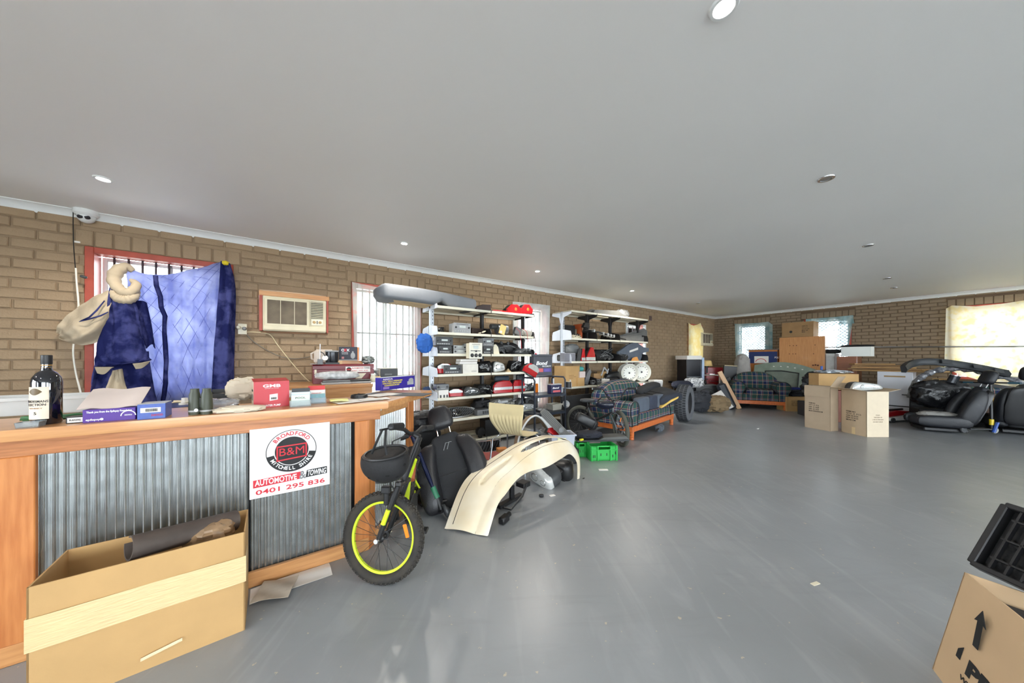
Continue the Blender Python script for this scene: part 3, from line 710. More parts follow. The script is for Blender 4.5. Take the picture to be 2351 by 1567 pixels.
m = MB(); m.box(0, -.02, .02, .16, .006, .04); m.box(-.08, .05, .02, .006, .14, .04); m.box(.08, .05, .02, .006, .14, .04); m.box(0, .12, .03, .16, .006, .06); m.build('wall', BLK, t, 0)
# red pump carton
p = cpos(582, 938); e = cpos(664, 931); w = (e - p).length; rz = math.atan2((e - p).y, (e - p).x); h = wpx(62, p.y) * .98; mid = (p + e) / 2
t = thing('pump_carton', 'red and cream water pump carton standing on the bar', 'box', mid, rz); d = .13
REDP = M('red_print', (190, 40, 52), .35, var=.04)
m = MB(); box_item(m, w, d, h, .001); m.build('carton', M('carton_cream_side', (220, 202, 180), .6), t, 0)
panel(t, 0, h / 2, w * .995, h * .995, REDP)
m = MB(); m.grid(lambda u, v: (w * (u - .5), d * v, h + .002 + .012 * v), 2, 4, .002); m.build('lid', REDP, t, 20)
text('GMB', w * .5, h * .12, INKW, t, T_front(.0, -.0018, h * .84), bold=.03); text('THE POWER IS ON THE INSIDE', w * .4, h * .025, INKW, t, T_front(0, -.0018, h * .74))
text('WATER PUMP', w * .5, h * .075, INKW, t, T_front(0, -.0018, h * .08), bold=.02)
lb = panel(t, w * .05, h * .38, w * .23, h * .24, PAPER, -.002, 'price_label', .001, .004); barcode(lb, w * .05, h * .35, w * .15, h * .08, y=-.0028, seed=7)
for i in range(3): m = MB(TR(-w / 2 - .0006, d * (.3 + .2 * i), h * .4, 90, 0, -90)); m.lathe([(.018, 0), (.018, .0008)], 14); m.build('printed_part', M('grey_print', (130, 120, 112), .6), t, 0)
text('GT5920', d * .5, .012, INK, t, TR(-w / 2 - .0006, d * .5, h * .66, 90, 0, -90))
crumple('plastic_bag', 'white plastic wrap behind the red pump carton', 'bag', .06, .06, .05, (cpos(668, 912)), PAPER, 11)
# card holders
def card_holder(p, rz, label, cards):
    t = thing('card_holder', label, 'card holder', p, rz)
    m = MB(); m.box(0, .035, .003, .10, .08, .006, .001); m.box(0, 0, .018, .10, .003, .036); m.box(0, .07, .04, .10, .003, .08); m.box(-.05, .035, .018, .003, .07, .036); m.box(.05, .035, .018, .003, .07, .036); m.build('holder', CLEARP, t, 0)
    for i, (mat, hh, yy, tx, ink) in enumerate(cards):
        m = MB(TR(0, yy, .006, -8, 0, 0)); m.box(0, 0, hh / 2, .09, .010, hh); c = m.build('card_stack', mat, t, 0)
        if tx: text(tx, .05, .010, ink, c, TR(0, yy, .006, -8, 0, 0) @ T_front(0, -.0058, hh * .72))
    return t
PG = M('pale_green_card', (206, 218, 204), .5); SKY = M('photo_card', (120, 170, 200), .4, rgb2=(90, 130, 90), scale=12)
card_holder(cpos(690, 933), RL - .05, 'clear card holder full of pale green business cards', [(PG, .06, .014, 'POOL', INK), (M('pale_blue_card', (200, 214, 224), .5), .075, .036, None, INK), (BLK, .095, .062, None, INK)])
card_holder(cpos(727, 926), RL - .05, 'clear card holder with picture cards and a red card on top', [(SKY, .052, .014, None, INK), (PAPER, .075, .034, 'EXHAUST', INKR), (M('red_card', (206, 50, 52), .5), .10, .056, None, INKW)])
sheet('sticky_notes', 'yellow sticky notes near the ashtray on the bar', .10, .075, cpos(778, 923), RL, M('yellow_note', (232, 226, 140), .7), .005, 3, 'notes', th=.006)
PP = 'loose papers around the ashtray'
for (px, py, w, d, r, lb, sd_) in ((820, 920, .28, .18, .2, 'wide loose sheet lying under the ashtray', 1), (880, 907, .22, .16, .5, 'loose sheet reaching toward the purple lamp carton', 2), (860, 918, .18, .1, .1, 'narrow loose sheet on the bar edge right of the ashtray', 4)):
    q = cpos(px, py); q.z += .0012 * sd_; sheet('loose_paper', lb, w, d, q, RL + r, PAPER, .002, sd_, 'paper', PP)
q = cpos(912, 905); q.z += .0005; sheet('counter_mat', 'thin black mat under the purple lamp carton', .2, .5, q, RL + .85, M('mat_rubber', (52, 54, 56), .6), .001, 2, 'mat', th=.002)
q = cpos(825, 914); q.z += .006; t = thing('ashtray', 'round black ashtray on the loose papers', 'ashtray', q)
m = MB(); m.lathe([(.056, 0), (.052, .02), (.046, .022), (.040, .010), (.001, .008)], 28); m.build('dish', BLK, t)
for a in (0, 120, 240): m = MB(); m.box(.049 * math.cos(R(a)), .049 * math.sin(R(a)), .0215, .012, .010, .004); m.build('rest', DGREY, t, 0)
# purple-blue lamp kit carton
p = cpos(876, 899); e = cpos(954, 889); w = (e - p).length; rz = math.atan2((e - p).y, (e - p).x); h = wpx(28, p.y * 1.05); mid = (p + e) / 2; mid.z += .008
t = printed_box('lamp_kit_carton', 'purple blue headlamp kit carton at the end of the bar', w, .07, h, mid, rz, M('violet_print', (56, 44, 150), .35, var=.05), top=LGREY)
text('NARVA', w * .26, h * .13, INKW, t, T_front(-w * .33, -.0012, h * .87), bold=.02)
for i, s_ in enumerate(('165 X 100mm HIGH/LOW', 'HALOGEN HEADLAMP', 'CONVERSION KIT')): text(s_, w * (.56, .52, .42)[i], h * .12, INKY, t, T_front(-w * .21 + (i - 1) * -.004, -.0012, h * (.71 - .17 * i)), bold=.02)
m = MB(TR(w * .33, -.001, h * .4)); m.box(0, 0, 0, w * .2, .001, h * .3, 0); m.sell((w * .02, 0, h * .22), (w * .08, .001, h * .2), 1, 1, 8, 12); m.build('printed_lamp', LGREY, t, 0)
panel(t, -w * .38, h * .18, w * .16, h * .18, M('violet_light', (140, 120, 190), .5)); panel(t, w * .485, h / 2, w * .03, h, LGREY)
# ---------------------------------------------------------------- on the back bench
def onbench(px, n): q = onL(px, n); return Vector((q.x, q.y, HC))
def wspan(pa, pb, n): return tL(pa, n) - tL(pb, n)
n_t = .55; w = wspan(722, 862, n_t); p = onbench(792, n_t); h = wpx(43, p.y)
MAR = M('maroon_enamel', (112, 34, 42), .35, var=.06)
t = thing('toolbox', 'maroon steel toolbox on the back bench, things piled on top', 'toolbox', p, RL); d = .24; HB_ = h
m = MB(); m.box(0, d / 2, h * .37, w, d, h * .74, .004); m.build('body', MAR, t)
m = MB(); m.prism([(-d / 2, h * .75), (d / 2, h * .75), (d / 2, h * .92), (d / 2 - .02, h), (-d / 2 + .02, h), (-d / 2, h * .92)], -w / 2, w / 2, 'yz', TR(0, d / 2, 0)); m.build('lid', MAR, t, 0)
m = MB(); m.box(-w * .46, -.004, h * .62, .02, .008, .05, .001); m.build('latch', CREAM, t)
lb = panel(t, w * .22, h * .72, w * .42, h * .30, PAPER, -.002, 'sticker')
text('AUTOMOTIVE', w * .2, h * .07, INKR, lb, T_front(w * .21, -.0028, h * .79), bold=.02); text('TOWING', w * .1, h * .07, INK, lb, T_front(w * .37, -.0028, h * .79), bold=.02); text('0401 295 836', w * .28, h * .06, INKR, lb, T_front(w * .25, -.0028, h * .65))
disc(.001, h * .12, y=-.0028, c=(w * .065, h * .72)).build('printed_badge', INK, lb, 0); text('B&M', h * .2, h * .08, INKR, lb, T_front(w * .065, -.0036, h * .72), bold=.03)
m = MB(); m.prism([(w * .12, h * .5), (w * .36, h * .5), (w * .28, h * .22), (w * .18, h * .22)], -.003, -.001, 'xz'); m.build('printed_panel', CREAM, t, 0)
# in front of the toolbox
q = onbench(775, .62); q.z += .05
crumple('magazine_bag', 'magazines in clear wrap lying in front of the maroon toolbox', 'bag', .42, .10, .09, q, M('magazine_print', (150, 150, 150), .3, rgb2=(225, 225, 225), scale=18), 21, RL, .15)
for i, (px, n, lb, mt) in enumerate(((772, .66, 'grey plastic tray in front of the toolbox, nearer the red card', GREY), (820, .65, 'grey plastic tray in front of the toolbox, with dark insert', LGREY))):
    q = onbench(px, n); t = thing('parts_tray', lb, 'tray', q, RL, 'trays in front of the toolbox'); w_ = .28; m = MB(); m.box(0, 0, .012, w_, .12, .024, .006); m.build('shell', LGREY, t)
    m = MB(); m.box(0, -.004, .034, w_ - .02, .11, .02, .006); m.build('insert', BLK if i else mt, t)
q = onbench(861, .52); t = thing('cork_roll', 'short wooden roller on a block beside the lamp carton', 'roller', q, RL)
m = MB(); m.cyl((-.07, 0, .04), (.06, 0, .04), .024, n=16); m.build('roller', woodmat('cork', (206, 172, 112), (226, 196, 140)), t); m = MB(); m.box(0, 0, .008, .16, .06, .016); m.build('block', PINE, t, 0)
q = onbench(857, .6); t = thing('jar', 'small cream jar beside the wooden roller', 'jar', q); m = MB(); m.lathe([(.03, 0), (.032, .01), (.032, .06), (.026, .07), (.026, .085), (.001, .086)], 18); m.build('body', CREAM, t); m = MB(); m.lathe([(.028, .086), (.028, .1), (.001, .101)], 18); m.build('lid', PAPER, t)
q = onbench(862, .48); t = thing('folding_stand', 'small folding metal stand behind the cream jar', 'stand', q, RL)
for (a, b) in (((-.09, 0, 0), (0, 0, .13)), ((.07, .02, 0), (0, 0, .13)), ((0, -.04, 0), (0, 0, .13))): m = MB(); m.cyl(a, b, .008, n=8); m.build('leg', GREY, t)
m = MB(); m.sell((0, 0, .135), (.05, .03, .01), .8, .8, 6, 12); m.build('head', LGREY, t)
q = onL(893, .5); t = thing('car_radio', 'old car radio standing behind the purple lamp carton', 'radio', Vector((q.x, q.y, HC)), RL); w, h = wspan(871, 913, .5), .13
m = MB(); m.box(0, 0, h / 2, .1, .1, h); m.build('plinth', BLK, t, 0) if False else None
m = MB(); m.box(0, .07, h / 2 + .03, w, .14, h, .003); m.box(0, .07, .015, w * .8, .12, .03); m.build('case', CREAM, t); m = MB(); m.box(0, -.004, h / 2 + .03, w * .94, .012, h * .9, .002); m.build('faceplate', DGREY, t)
m = MB(); m.box(-.01, -.012, h * .62, w * .4, .006, h * .16); m.build('display', GREY, t, 0)
# on the toolbox
zt = HC + HB_
def ontool(px, n): q = onL(px, n); return Vector((q.x, q.y, zt))
q = ontool(800, .40); w = .3; t = thing('wood_block', 'pine box lying on the maroon toolbox under the dark carton', 'box', q, RL); m = MB(); m.box(-.02, .06, .02, w, .12, .04, .002); m.build('block', PINE, t, 0); m = MB(); m.box(-w / 2 + .02, -.003, .02, .07, .006, .04); m.build('end_panel', woodmat('light_pine', (216, 168, 104), (232, 190, 130)), t, 0)
q = ontool(801, .40); q.z += .042; w, h = .21, wpx(31, q.y); t = printed_box('fuel_pump_carton', 'black and grey carton with orange end on the toolbox', w, .13, h, q, RL - .25, M('navy_black_print', (38, 38, 52), .4, var=.04))
text('OEX', w * .42, h * .2, INKW, t, T_front(-w * .17, -.0014, h * .76), bold=.04); text('E', w * .13, h * .2, INKR, t, T_front(-w * .17, -.002, h * .76), bold=.05)
for i in range(2): text(('ELECTRONIC', 'WATER PUMP')[i], w * .32, h * .06, INKW, t, T_front(-w * .2, -.0014, h * (.58 - .1 * i)))
panel(t, w * .47, h / 2, w * .06, h, ORANGE, -.0014); panel(t, -w * .3, h * .2, w * .12, h * .16, M('pink_print', (200, 130, 130), .5)); panel(t, 0, h * .03, w, h * .06, LGREY)
m = MB(TR(w * .2, -.002, h * .36)); m.sell((0, 0, 0), (w * .12, .002, h * .24), 1, 1, 8, 12); m.box(0, 0, h * .22, w * .08, .002, h * .2); m.build('printed_pump', LGREY, t)
text('OX', .05, h * .16, INKW, t, TR(-w / 2 - .001, .06, h * .76, 90, 0, -90), bold=.03); m = MB(TR(-w / 2 - .001, .05, h * .35, 90, 0, -90)); m.box(0, 0, 0, .05, h * .4, .001); m.build('price_label', PAPER, t, 0)
q = ontool(745, .36); t = thing('plastic_jug', 'cloudy plastic oil container at the back of the toolbox', 'container', q, RL)
m = MB(); m.box(0, .06, .085, .20, .12, .17, .025); m.build('body', M('cloudy_plastic', (206, 192, 178), .4, var=.06), t); m = MB(); m.tube([(-.09, .06, .05), (-.12, .06, .06), (-.125, .06, .12), (-.09, .06, .14)], .012, 8); m.build('handle', M('cloudy_plastic'), t)
q = ontool(758, .50); t = thing('glass_jar', 'dark lidded tin behind the magnetic stand on the toolbox', 'tin', q, RL); m = MB(); m.lathe([(.06, 0), (.065, .02), (.065, .115), (.06, .12)], 22, T=TR(.02, .03, .02)); m.build('body', M('dark_tin', (52, 54, 58), .25, .5), t); m = MB(); m.lathe([(.068, .14), (.068, .155), (.001, .157)], 22, T=TR(.02, .03, 0)); m.build('lid', LGREY, t); m = MB(); m.box(.02, .03, .01, .14, .1, .02); m.build('base', BLK, t, 0)
q = ontool(735, .62); t = thing('dial_stand', 'magnetic dial gauge stand at the front corner of the toolbox', 'gauge', q, RL)
m = MB(); m.box(0, 0, .03, .05, .04, .06, .004); m.build('base', GREY, t); m = MB(); m.cyl((0, 0, .06), (0, 0, .22), .005, n=8); m.build('rod', CHROME, t); m = MB(); m.tube([(0, 0, .14), (.03, -.01, .12), (.045, -.01, .09)], .005, 6); m.build('arm', BLK, t)
m = MB(T=TR(.045, -.012, .07, 75, 0, 0)); m.lathe([(.026, -.008), (.028, .006), (.001, .007)], 18); m.build('dial', PAPER, t)
q = ontool(845, .5); crumple('fitting_cluster', 'cluster of small metal fittings at the right end of the toolbox', 'fittings', .13, .08, .085, q, M('dull_metal_bits', (86, 92, 84), .45, .6, rgb2=(150, 152, 150), scale=40), 31, RL, .5, 16, 26)
q = onL(712, .5); sheet('metal_plate', 'thin steel plate overhanging the left end of the toolbox', .12, .14, Vector((q.x, q.y, zt)) + aL * .06, RL, STEEL, .002, 4, 'plate', th=.003)
# ================================================================ wall air conditioners
def aircon(p, rz, w, h, label, timber=True):
    t = thing('air_conditioner', label, 'air conditioner', p, rz); AC = M('aged_cream_plastic', (214, 205, 176), .45, var=.06)
    m = MB(); m.box(0, .06, h / 2, w, .30, h, .008); m.build('case', AC, t)
    gw = w * .64
    m = MB(); m.box(-w * .13, -.098, h * .54, gw + .03, .016, h * .80, .005); m.build('front_frame', AC, t)
    m = MB(); m.box(-w * .13, -.106, h * .55, gw - .02, .006, h * .68); gr = m.build('filter_grille', M('dusty_mesh', (128, 116, 98), .8, rgb2=(92, 82, 70), scale=6, bump=.4, bscale=220), t, 0)
    for k in (1, 2): m = MB(); m.box(-w * .13 - gw / 2 + gw * k / 3, -.111, h * .55, .006, .006, h * .68); m.build('rib', AC, gr, 0)
    m = MB(); m.box(w * .345, -.096, h * .68, w * .2, .01, h * .50); lv = m.build('louvre_recess', BLK, t, 0)
    for k in range(10): m = MB(); m.box(w * .345, -.104, h * (.455 + .05 * k), w * .2, .012, h * .014, rot=(35, 0, 0)); m.build('louvre', AC, lv, 0)
    m = MB(); m.box(w * .345, -.099, h * .31, w * .2, .012, h * .18, .002); pn = m.build('control_panel', M('pale_panel', (228, 222, 200), .4), t)
    for x in (-.05, .05): m = MB(T=TR(w * .345 + x * w, -.105, h * .31, 90)); m.lathe([(.017, 0), (.015, .012), (.001, .013)], 14); m.build('knob', M('tan_knob', (176, 146, 96), .5), pn)
    m = MB(); m.box(w * .345, -.106, h * .31, .008, .004, h * .1); m.build('switch', BLK, pn, 0)
    m = MB(); m.box(0, -.10, h * .09, w * .985, .02, h * .12, .004); m.build('sill_strip', AC, t)
    if timber:
        for (cx, cz, sx, sz, mt) in ((0, h + .03, w + .07, .055, PINE), (-w / 2 - .018, h / 2 + .01, .03, h + .02, RED), (w / 2 + .015, h / 2 + .01, .02, h + .02, RED)): m = MB(); m.box(cx, -.03, cz, sx, .08, sz, .002); m.build('timber_surround', mt, t, 0)
        m = MB(); m.box(0, -.02, -.012, w + .04, .06, .016); m.build('timber_sill', M('old_timber', (128, 92, 62), .7), t, 0)
    return t
n_ = .10; wac = wspan(603, 749, n_); hac = (zL(603, 676, n_) - zL(603, 757, n_)); pc = onL(678, 0); tac = (tL(603, n_) + tL(749, n_)) / 2
aircon(L(tac, 0, zL(603, 758, n_)), RL, wac, hac, 'cream window air conditioner set in the brick wall above the bar')
tac = (tL(1613, .1) + tL(1637, .1)) / 2
aircon(L(tac, 0, zL(1614, 793, .1)), RL, wspan(1613, 1638, .1), zL(1614, 763, .1) - zL(1614, 793, .1), 'small old air conditioner in the far corner beside the yellow curtain', False)
# outlet, plugs and cables
p = onL(557, 0); zo = zL(557, 765); t = thing('power_outlet', 'cream double power outlet left of the air conditioner', 'outlet', Vector((p.x, p.y, zo)), RL)
m = MB(); m.box(0, -.024, .045, .075, .022, .115, .004); m.build('plate', CREAM, t)
for (x, z, mt) in ((-.03, .06, CREAM), (.018, .05, GREY)): m = MB(T=TR(x, -.034, z, 90)); m.lathe([(.021, 0), (.019, .022), (.012, .035), (.001, .036)], 14); m.build('plug', mt, t)
WIRE = M('cream_flex', (222, 206, 168), .5); GWIRE = M('grey_flex', (120, 112, 100), .5); WWIRE = M('white_flex', (228, 222, 208), .45)
def wire(name, label, pts, r, mat, cat='cable'):
    P = [Vector(q) for q in pts]; Q = []
    for i in range(len(P) - 1):
        a, b, c, d = P[max(i - 1, 0)], P[i], P[i + 1], P[min(i + 2, len(P) - 1)]
        for k in range(6):
            u = k / 6; Q.append(.5 * ((2 * b) + (c - a) * u + (2 * a - 5 * b + 4 * c - d) * u * u + (3 * b - a - 3 * c + d) * u ** 3))
    Q.append(P[-1]); m = MB(); m.tube([q - P[0] for q in Q], r, 6); return tag(m.build(name, mat, None, 60, P[0]), label, cat)
def wl_pts(l, n=.03): return [Vector((*onL(a, n)[:2], zL(a, b, n))) for a, b in l]
wire('electric_cable', 'tan cord from the outlet to the back bench under the air conditioner', wl_pts([(564, 762), (585, 762), (612, 765), (624, 772), (640, 795), (672, 835), (700, 866), (716, 880)], .03), .005, WIRE)
wire('electric_cable', 'grey cord hanging in a low curve from the outlet toward the jug', wl_pts([(562, 762), (580, 782), (610, 802), (645, 818), (680, 823), (712, 818)], .025), .005, GWIRE)
wire('hanging_cable', 'white cable hanging down the brick wall left of the blanket', wl_pts([(174, 615), (176, 650), (180, 700), (177, 750), (168, 800), (173, 850), (185, 900), (193, 925)], .10), .006, WWIRE)
wire('camera_wire', 'thin black wire dropping from the dome camera', wl_pts([(168, 483), (168, 520), (169, 560), (171, 590), (173, 615)], .09), .003, BLKM)
q = onL(192, .10); m = MB(T=TR(0, 0, 0, 0, 0, 0)); m.sell((0, 0, 0), (.022, .012, .012), .5, .8, 8, 12); tag(m.build('inline_connector', DGREY, None, 50, Vector((q.x, q.y, zL(192, 635, .10))), (0, R(20), RL)), 'small dark connector hanging beside the white cable', 'connector')
q = onL(177, .05); m = MB(); m.box(0, 0, 0, .035, .006, .016, .002); tag(m.build('wall_tag', PAPER, None, 0, Vector((q.x, q.y, zL(177, 555, .05))), RL), 'tiny white tag on the camera wire', 'tag')
wire('metal_rod', 'long steel rod spanning along the back wall at chest height', [Vector((*onB(x, .35)[:2], zB(x, y, .35))) for x, y in ((1885, 797), (2000, 796), (2150, 795.5), (2300, 795), (2420, 794.6))], .013, STEEL, 'rod') if True else None
p = onL(1492, 0); t = thing('wall_vent', 'small dark vent high on the brick wall right of the second shelving', 'vent', Vector((p.x, p.y, zL(1492, 734))), RL); m = MB(); m.box(0, -.018, .04, .11, .012, .12, .002); m.build('frame', M('vent_brown', (96, 76, 68), .6), t, 0)
for k in range(4): m = MB(); m.box(0, -.027, .01 + k * .022, .09, .008, .006); m.build('slat', M('vent_slat', (70, 54, 48), .6), t, 0)
# ================================================================ curtains
def lerp(a, b, u): return a + (b - a) * u
def curtain(FRl, on, zf, label, pts_top, pts_bot, n, mat, folds, amp, sag=.0, name='curtain', group=None, seed=1, nu=60, nv=24, swag=None, hem=None):
    """cloth hung between a top line and a bottom line given as photo points on the wall plane"""
    def P(l):
        out = []
        for a, b in l: q = on(a, n); out.append(Vector((q.x, q.y, zf(a, b, n))))
        return out
    Tp, Bp = P(pts_top), P(pts_bot); o = (Tp[0] + Tp[-1]) / 2; o.z = min(q.z for q in Bp)
    nn = nL if on is onL else nB; rn = random.Random(seed); ph = [rn.uniform(0, 6.28) for _ in range(4)]
    def along(Pq, u):
        x = u * (len(Pq) - 1); i = min(int(x), len(Pq) - 2); return Pq[i].lerp(Pq[i + 1], x - i)
    def f(u, v):
        a, b = along(Tp, u), along(Bp, u); q = a.lerp(b, v)
        w = amp * (.35 + .65 * v) * (math.sin(folds * 6.283 * u + ph[0] + 1.2 * math.sin(3 * u + ph[1])) + .4 * math.sin(folds * 13 * u + ph[2] + 2 * v))
        return q + nn * (w + amp * .6) - o
    m = MB(); m.grid(f, nu, nv, .001); ob = m.build(name, mat, None, 60, o); return tag(ob, label, 'curtain', group)
CFLO = cloth('floral_voile', (214, 216, 210), .03, .5, (226, 196, 190), 9, (.60, .68)); CWHT = cloth('white_voile', (216, 218, 216), .03, .5, (226, 232, 230), 5)
CYEL = cloth('pale_yellow_cloth', (244, 230, 170), .2, .05, (250, 244, 214), 5); CTEAL = cloth('teal_voile', (150, 190, 196), .14, .4, (196, 218, 218), 4)
curtain(L, onL, zL, 'white floral voile curtain over the tall barred window behind the bar end', [(808, 647), (830, 652), (880, 662), (930, 668), (966, 674)], [(818, 925), (850, 945), (900, 955), (930, 962), (964, 968)], .075, CFLO, 7, .012, seed=2)
curtain(L, onL, zL, 'plain white curtain on the narrow window between the two shelvings', [(1176, 692), (1200, 694), (1230, 697), (1262, 701)], [(1178, 945), (1205, 955), (1232, 960), (1256, 965)], .075, CWHT, 6, .012, seed=3)
curtain(L, onL, zL, 'red checked curtain on the narrow window behind the second shelving', [(1466, 745), (1476, 746)], [(1466, 915), (1476, 915)], .04, cloth('red_check', (226, 150, 140), .5, .1, (240, 220, 215), 40), 2, .006, seed=5, nu=16)
curtain(L, onL, zL, 'pale yellow curtain on the window beside the far corner', [(1580, 740), (1586, 745), (1592, 747), (1600, 745), (1608, 741), (1615, 758)], [(1580, 855), (1590, 856), (1598, 856), (1604, 856), (1608, 856), (1612, 856)], .06, CYEL, 3, .008, seed=4, nu=40)
curtain(B, onB, zB, 'teal voile curtain on the back window nearest the far corner', [(1687, 743), (1700, 743), (1740, 741), (1764, 738), (1774, 745)], [(1690, 850), (1705, 850), (1740, 850), (1768, 846), (1774, 800)], .07, CTEAL, 4, .014, seed=6)
curtain(B, onB, zB, 'teal voile swag gathered across the top of the second back window', [(1850, 732), (1880, 730), (1920, 727), (1958, 723)], [(1852, 790), (1872, 768), (1915, 746), (1962, 742)], .08, CTEAL, 5, .014, seed=7)
curtain(B, onB, zB, 'teal voile strip hanging down the side of the second back window', [(1928, 728), (1945, 726), (1960, 724)], [(1918, 812), (1938, 806), (1948, 800)], .05, CTEAL, 3, .012, seed=8, nu=30)
curtain(B, onB, zB, 'yellow and white sheet hung over the wide back window', [(2172, 708), (2186, 701), (2240, 703), (2300, 697), (2340, 691), (2380, 686), (2440, 690), (2530, 680)], [(2168, 842), (2200, 858), (2240, 870), (2300, 884), (2340, 890), (2380, 894), (2440, 900), (2530, 910)], .09, cloth('yellow_print_sheet', (250, 246, 228), .38, .06, (246, 234, 184), 9, (.5, .64)), 5, .02, seed=9, nu=80)
# ================================================================ blue quilt over the first window
QB = cloth('navy_quilt_backlit_tone', (122, 131, 184), .52, .08, (172, 179, 216), 4, (.35, .65), bump=.6, bscale=14); QD = cloth('navy_quilt_folded', (32, 36, 78), .05, 0, (66, 70, 118), 7, bump=.6, bscale=16)  # first tone is paler: window light through the navy cloth, painted in
QL = M('grey_flannel_lining', (182, 166, 142), .9, var=.08, scale=7, bump=.4, bscale=30)
org = onL(330, .12); org = Vector((org.x, org.y, zL(330, 930, .12)))
qt = thing('quilted_blanket', 'navy quilted sleeping bag hung over the barred window', 'blanket', org, 0)
def wp(px, py, n): q = onL(px, n); return Vector((q.x, q.y, zL(px, py, n))) - org
def rails(mb, rl, nu, nv, th, nfun=None):
    """loft a cloth through rails: lists of photo points (px, py, offset from wall)"""
    Rr = [[wp(*q) for q in r] for r in rl]
    def al(P, u):
        x = u * (len(P) - 1); i = min(int(x), len(P) - 2); u = x - i
        a, b, c, d = P[max(i - 1, 0)], P[i], P[i + 1], P[min(i + 2, len(P) - 1)]
        return .5 * ((2 * b) + (c - a) * u + (2 * a - 5 * b + 4 * c - d) * u * u + (3 * b - a - 3 * c + d) * u ** 3)
    def f(u, v):
        q = al([al(r, u) for r in Rr], v)
        return q + nL * (nfun(u, v) if nfun else 0)
    mb.grid(f, nu, nv, th); return mb
quilt = lambda k, s: (lambda u, v: s * (math.sin(k * u * 6.28 + 3 * v) + .6 * math.sin(k * 1.7 * u * 6.28 - 4 * v + 1)) + .006 * abs(math.sin(18 * (u + v * .8))) + .006 * abs(math.sin(18 * (u - v * .8))))
PANEL = [[(290, 610, .10), (330, 628, .10), (380, 630, .10), (430, 622, .10), (490, 606, .10), (514, 600, .10)],
                    [(300, 700, .11), (345, 700, .11), (395, 690, .11), (440, 675, .11), (485, 655, .12), (520, 640, .11)],
                    [(310, 800, .11), (345, 790, .11), (390, 790, .11), (430, 785, .12), (470, 775, .14), (505, 760, .14)],
                    [(325, 930, .12), (365, 935, .12), (400, 935, .12), (435, 932, .12), (465, 925, .14), (495, 915, .14)]]
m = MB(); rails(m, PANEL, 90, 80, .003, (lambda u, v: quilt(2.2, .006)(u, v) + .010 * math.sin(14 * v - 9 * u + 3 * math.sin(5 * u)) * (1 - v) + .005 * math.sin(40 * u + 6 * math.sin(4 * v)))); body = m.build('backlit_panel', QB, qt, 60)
# quilting lines: stitched diamonds follow the panel
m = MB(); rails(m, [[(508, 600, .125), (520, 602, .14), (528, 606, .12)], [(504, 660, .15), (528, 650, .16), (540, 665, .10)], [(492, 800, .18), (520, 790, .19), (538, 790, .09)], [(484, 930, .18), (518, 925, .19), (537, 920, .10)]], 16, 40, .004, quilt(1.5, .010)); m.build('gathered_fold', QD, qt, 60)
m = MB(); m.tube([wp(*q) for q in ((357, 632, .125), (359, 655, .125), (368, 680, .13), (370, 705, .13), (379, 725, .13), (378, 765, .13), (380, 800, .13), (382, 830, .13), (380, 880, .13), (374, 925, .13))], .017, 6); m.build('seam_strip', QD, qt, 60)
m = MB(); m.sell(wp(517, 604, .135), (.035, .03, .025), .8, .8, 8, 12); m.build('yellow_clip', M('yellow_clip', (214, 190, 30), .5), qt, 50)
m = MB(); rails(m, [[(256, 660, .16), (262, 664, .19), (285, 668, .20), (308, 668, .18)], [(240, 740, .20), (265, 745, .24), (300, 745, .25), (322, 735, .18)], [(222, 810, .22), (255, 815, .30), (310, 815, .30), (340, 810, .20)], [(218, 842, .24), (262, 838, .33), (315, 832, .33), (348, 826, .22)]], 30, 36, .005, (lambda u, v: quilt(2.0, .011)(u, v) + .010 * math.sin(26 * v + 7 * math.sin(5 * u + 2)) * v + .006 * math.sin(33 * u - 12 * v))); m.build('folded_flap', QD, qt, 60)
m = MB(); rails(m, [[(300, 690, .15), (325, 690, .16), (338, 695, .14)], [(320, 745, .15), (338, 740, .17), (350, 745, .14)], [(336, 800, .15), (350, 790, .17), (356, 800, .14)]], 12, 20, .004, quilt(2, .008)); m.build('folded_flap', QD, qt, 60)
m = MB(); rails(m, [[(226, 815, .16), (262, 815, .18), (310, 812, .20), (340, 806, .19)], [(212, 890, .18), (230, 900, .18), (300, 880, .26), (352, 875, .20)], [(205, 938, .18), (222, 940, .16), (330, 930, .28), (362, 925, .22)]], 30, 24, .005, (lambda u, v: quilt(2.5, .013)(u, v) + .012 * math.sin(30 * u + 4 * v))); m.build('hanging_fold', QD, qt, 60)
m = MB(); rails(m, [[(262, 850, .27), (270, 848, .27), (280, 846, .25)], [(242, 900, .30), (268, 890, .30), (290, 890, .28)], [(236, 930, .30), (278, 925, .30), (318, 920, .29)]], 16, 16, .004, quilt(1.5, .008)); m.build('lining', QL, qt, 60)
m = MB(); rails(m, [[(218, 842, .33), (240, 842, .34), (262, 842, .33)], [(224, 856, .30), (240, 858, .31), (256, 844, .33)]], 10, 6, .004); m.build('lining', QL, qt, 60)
m = MB(); rails(m, [[(305, 834, .34), (325, 832, .35), (344, 828, .33)], [(312, 846, .31), (326, 844, .32), (340, 833, .32)]], 10, 6, .004); m.build('lining', QL, qt, 60)
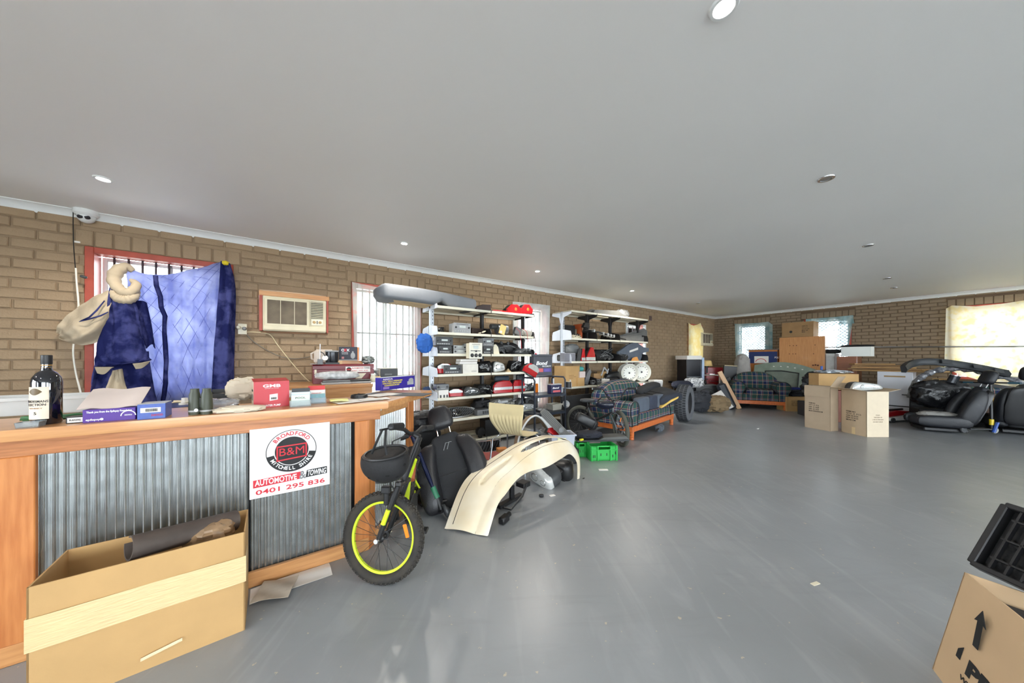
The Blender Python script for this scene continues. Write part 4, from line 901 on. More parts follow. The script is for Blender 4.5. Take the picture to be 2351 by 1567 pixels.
# flannel sleeve bulging out to the left and rolled collar
rn = random.Random(5)
def wr(u, v): return .014 * math.sin(9 * u + 5 * v) + .012 * math.sin(15 * v - 6 * u) + .006 * math.sin(31 * u + 11 * v)
m = MB(); rails(m, [[(256, 664, .15), (225, 676, .15), (190, 695, .13), (162, 716, .11), (140, 742, .09), (130, 762, .08)], [(255, 690, .20), (225, 712, .25), (190, 735, .25), (165, 752, .21), (146, 764, .14), (133, 767, .09)], [(250, 730, .23), (225, 752, .28), (195, 768, .28), (170, 776, .23), (152, 778, .15), (135, 772, .09)], [(240, 770, .20), (222, 786, .20), (195, 792, .18), (172, 790, .15), (152, 785, .11), (138, 776, .08)]], 44, 30, .005, wr); m.build('flannel_lining_bulge', QL, qt, 60)
for l in ([(240, 690, .26), (222, 712, .29), (205, 728, .30), (185, 736, .28)], [(248, 716, .26), (232, 724, .29), (205, 732, .30), (182, 738, .27)]):
    m = MB(); m.tube([wp(*q) for q in l], [.004, .006, .006, .003], 6); m.build('dark_seam', QD, qt, 60)
def collar(l, rr, nm):
    P = [wp(*q) for q in l]; pts = [cat0(P, i / 40) for i in range(41)]; r = [cat0([Vector((x, 0, 0)) for x in rr], i / 40).x * (1 + .07 * math.sin(i * 1.7)) for i in range(41)]
    m = MB(); m.tube(pts, r, 14); m.build(nm, QL, qt, 60)
def cat0(P, u):
    x = u * (len(P) - 1); i = min(int(x), len(P) - 2); u = x - i; a, b, c, d = P[max(i - 1, 0)], P[i], P[i + 1], P[min(i + 2, len(P) - 1)]
    return .5 * ((2 * b) + (c - a) * u + (2 * a - 5 * b + 4 * c - d) * u * u + (3 * b - a - 3 * c + d) * u ** 3)
collar([(306, 622, .12), (290, 613, .13), (270, 622, .14), (262, 642, .15), (272, 662, .18), (290, 672, .22), (306, 666, .22), (313, 652, .18), (300, 642, .15)], [.02, .04, .048, .045, .042, .042, .038, .03, .015], 'rolled_collar')
collar([(258, 664, .17), (268, 682, .21), (288, 688, .23), (306, 682, .22), (316, 668, .18)], [.02, .035, .04, .035, .02], 'rolled_collar')
# stitched diamonds on the backlit panel
Rp = [[wp(*q) for q in r] for r in PANEL]
def pan(u, v): return cat0([cat0(r, u) for r in Rp], v) + nL * .012
k = 0
for s_ in (1, -1):
    for j in range(-4, 10):
        pts = []
        for i in range(25):
            v = i / 24; u = (j * .16 + v * 1.1) if s_ > 0 else (j * .16 + .3 - v * 1.1 + .6)
            if 0 <= u <= .97: pts.append(pan(u, v))
        if len(pts) > 3: m = MB(); m.tube(pts, (.0013), 4); m.build('stitch_line', M('stitch_blue', (70, 78, 150), .8), qt, 0)
# ================================================================ cartons
def carton(name, label, w, d, h, loc, rot, mat=CARD, open_=True, flaps=(), th=.005, inner=None, taper=0, group=None):
    """corrugated box, front face at local y=0; flaps: (side, length, angle above the rim, +outwards)"""
    t = thing(name, label, 'box', loc, rot, group); k = taper
    V = lambda x, y, z: (x * (w / 2) * (1 + k * (1 - z)), d / 2 + y * (d / 2) * (1 + k * (1 - z)), z * h)
    def wall_(a, b):
        (x0, y0), (x1, y1) = a, b; e = Vector((y1 - y0, -(x1 - x0), 0)).normalized() * th
        q = [Vector(V(x0, y0, 0)), Vector(V(x1, y1, 0)), Vector(V(x1, y1, 1)), Vector(V(x0, y0, 1))]
        m = MB(); m.add(q + [p - e for p in q], [(0, 1, 2, 3), (7, 6, 5, 4), (0, 4, 5, 1), (1, 5, 6, 2), (2, 6, 7, 3), (3, 7, 4, 0)]); return m.build('side_panel', mat, t, 0)
    C4 = [(-1, -1), (1, -1), (1, 1), (-1, 1)]
    for i in range(4): wall_(C4[i], C4[(i + 1) % 4])
    m = MB(); m.box(0, d / 2, th / 2, w * (1 + k) - th, d * (1 + k) - th, th); m.build('bottom_panel', mat, t, 0)
    if not open_: m = MB(); m.box(0, d / 2, h, w, d, th); m.build('top_panel', mat, t, 0)
    for (sd_, ln, an) in flaps:
        a = R(an); o, u = {'f': ((0, 0), (0, -1)), 'b': ((0, d), (0, 1)), 'l': ((-w / 2, d / 2), (-1, 0)), 'r': ((w / 2, d / 2), (1, 0))}[sd_]
        half = (w if sd_ in 'fb' else d) / 2; s_ = (1, 0) if sd_ in 'fb' else (0, 1)
        p0 = Vector((o[0], o[1], h)); e = Vector((u[0] * math.cos(a), u[1] * math.cos(a), math.sin(a))) * ln; sv = Vector((s_[0], s_[1], 0)) * half; nn = e.cross(sv).normalized() * .004
        q = [p0 - sv, p0 + sv, p0 + sv * .97 + e, p0 - sv * .97 + e]
        m = MB(); m.add(q + [p + nn for p in q], [(0, 1, 2, 3), (7, 6, 5, 4), (0, 4, 5, 1), (1, 5, 6, 2), (2, 6, 7, 3), (3, 7, 4, 0)]); m.build('flap', mat, t, 0)
    return t
def printlines(t, lines, x, z, wd, hh, mat=INK, y=-.001, T=None, gap=1.7):
    for i, s_ in enumerate(lines):
        ww = wd * min(1, len(s_) / max(len(q) for q in lines)); text(s_, ww, hh, mat, t, (T or I4) @ T_front(x - (wd - ww) / 2, y, z - i * hh * gap), bold=.01)
# big front carton
pl = G(60, 1590); pl = Vector((-1.648, 1.064, 0)); pr = Vector((-1.20, 1.41, 0)); wv = pr - pl; w = wv.length; rz = math.atan2(wv.y, wv.x); mid = (pl + pr) / 2
hb = CAMZ - (1385 - 822) * pl.y / FPX * 1.0
hb = .44; d = .27
t = carton('cardboard_carton', 'big open cardboard carton taped along its front, before the bar', w, d, hb, mid, rz, CARD)
m = MB(); m.grid(lambda u, v: (w * 1.012 * (u - .5), -.004 - .002 * math.sin(9 * u), hb * (.50 + .26 * v) - .0 * u), 20, 4, .0015); m.build('packing_tape', TAPE, t, 40)
for sx in (-1, 1): m = MB(); m.box(sx * (w / 2 + .002), .05, hb * .63, .002, .10, hb * .26); m.build('packing_tape', TAPE, t, 0)
m = MB(); m.grid(lambda u, v: (w * (.06 + .2 * u) - .06, -.0075, hb * (.10 + .028 * v) + .02 * u), 10, 2, .001); m.build('torn_tape', M('tape_shred', (214, 196, 160), .4, var=.2, scale=40), t, 30)
fl = .27
m = MB(); m.box(0, d / 2, fl, w - .03, d - .03, .012); m.build('inner_flap', CARDB, t, 0)
Tb = Matrix.Translation(mid) @ Matrix.Rotation(rz, 4, 'Z')
def inb(x, y, z): return Tb @ Vector((x, y, z))
# contents of the carton
def roll_mat():
    m = MB()
    def f(u, v):
        a = 5.2 * u; r = .045 + .018 * u
        return (.34 * (v - .5), r * math.cos(a + 1.0), r * math.sin(a + 1.0) * .9 + .06)
    m.grid(f, 40, 8, .006); return m
o = roll_mat().build('rolled_mat', M('dusty_rubber_mat', (78, 68, 62), .7, var=.3, scale=9), None, 50, inb(w * .13, .15, fl + .115), (R(0), R(7), rz + .42)); tag(o, 'rolled dusty rubber mat sticking out of the big open carton', 'mat')
m = MB(); m.box(0, 0, .02, .26, .10, .03, .003); m.box(.02, -.0, .04, .2, .08, .012, .002); tag(m.build('catalogue', M('teal_grey_print', (96, 116, 128), .4, rgb2=(186, 190, 192), scale=30), None, 0, inb(w * .06, .07, fl + .03), (R(12), R(-8), rz)), 'thin blue grey catalogue below the rolled mat in the carton', 'book')
m = MB(); m.box(0, 0, .035, .15, .10, .06, .003); ob = m.build('small_carton', M('pale_box', (206, 190, 172), .6), None, 0, inb(-w * .12, .10, fl + .008), (R(20), R(6), rz + .2)); tag(ob, 'small pale box in the middle of the big open carton', 'box')
m = MB(); m.box(0, 0, .02, .06, .08, .04, .002); tag(m.build('paper_packet', PAPER, None, 0, inb(-w * .24, .10, fl + .012), (R(25), 0, rz - .3)), 'small white packet at the left inside the big carton', 'packet')
crumple('plastic_bag', 'crumpled brown plastic bag at the right end of the big carton', 'bag', .17, .14, .10, inb(w * .27, .15, fl + .05), M('brown_film', (150, 122, 92), .25, var=.25, scale=14, coat=.5), 41, rz, .3)
m = MB(); m.grid(lambda u, v: (.22 * (u - .5), .12 * (v - .5), .05 * math.sin(5 * u + 2 * v) * (1 - u) + .03 * u), 10, 8, .002); tag(m.build('torn_paper', CARDB, None, 40, inb(w * .27, .08, fl + .07), rz), 'torn brown paper beside the rolled mat', 'paper')
# papers on the floor beside it
q = G(672, 1335); sheet('floor_paper', 'clean white sheet on the floor against the bar base', .36, .13, q, RL + .05, PAPER, .006, 3)
q = G(598, 1360); q.z = .0; sheet('floor_paper', 'dirty torn paper on the floor beside the big carton', .16, .16, q, RL - .3, M('dirty_paper', (196, 184, 168), .8, var=.15), .01, 8)
# ================================================================ bicycles
def wheel(parent, hub, axis, r, tr, rim, tyremat, knob=True, spk=28, rimw=.018, name='wheel'):
    """wheel as a part: tyre, rim, spokes, hub below it"""
    ax = Vector(axis).normalized(); T = Matrix.Translation(Vector(hub)) @ ax.to_track_quat('Z', 'Y').to_matrix().to_4x4(); n = 64
    m = MB(T); ring = []
    for i in range(n):
        a = 2 * math.pi * i / n; ring.append([((r - tr + tr * math.cos(b)) * math.cos(a), (r - tr + tr * math.cos(b)) * math.sin(a), tr * 1.02 * math.sin(b)) for b in [2 * math.pi * j / 12 for j in range(12)]])
    m.ring_loft(ring, closed=True)
    if knob:
        for i in range(56):
            for j, (b, s_) in enumerate(((-.9, .9), (-.45, 1.1), (0, 1.1), (.45, 1.1), (.9, .9))):
                a = 2 * math.pi * (i + (.5 if j % 2 else 0)) / 56; rr = r - tr + (tr + .001) * math.cos(b)
                m.box(0, 0, 0, .010, .011 * s_, .009, .001, T=Matrix.Rotation(a, 4, 'Z') @ TR(rr, 0, tr * math.sin(b), 0, -math.degrees(b), 0))
    ty = m.build(name, tyremat, parent, 50)
    ri = r - 2 * tr + .006
    m = MB(T); m.ring_loft([[((ri + dr) * math.cos(a), (ri + dr) * math.sin(a), z) for dr, z in ((0, -rimw / 2), (.008, -rimw / 2), (.008, rimw / 2), (0, rimw / 2), (-.016, rimw * .35), (-.016, -rimw * .35))] for a in [2 * math.pi * i / n for i in range(n)]], closed=True); m.build('rim', rim, ty, 30)
    m = MB(T)
    for i in range(spk):
        a = 2 * math.pi * i / spk; b = a + (.5 if (i // 2) % 2 else -.5); z = .028 * (1 if i % 2 else -1)
        m.cyl((.02 * math.cos(b), .02 * math.sin(b), z), ((ri - .014) * math.cos(a), (ri - .014) * math.sin(a), 0), .0012, n=4)
    stuff(m.build('spokes', STEEL if not knob else BLK, ty, 0))
    m = MB(T); m.lathe([(.008, -.045), (.022, -.03), (.022, -.024), (.012, -.02), (.012, .02), (.022, .024), (.022, .03), (.008, .045)], 14); m.build('hub', BLK, ty)
    return ty
LIME = M('lime_paint', (196, 216, 40), .35, var=.04)
Cb = Vector((-.72, 1.70, 0)); wd = Vector((math.cos(-.17), math.sin(-.17), 0)); wn_ = Vector((math.sin(-.17), -math.cos(-.17), 0))
t = thing('mountain_bike', 'lime and black mountain bike parked against the end of the bar', 'bicycle', Cb); rw = .236
lean = .16
axf = (wn_ + Vector((0, 0, lean))).normalized(); upw = (Vector((0, 0, 1)) - axf * axf.z).normalized(); hubF = upw * rw
TYRE = M('muddy_tyre', (58, 52, 44), .85, var=.3, scale=20, rgb2=(38, 37, 36))
wheel(t, hubF, axf, rw, .026, LIME, TYRE, name='front_wheel')
st = (upw * .94 + wd * .30).normalized()                                    # steering axis
cr = hubF + st * .31; hb0 = hubF + st * .40; ht = hubF + st * .54
for sx in (-1, 1):
    f = MB(); o_ = axf * (.045 * sx); f.tube([hubF + o_, hubF + o_ + st * .16, cr + o_ * .95], [.014, .017, .017], 10); fl_ = f.build('fork_leg', BLK, t)
    if sx > 0: f = MB(); f.tube([hubF + o_ * 1.32 + st * .09, hubF + o_ * 1.32 + st * .17], .013, 8); f.build('fork_decal', LIME, fl_)
    f = MB(); f.tube([hubF + o_ * 1.1, hubF + o_ * 1.6], .012, 10); f.build('axle_nut', CHROME, fl_)
f = MB(); f.box(0, 0, 0, .13, .035, .03, .008, T=Matrix.Translation(cr) @ axf.to_track_quat('X', 'Z').to_matrix().to_4x4()); f.build('fork_crown', BLK, t)
f = MB(); f.tube([cr, ht], .018, 12); f.build('head_tube', BLK, t)
BB = Vector((.03, .34, .26)); hubR = Vector((-.03, .68, .232)); sT = Vector((.0, .52, .50))
P1_ = hb0 + st * .05
for nm, pts, r_, mt in (('top_tube', [ht - st * .03, sT - Vector((0, .02, .10))], .013, BLK), ('down_tube', [hb0, BB], .018, LIME), ('down_tube', [hb0 + Vector((.03, .02, .03)), Vector((.07, .22, .42)), BB], .011, LIME), ('seat_tube', [BB, sT], .016, BLK), ('chain_stay', [BB + Vector((.03, 0, 0)), hubR + Vector((.05, 0, 0))], .010, BLK), ('chain_stay', [BB - Vector((.03, 0, 0)), hubR - Vector((.05, 0, 0))], .010, BLK), ('seat_stay', [sT - Vector((-.02, 0, .12)), hubR + Vector((.05, 0, 0))], .008, LIME), ('seat_stay', [sT - Vector((.02, 0, .12)), hubR - Vector((.05, 0, 0))], .008, LIME)):
    f = MB(); f.tube(pts, r_, 10); f.build(nm, mt, t)
wheel(t, hubR, (1, .18, -.08), .232, .026, LIME, TYRE, name='rear_wheel')
f = MB(); f.tube([Vector((.055, .36, .42)), Vector((.04, .44, .50))], .026, 12); f.build('shock_spring', M('rust_spring', (150, 80, 50), .5), t)
f = MB(); f.sell(sT + Vector((0, .02, .05)), (.06, .12, .025), .7, .8, 8, 14); f.build('saddle', BLKM, t)
f = MB(TR(BB.x + .05, BB.y, BB.z, 0, 90, 0)); f.lathe([(.02, -.004), (.075, -.004), (.078, 0), (.075, .004), (.02, .004)], 28); f.build('chainring', M('dark_steel', (60, 60, 62), .4, .7), t)
for sx in (-1, 1):
    f = MB(); a_ = BB + Vector((.065 * sx, 0, 0)); e_ = a_ + Vector((.01 * sx, -.07 * sx, -.12)); f.tube([a_, e_], .010, 8); c_ = f.build('crank', BLK, t)
    f = MB(); f.box(e_.x + .045 * sx, e_.y, e_.z, .08, .06, .018, .004); f.build('pedal', BLK, c_)
# bars
bc = ht + st * .03; f = MB(); f.tube([ht, bc], .017, 10); f.tube([bc, bc + wd * -.04 + Vector((0, 0, .02))], .016, 10); f.build('stem', BLK, t)
bc2 = bc + wd * -.04 + Vector((0, 0, .02)); e1 = bc2 + axf * .235 + Vector((-.0, 0, .05)); e2 = bc2 - axf * .26 + Vector((0, 0, .02))
f = MB(); f.tube([e1, bc2 + axf * .1 + Vector((0, 0, .03)), bc2 + axf * .04, bc2 - axf * .04, bc2 - axf * .12 + Vector((0, 0, .03)), e2], .011, 10); hbr = f.build('handlebar', BLK, t)
for a_, b_ in ((e1, .11), (e2, -.11)): f = MB(); f.tube([a_, a_ - axf * b_], .0175, 12); f.build('grip', BLKM, hbr)
f = MB(); f.tube([e1 - axf * .12, e1 - axf * .12 - wd * .05 - Vector((0, 0, .01)), e1 - axf * .02 - wd * .07 - Vector((0, 0, .02))], .006, 8); f.build('brake_lever', BLK, hbr)
f = MB(); q0 = bc2 + axf * .05; f.tube([q0, q0 + Vector((-.06, -.08, -.02)), q0 + Vector((-.08, -.07, -.16)), cr + axf * .08 - wd * .03, cr + axf * .05 - st * .04], .004, 6); f.build('brake_cable', BLK, t)
f = MB(Matrix.Translation(cr + axf * .07 - wd * .05 - st * .03)); f.box(0, 0, 0, .05, .03, .04, .006); f.box(.0, 0, -.05, .025, .02, .07, .006); f.box(-.02, -.01, .05, .06, .03, .02, .004); f.build('brake_caliper', BLK, t)
ra = R(-8); f = MB(Matrix.Translation(hubF) @ axf.to_track_quat('Z', 'Y').to_matrix().to_4x4())
o_ = hubF + (wd * math.cos(R(18)) + upw * math.sin(R(18))) * (rw * .62) + axf * .012
f = MB(Matrix.Translation(o_)); f.box(0, 0, 0, .020, .010, .075, .003, rot=(0, -14, 0)); f.build('reflector', ORANGE, t)
# helmet hanging on the bar
hp = A(885, 1052, 1.60); th_ = thing('bike_helmet', 'matt black skate helmet hanging from the lime mountain bike handlebar', 'helmet', hp, R(-12))
def hf(p):
    x, y, z = p; z2 = z * (1.0 if z < 0 else .62 + .12 * x); return (x, y, -z2 if False else z2)
f = MB(TR(0, 0, 0, 8, 8, 0)); f.sell((0, 0, 0), (.118, .10, .098), .95, .95, 16, 28, fn=lambda p: (p[0], p[1], min(p[2], .45 + .25 * p[0]))); f.build('shell', BLKM, th_, 50)
f = MB(TR(0, 0, 0, 8, 8, 0)); f.tube([(.112 * math.cos(a) * .93, .095 * math.sin(a) * .93, .046 + .022 * math.cos(a)) for a in [2 * math.pi * i / 28 for i in range(28)]], .007, 8, closed=True); f.build('rim_trim', BLK, th_)
for (a, z) in ((-55, -.02), (-30, -.035), (-80, -.05), (-105, -.05), (-10, .015)):
    f = MB(TR(0, 0, 0, 8, 8, 0)); k_ = math.sqrt(max(0, 1 - (z / .098) ** 2)); f.sell((.115 * math.cos(R(a)) * k_, .098 * math.sin(R(a)) * k_, z), (.011, .008, .006), 1, 1, 6, 10); f.build('vent_hole', M('vent_black', (6, 6, 6), .9), th_)
for sx in (-1, 1): f = MB(); f.tube([(.04 * sx, -.05, .05), (.025 * sx + .01, -.055, .10), (.006 + .01 * sx, -.02, .16)], .006, 6); f.build('strap', BLKM, th_)
# scooter tube leaning on the seat
def scooter(name, label, base, top, cmat, barw, deckdir, deckl, clamp, fold=True, grips=None):
    t = thing(name, label, 'scooter', base); v = top - base; u = v.normalized(); sdv = u.cross(deckdir).normalized()
    f = MB(); f.tube([u * .16, v], .017, 12); f.build('steering_tube', cmat, t)
    f = MB(); f.tube([u * .13, u * .22], .024, 12); f.build('clamp', clamp, t)
    f = MB(); f.tube([u * .03, u * .15], .021, 12); f.build('fork_sleeve', BLK, t)
    f = MB(); f.tube([v - sdv * barw / 2, v - sdv * .05, v + sdv * .05, v + sdv * barw / 2], .011, 10); bb = f.build('handlebar', BLK, t)
    for s_ in (-1, 1): f = MB(); f.tube([v + sdv * (barw / 2) * s_, v + sdv * (barw / 2 - .12) * s_], .016, 10); f.build('grip', grips or BLKM, bb)
    f = MB(Matrix.Translation(v)); f.sell((0, 0, 0), (.03, .02, .02), .6, .8, 8, 12); f.build('bar_clamp', M('pink_anodised', (196, 80, 110), .3, .6) if not grips else BLK, t)
    f = MB(); f.tube([u * .03 - sdv * .02, -deckdir * .03 - Vector((0, 0, -.05)) - sdv * .02], .012, 8); f.tube([u * .03 + sdv * .02, -deckdir * .03 - Vector((0, 0, -.05)) + sdv * .02], .012, 8); f.build('fork', BLK, t)
    T = Matrix.Translation(-deckdir * .04 + Vector((0, 0, .05))) @ sdv.to_track_quat('Z', 'Y').to_matrix().to_4x4()
    f = MB(T); f.lathe([(.02, -.012), (.045, -.012), (.05, -.006), (.05, .006), (.045, .012), (.02, .012)], 20); f.build('front_wheel', DGREY if not grips else M('grey_wheel', (150, 150, 144), .5), t)
    dl = deckdir * deckl; T = Matrix.Translation(deckdir * (.06 + deckl / 2) + Vector((0, 0, .07))) @ deckdir.to_track_quat('X', 'Z').to_matrix().to_4x4()
    f = MB(T); f.box(0, 0, 0, deckl, .11, .02, .006); f.build('deck', DGREY if grips else BLK, t)
    T = Matrix.Translation(deckdir * (.10 + deckl) + Vector((0, 0, .05))) @ sdv.to_track_quat('Z', 'Y').to_matrix().to_4x4(); f = MB(T); f.lathe([(.02, -.012), (.045, -.012), (.05, 0), (.045, .012), (.02, .012)], 20); f.build('rear_wheel', DGREY, t)
    return t
b0 = G(1019, 1190); tp = A(945, 997, b0.y + .16)
sc = scooter('kick_scooter', 'navy kick scooter tipped between the mountain bike and the black car seat', b0 + Vector((0, 0, .03)), tp, M('navy_tube', (26, 34, 66), .25, .4), .30, Vector((-.5, .86, .0)).normalized(), .34, M('green_black', (40, 110, 80), .4))
u = (tp - b0).normalized()
# ================================================================ car seats
def car_seat(name, label, loc, rz, rec=25, back=True, cushion=True, mat=LEATH, mat2=None, w=.5, tilt=0, headrest=True, roll=0):
    """seat facing -y; rec = recline of the backrest from upright, tilt = whole seat tipped back"""
    t = thing(name, label, 'car seat', loc, (R(-tilt), R(roll), rz)); mat2 = mat2 or LEATHC; hb = .58
    if cushion:
        m = MB(); m.box(0, .02, .05, w * .8, .46, .05, .01); m.build('rail_base', BLK, t)
        m = MB(); m.sell((0, 0, .16), (w * .32, .27, .07), .5, .35, 10, 20); m.build('seat_cushion', mat2, t)
        for s_ in (-1, 1): m = MB(); m.sell((s_ * w * .39, 0, .17), (w * .12, .29, .085), .6, .5, 10, 16); m.build('seat_bolster', mat, t)
    T = TR(0, .24 if cushion else 0, .15 if cushion else 0, -rec, 0, 0)
    m = MB(T); m.sell((0, .01, hb * .5), (w * .27, .055, hb * .5), .35, .45, 14, 18, fn=lambda p: (p[0] * (1 - .12 * p[2]), p[1], p[2])); bk = m.build('backrest', mat2, t)
    m = MB(T); m.box(0, -.047, hb * .42, w * .5, .006, .004); m.build('panel_seam', BLK, bk)
    for s_ in (-1, 1):
        m = MB(T); m.sell((s_ * w * .36, -.035, hb * .44), (w * .15, .10, hb * .46), .55, .6, 16, 16, fn=lambda p: (p[0] - s_ * .75 * max(0, p[2]) ** 2, p[1] * (1 - .35 * max(0, p[2])), p[2])); m.build('back_bolster', mat, t)
    m = MB(T); m.sell((0, .05, hb * .48), (w * .42, .045, hb * .48), .35, .4, 12, 18, fn=lambda p: (p[0] * (1 - .18 * max(0, p[2])), p[1], p[2])); m.build('back_shell', BLK, t)
    if headrest:
        h_ = MB(T); h_.sell((0, .005, hb + .155), (.105, .058, .105), .6, .7, 12, 20, fn=lambda p: (p[0] * (1 - .1 * p[2]), p[1], p[2])); hh = h_.build('headrest', mat, t)
        for s_ in (-1, 1): m = MB(T); m.cyl((.055 * s_, .01, hb - .02), (.055 * s_, .01, hb + .09), .0065, n=8); m.build('headrest_post', CHROME, hh)
    return t, T
b = G(1015, 1165); zb = .06
t, T = car_seat('car_seat', 'black leather car seat leaning back behind the navy scooter tube', Vector((-.40, 2.50, .06)), R(9), rec=26, cushion=False, mat=LEATH, w=.56, tilt=0, roll=-17)
for i in range(2): m = MB(T @ TR(0, -.048, .46, 90)); m.tube([(-.03 + .03 * i, -.02, 0), (0 + .03 * i, .035, 0), (.03 + .02 * i, .03, 0)], .002, 5); m.build('stitched_mark', LGREY, t)
# ================================================================ white bumper standing like an arch
back = [(1021, 1214, 2.24), (1056, 1122, 2.40), (1090, 1080, 2.50), (1153, 1037, 2.68), (1195, 1014, 2.82), (1246, 1000, 3.0), (1278, 1003, 3.15), (1305, 1018, 3.27), (1326, 1050, 3.36), (1329, 1092, 3.38)]
crease = [(1091, 1226, 2.17), (1110, 1170, 2.24), (1141, 1110, 2.36), (1170, 1082, 2.46), (1205, 1051, 2.60), (1246, 1025, 2.76), (1289, 1014, 2.95), (1312, 1020, 3.08), (1329, 1052, 3.2), (1330, 1095, 3.22)]
front = [(1120, 1230, 2.15), (1141, 1163, 2.22), (1161, 1133, 2.31), (1187, 1100, 2.42), (1215, 1082, 2.55), (1255, 1071, 2.70), (1288, 1052, 2.88), (1308, 1042, 3.0), (1324, 1062, 3.12), (1325, 1100, 3.16)]
Rb = [[A(*q) for q in l] for l in (back, crease, front)]; og = Vector((Rb[1][0].x, Rb[1][0].y, 0))
def cat(P, u):
    x = u * (len(P) - 1); i = min(int(x), len(P) - 2); u = x - i; a, b, c, d = P[max(i - 1, 0)], P[i], P[i + 1], P[min(i + 2, len(P) - 1)]
    return .5 * ((2 * b) + (c - a) * u + (2 * a - 5 * b + 4 * c - d) * u * u + (3 * b - a - 3 * c + d) * u ** 3)
def bump(u, v):
    B_, C_, F_ = (cat(P, u) for P in Rb); mid = C_
    if v < .62: q = B_.lerp(C_, v / .62); k = v / .62
    else: q = C_.lerp(F_, (v - .62) / .38); k = 1 + (v - .62) / .38
    nrm = Vector((.25, -.45, .75)) if v < .62 else Vector((.45, -.7, .35))
    s_ = .022 * math.sin(math.pi * min(k, 1)) if v < .62 else .016 * math.sin(math.pi * (k - 1))
    x, y = (u - .27) / .10, (v - .34) / .085; ov = x * x + y * y
    if ov < 1: s_ -= .030 * min(1, (1 - ov) * 3)
    q = q + nrm * s_ - og; q.z = max(q.z, .004); return q
def bhole(u, v):
    x, y = (u - .60) / .17, (v - .40 - .10 * (u - .60)) / .115; return x * x + y * y < 1
BUMP = M('dirty_white_paint', (216, 198, 164), .35, rgb2=(228, 219, 200), scale=4)
bt = thing('bumper_cover', 'dirty white car bumper cover standing on its ends like an arch', 'bumper', og)
m = MB(); m.grid(bump, 110, 44, .004, holes=bhole); m.build('skin', BUMP, bt, 60)
def bl(v, u0, u1, n=40, off=.002): return [bump(u0 + (u1 - u0) * i / n, v) + Vector((.0, -off, off)) for i in range(n + 1)]
m = MB(); m.tube(bl(.13, .02, .80), .0035, 5); m.build('rubbing_strip', BLK, bt); m = MB(); m.tube(bl(.62, .0, .93), .0022, 5); m.build('crease_line', M('crease_brown', (110, 96, 76), .8), bt)  # thin brown line along the crease
# headlights and brackets under the arch
def headlight(name, label, w, h, d, loc, rot, dark=False, group=None, cat_='headlight'):
    t = thing(name, label, cat_, loc, rot, group)
    f = lambda p: (p[0] * (1 - .18 * p[2]), p[1], p[2] * (1 - .28 * max(-1, min(1, p[0]))))
    m = MB(); m.sell((0, d * .45, h / 2), (w / 2, d * .55, h / 2), .6, .6, 10, 20, fn=f); m.build('housing', BLK if dark else DGREY, t)
    m = MB(); m.sell((0, d * .12, h / 2), (w * .48, d * .3, h * .47), .5, .5, 10, 20, fn=f); m.build('lens', CLRL if not dark else M('smoked_lens', (70, 74, 76), .08, .2, coat=1), t)
    for s_, r_ in ((-.2, .3), (.18, .22)): m = MB(TR(w * s_, -d * .17, h * .5, 90)); m.lathe([(h * r_, -.01), (h * r_ * .8, .002), (h * r_ * .3, -.004), (.001, -.004)], 16); m.build('reflector_bowl', CHROME, t)
    m = MB(); m.box(w * .3, d * .9, h * .55, w * .2, d * .25, h * .3, .004); m.box(-w * .3, d * .85, h * .2, w * .12, d * .3, h * .15, .004); m.build('mounting_lug', BLK, t)
    return t
q = G(1252, 1122); headlight('headlight', 'clear car headlight lying on the floor under the bumper arch', .27, .17, .20, Vector((q.x - .04, q.y + .1, .0)), (R(18), R(20), R(-40)))
q = G(1300, 1100); headlight('headlight', 'black backed car headlight under the right end of the bumper arch', .24, .19, .16, Vector((q.x - .03, q.y + .10, .0)), (R(-8), R(-12), R(150)), True)
q = G(1180, 1170); t = thing('bracket', 'black steel bracket under the left half of the bumper arch', 'bracket', q + Vector((-.03, .10, 0)), R(50))
m = MB(); m.box(0, 0, .03, .30, .05, .03, .004); m.build('rail', BLK, t); m = MB(); m.tube([(-.12, 0, .02), (-.1, -.09, .02), (.02, -.11, .09), (.11, -.09, .16)], .010, 8); m.build('rod', BLK, t); m = MB(); m.box(.11, -.05, .15, .09, .09, .04, .004); m.box(.02, .0, .08, .04, .03, .14, .003); m.build('plate', BLK, t)
q = G(1157, 1205); m = MB(); m.box(0, 0, .03, .09, .05, .05, .008); m.cyl((-.04, 0, .035), (.08, 0, .035), .018, n=10); tag(m.build('metal_link', BLK, None, 40, q + Vector((.0, .03, 0)), R(60)), 'short black link on the floor beside the left foot of the bumper', 'bracket')
q = G(1268, 1137); m = MB(); m.box(0, 0, .002, .05, .03, .003); tag(m.build('paper_tag', PAPER, None, 0, q, .4), 'tiny white tag on the floor under the clear headlight', 'tag')
q = G(1243, 1140); m = MB(); m.sell((0, 0, .012), (.022, .014, .012), .6, .6, 6, 10); tag(m.build('rubber_grommet', BLK, None, 40, q), 'tiny black rubber piece on the floor under the bumper arch', 'rubber')
# dark trim panels on the floor in front of the bar end
q = G(975, 1165); t = thing('trim_panel', 'flat black trim panel on the floor behind the mountain bike', 'panel', q + Vector((.02, .10, .0)), R(40))
m = MB(); m.box(0, 0, .02, .34, .26, .03, .008); m.build('panel', BLK, t)
for x in (-.1, .0, .1): m = MB(); m.box(x, 0, .038, .006, .24, .008); m.build('rib', DGREY, t, 0)
m = MB(); m.box(0, .05, .038, .32, .006, .008); m.build('rib', DGREY, t, 0)
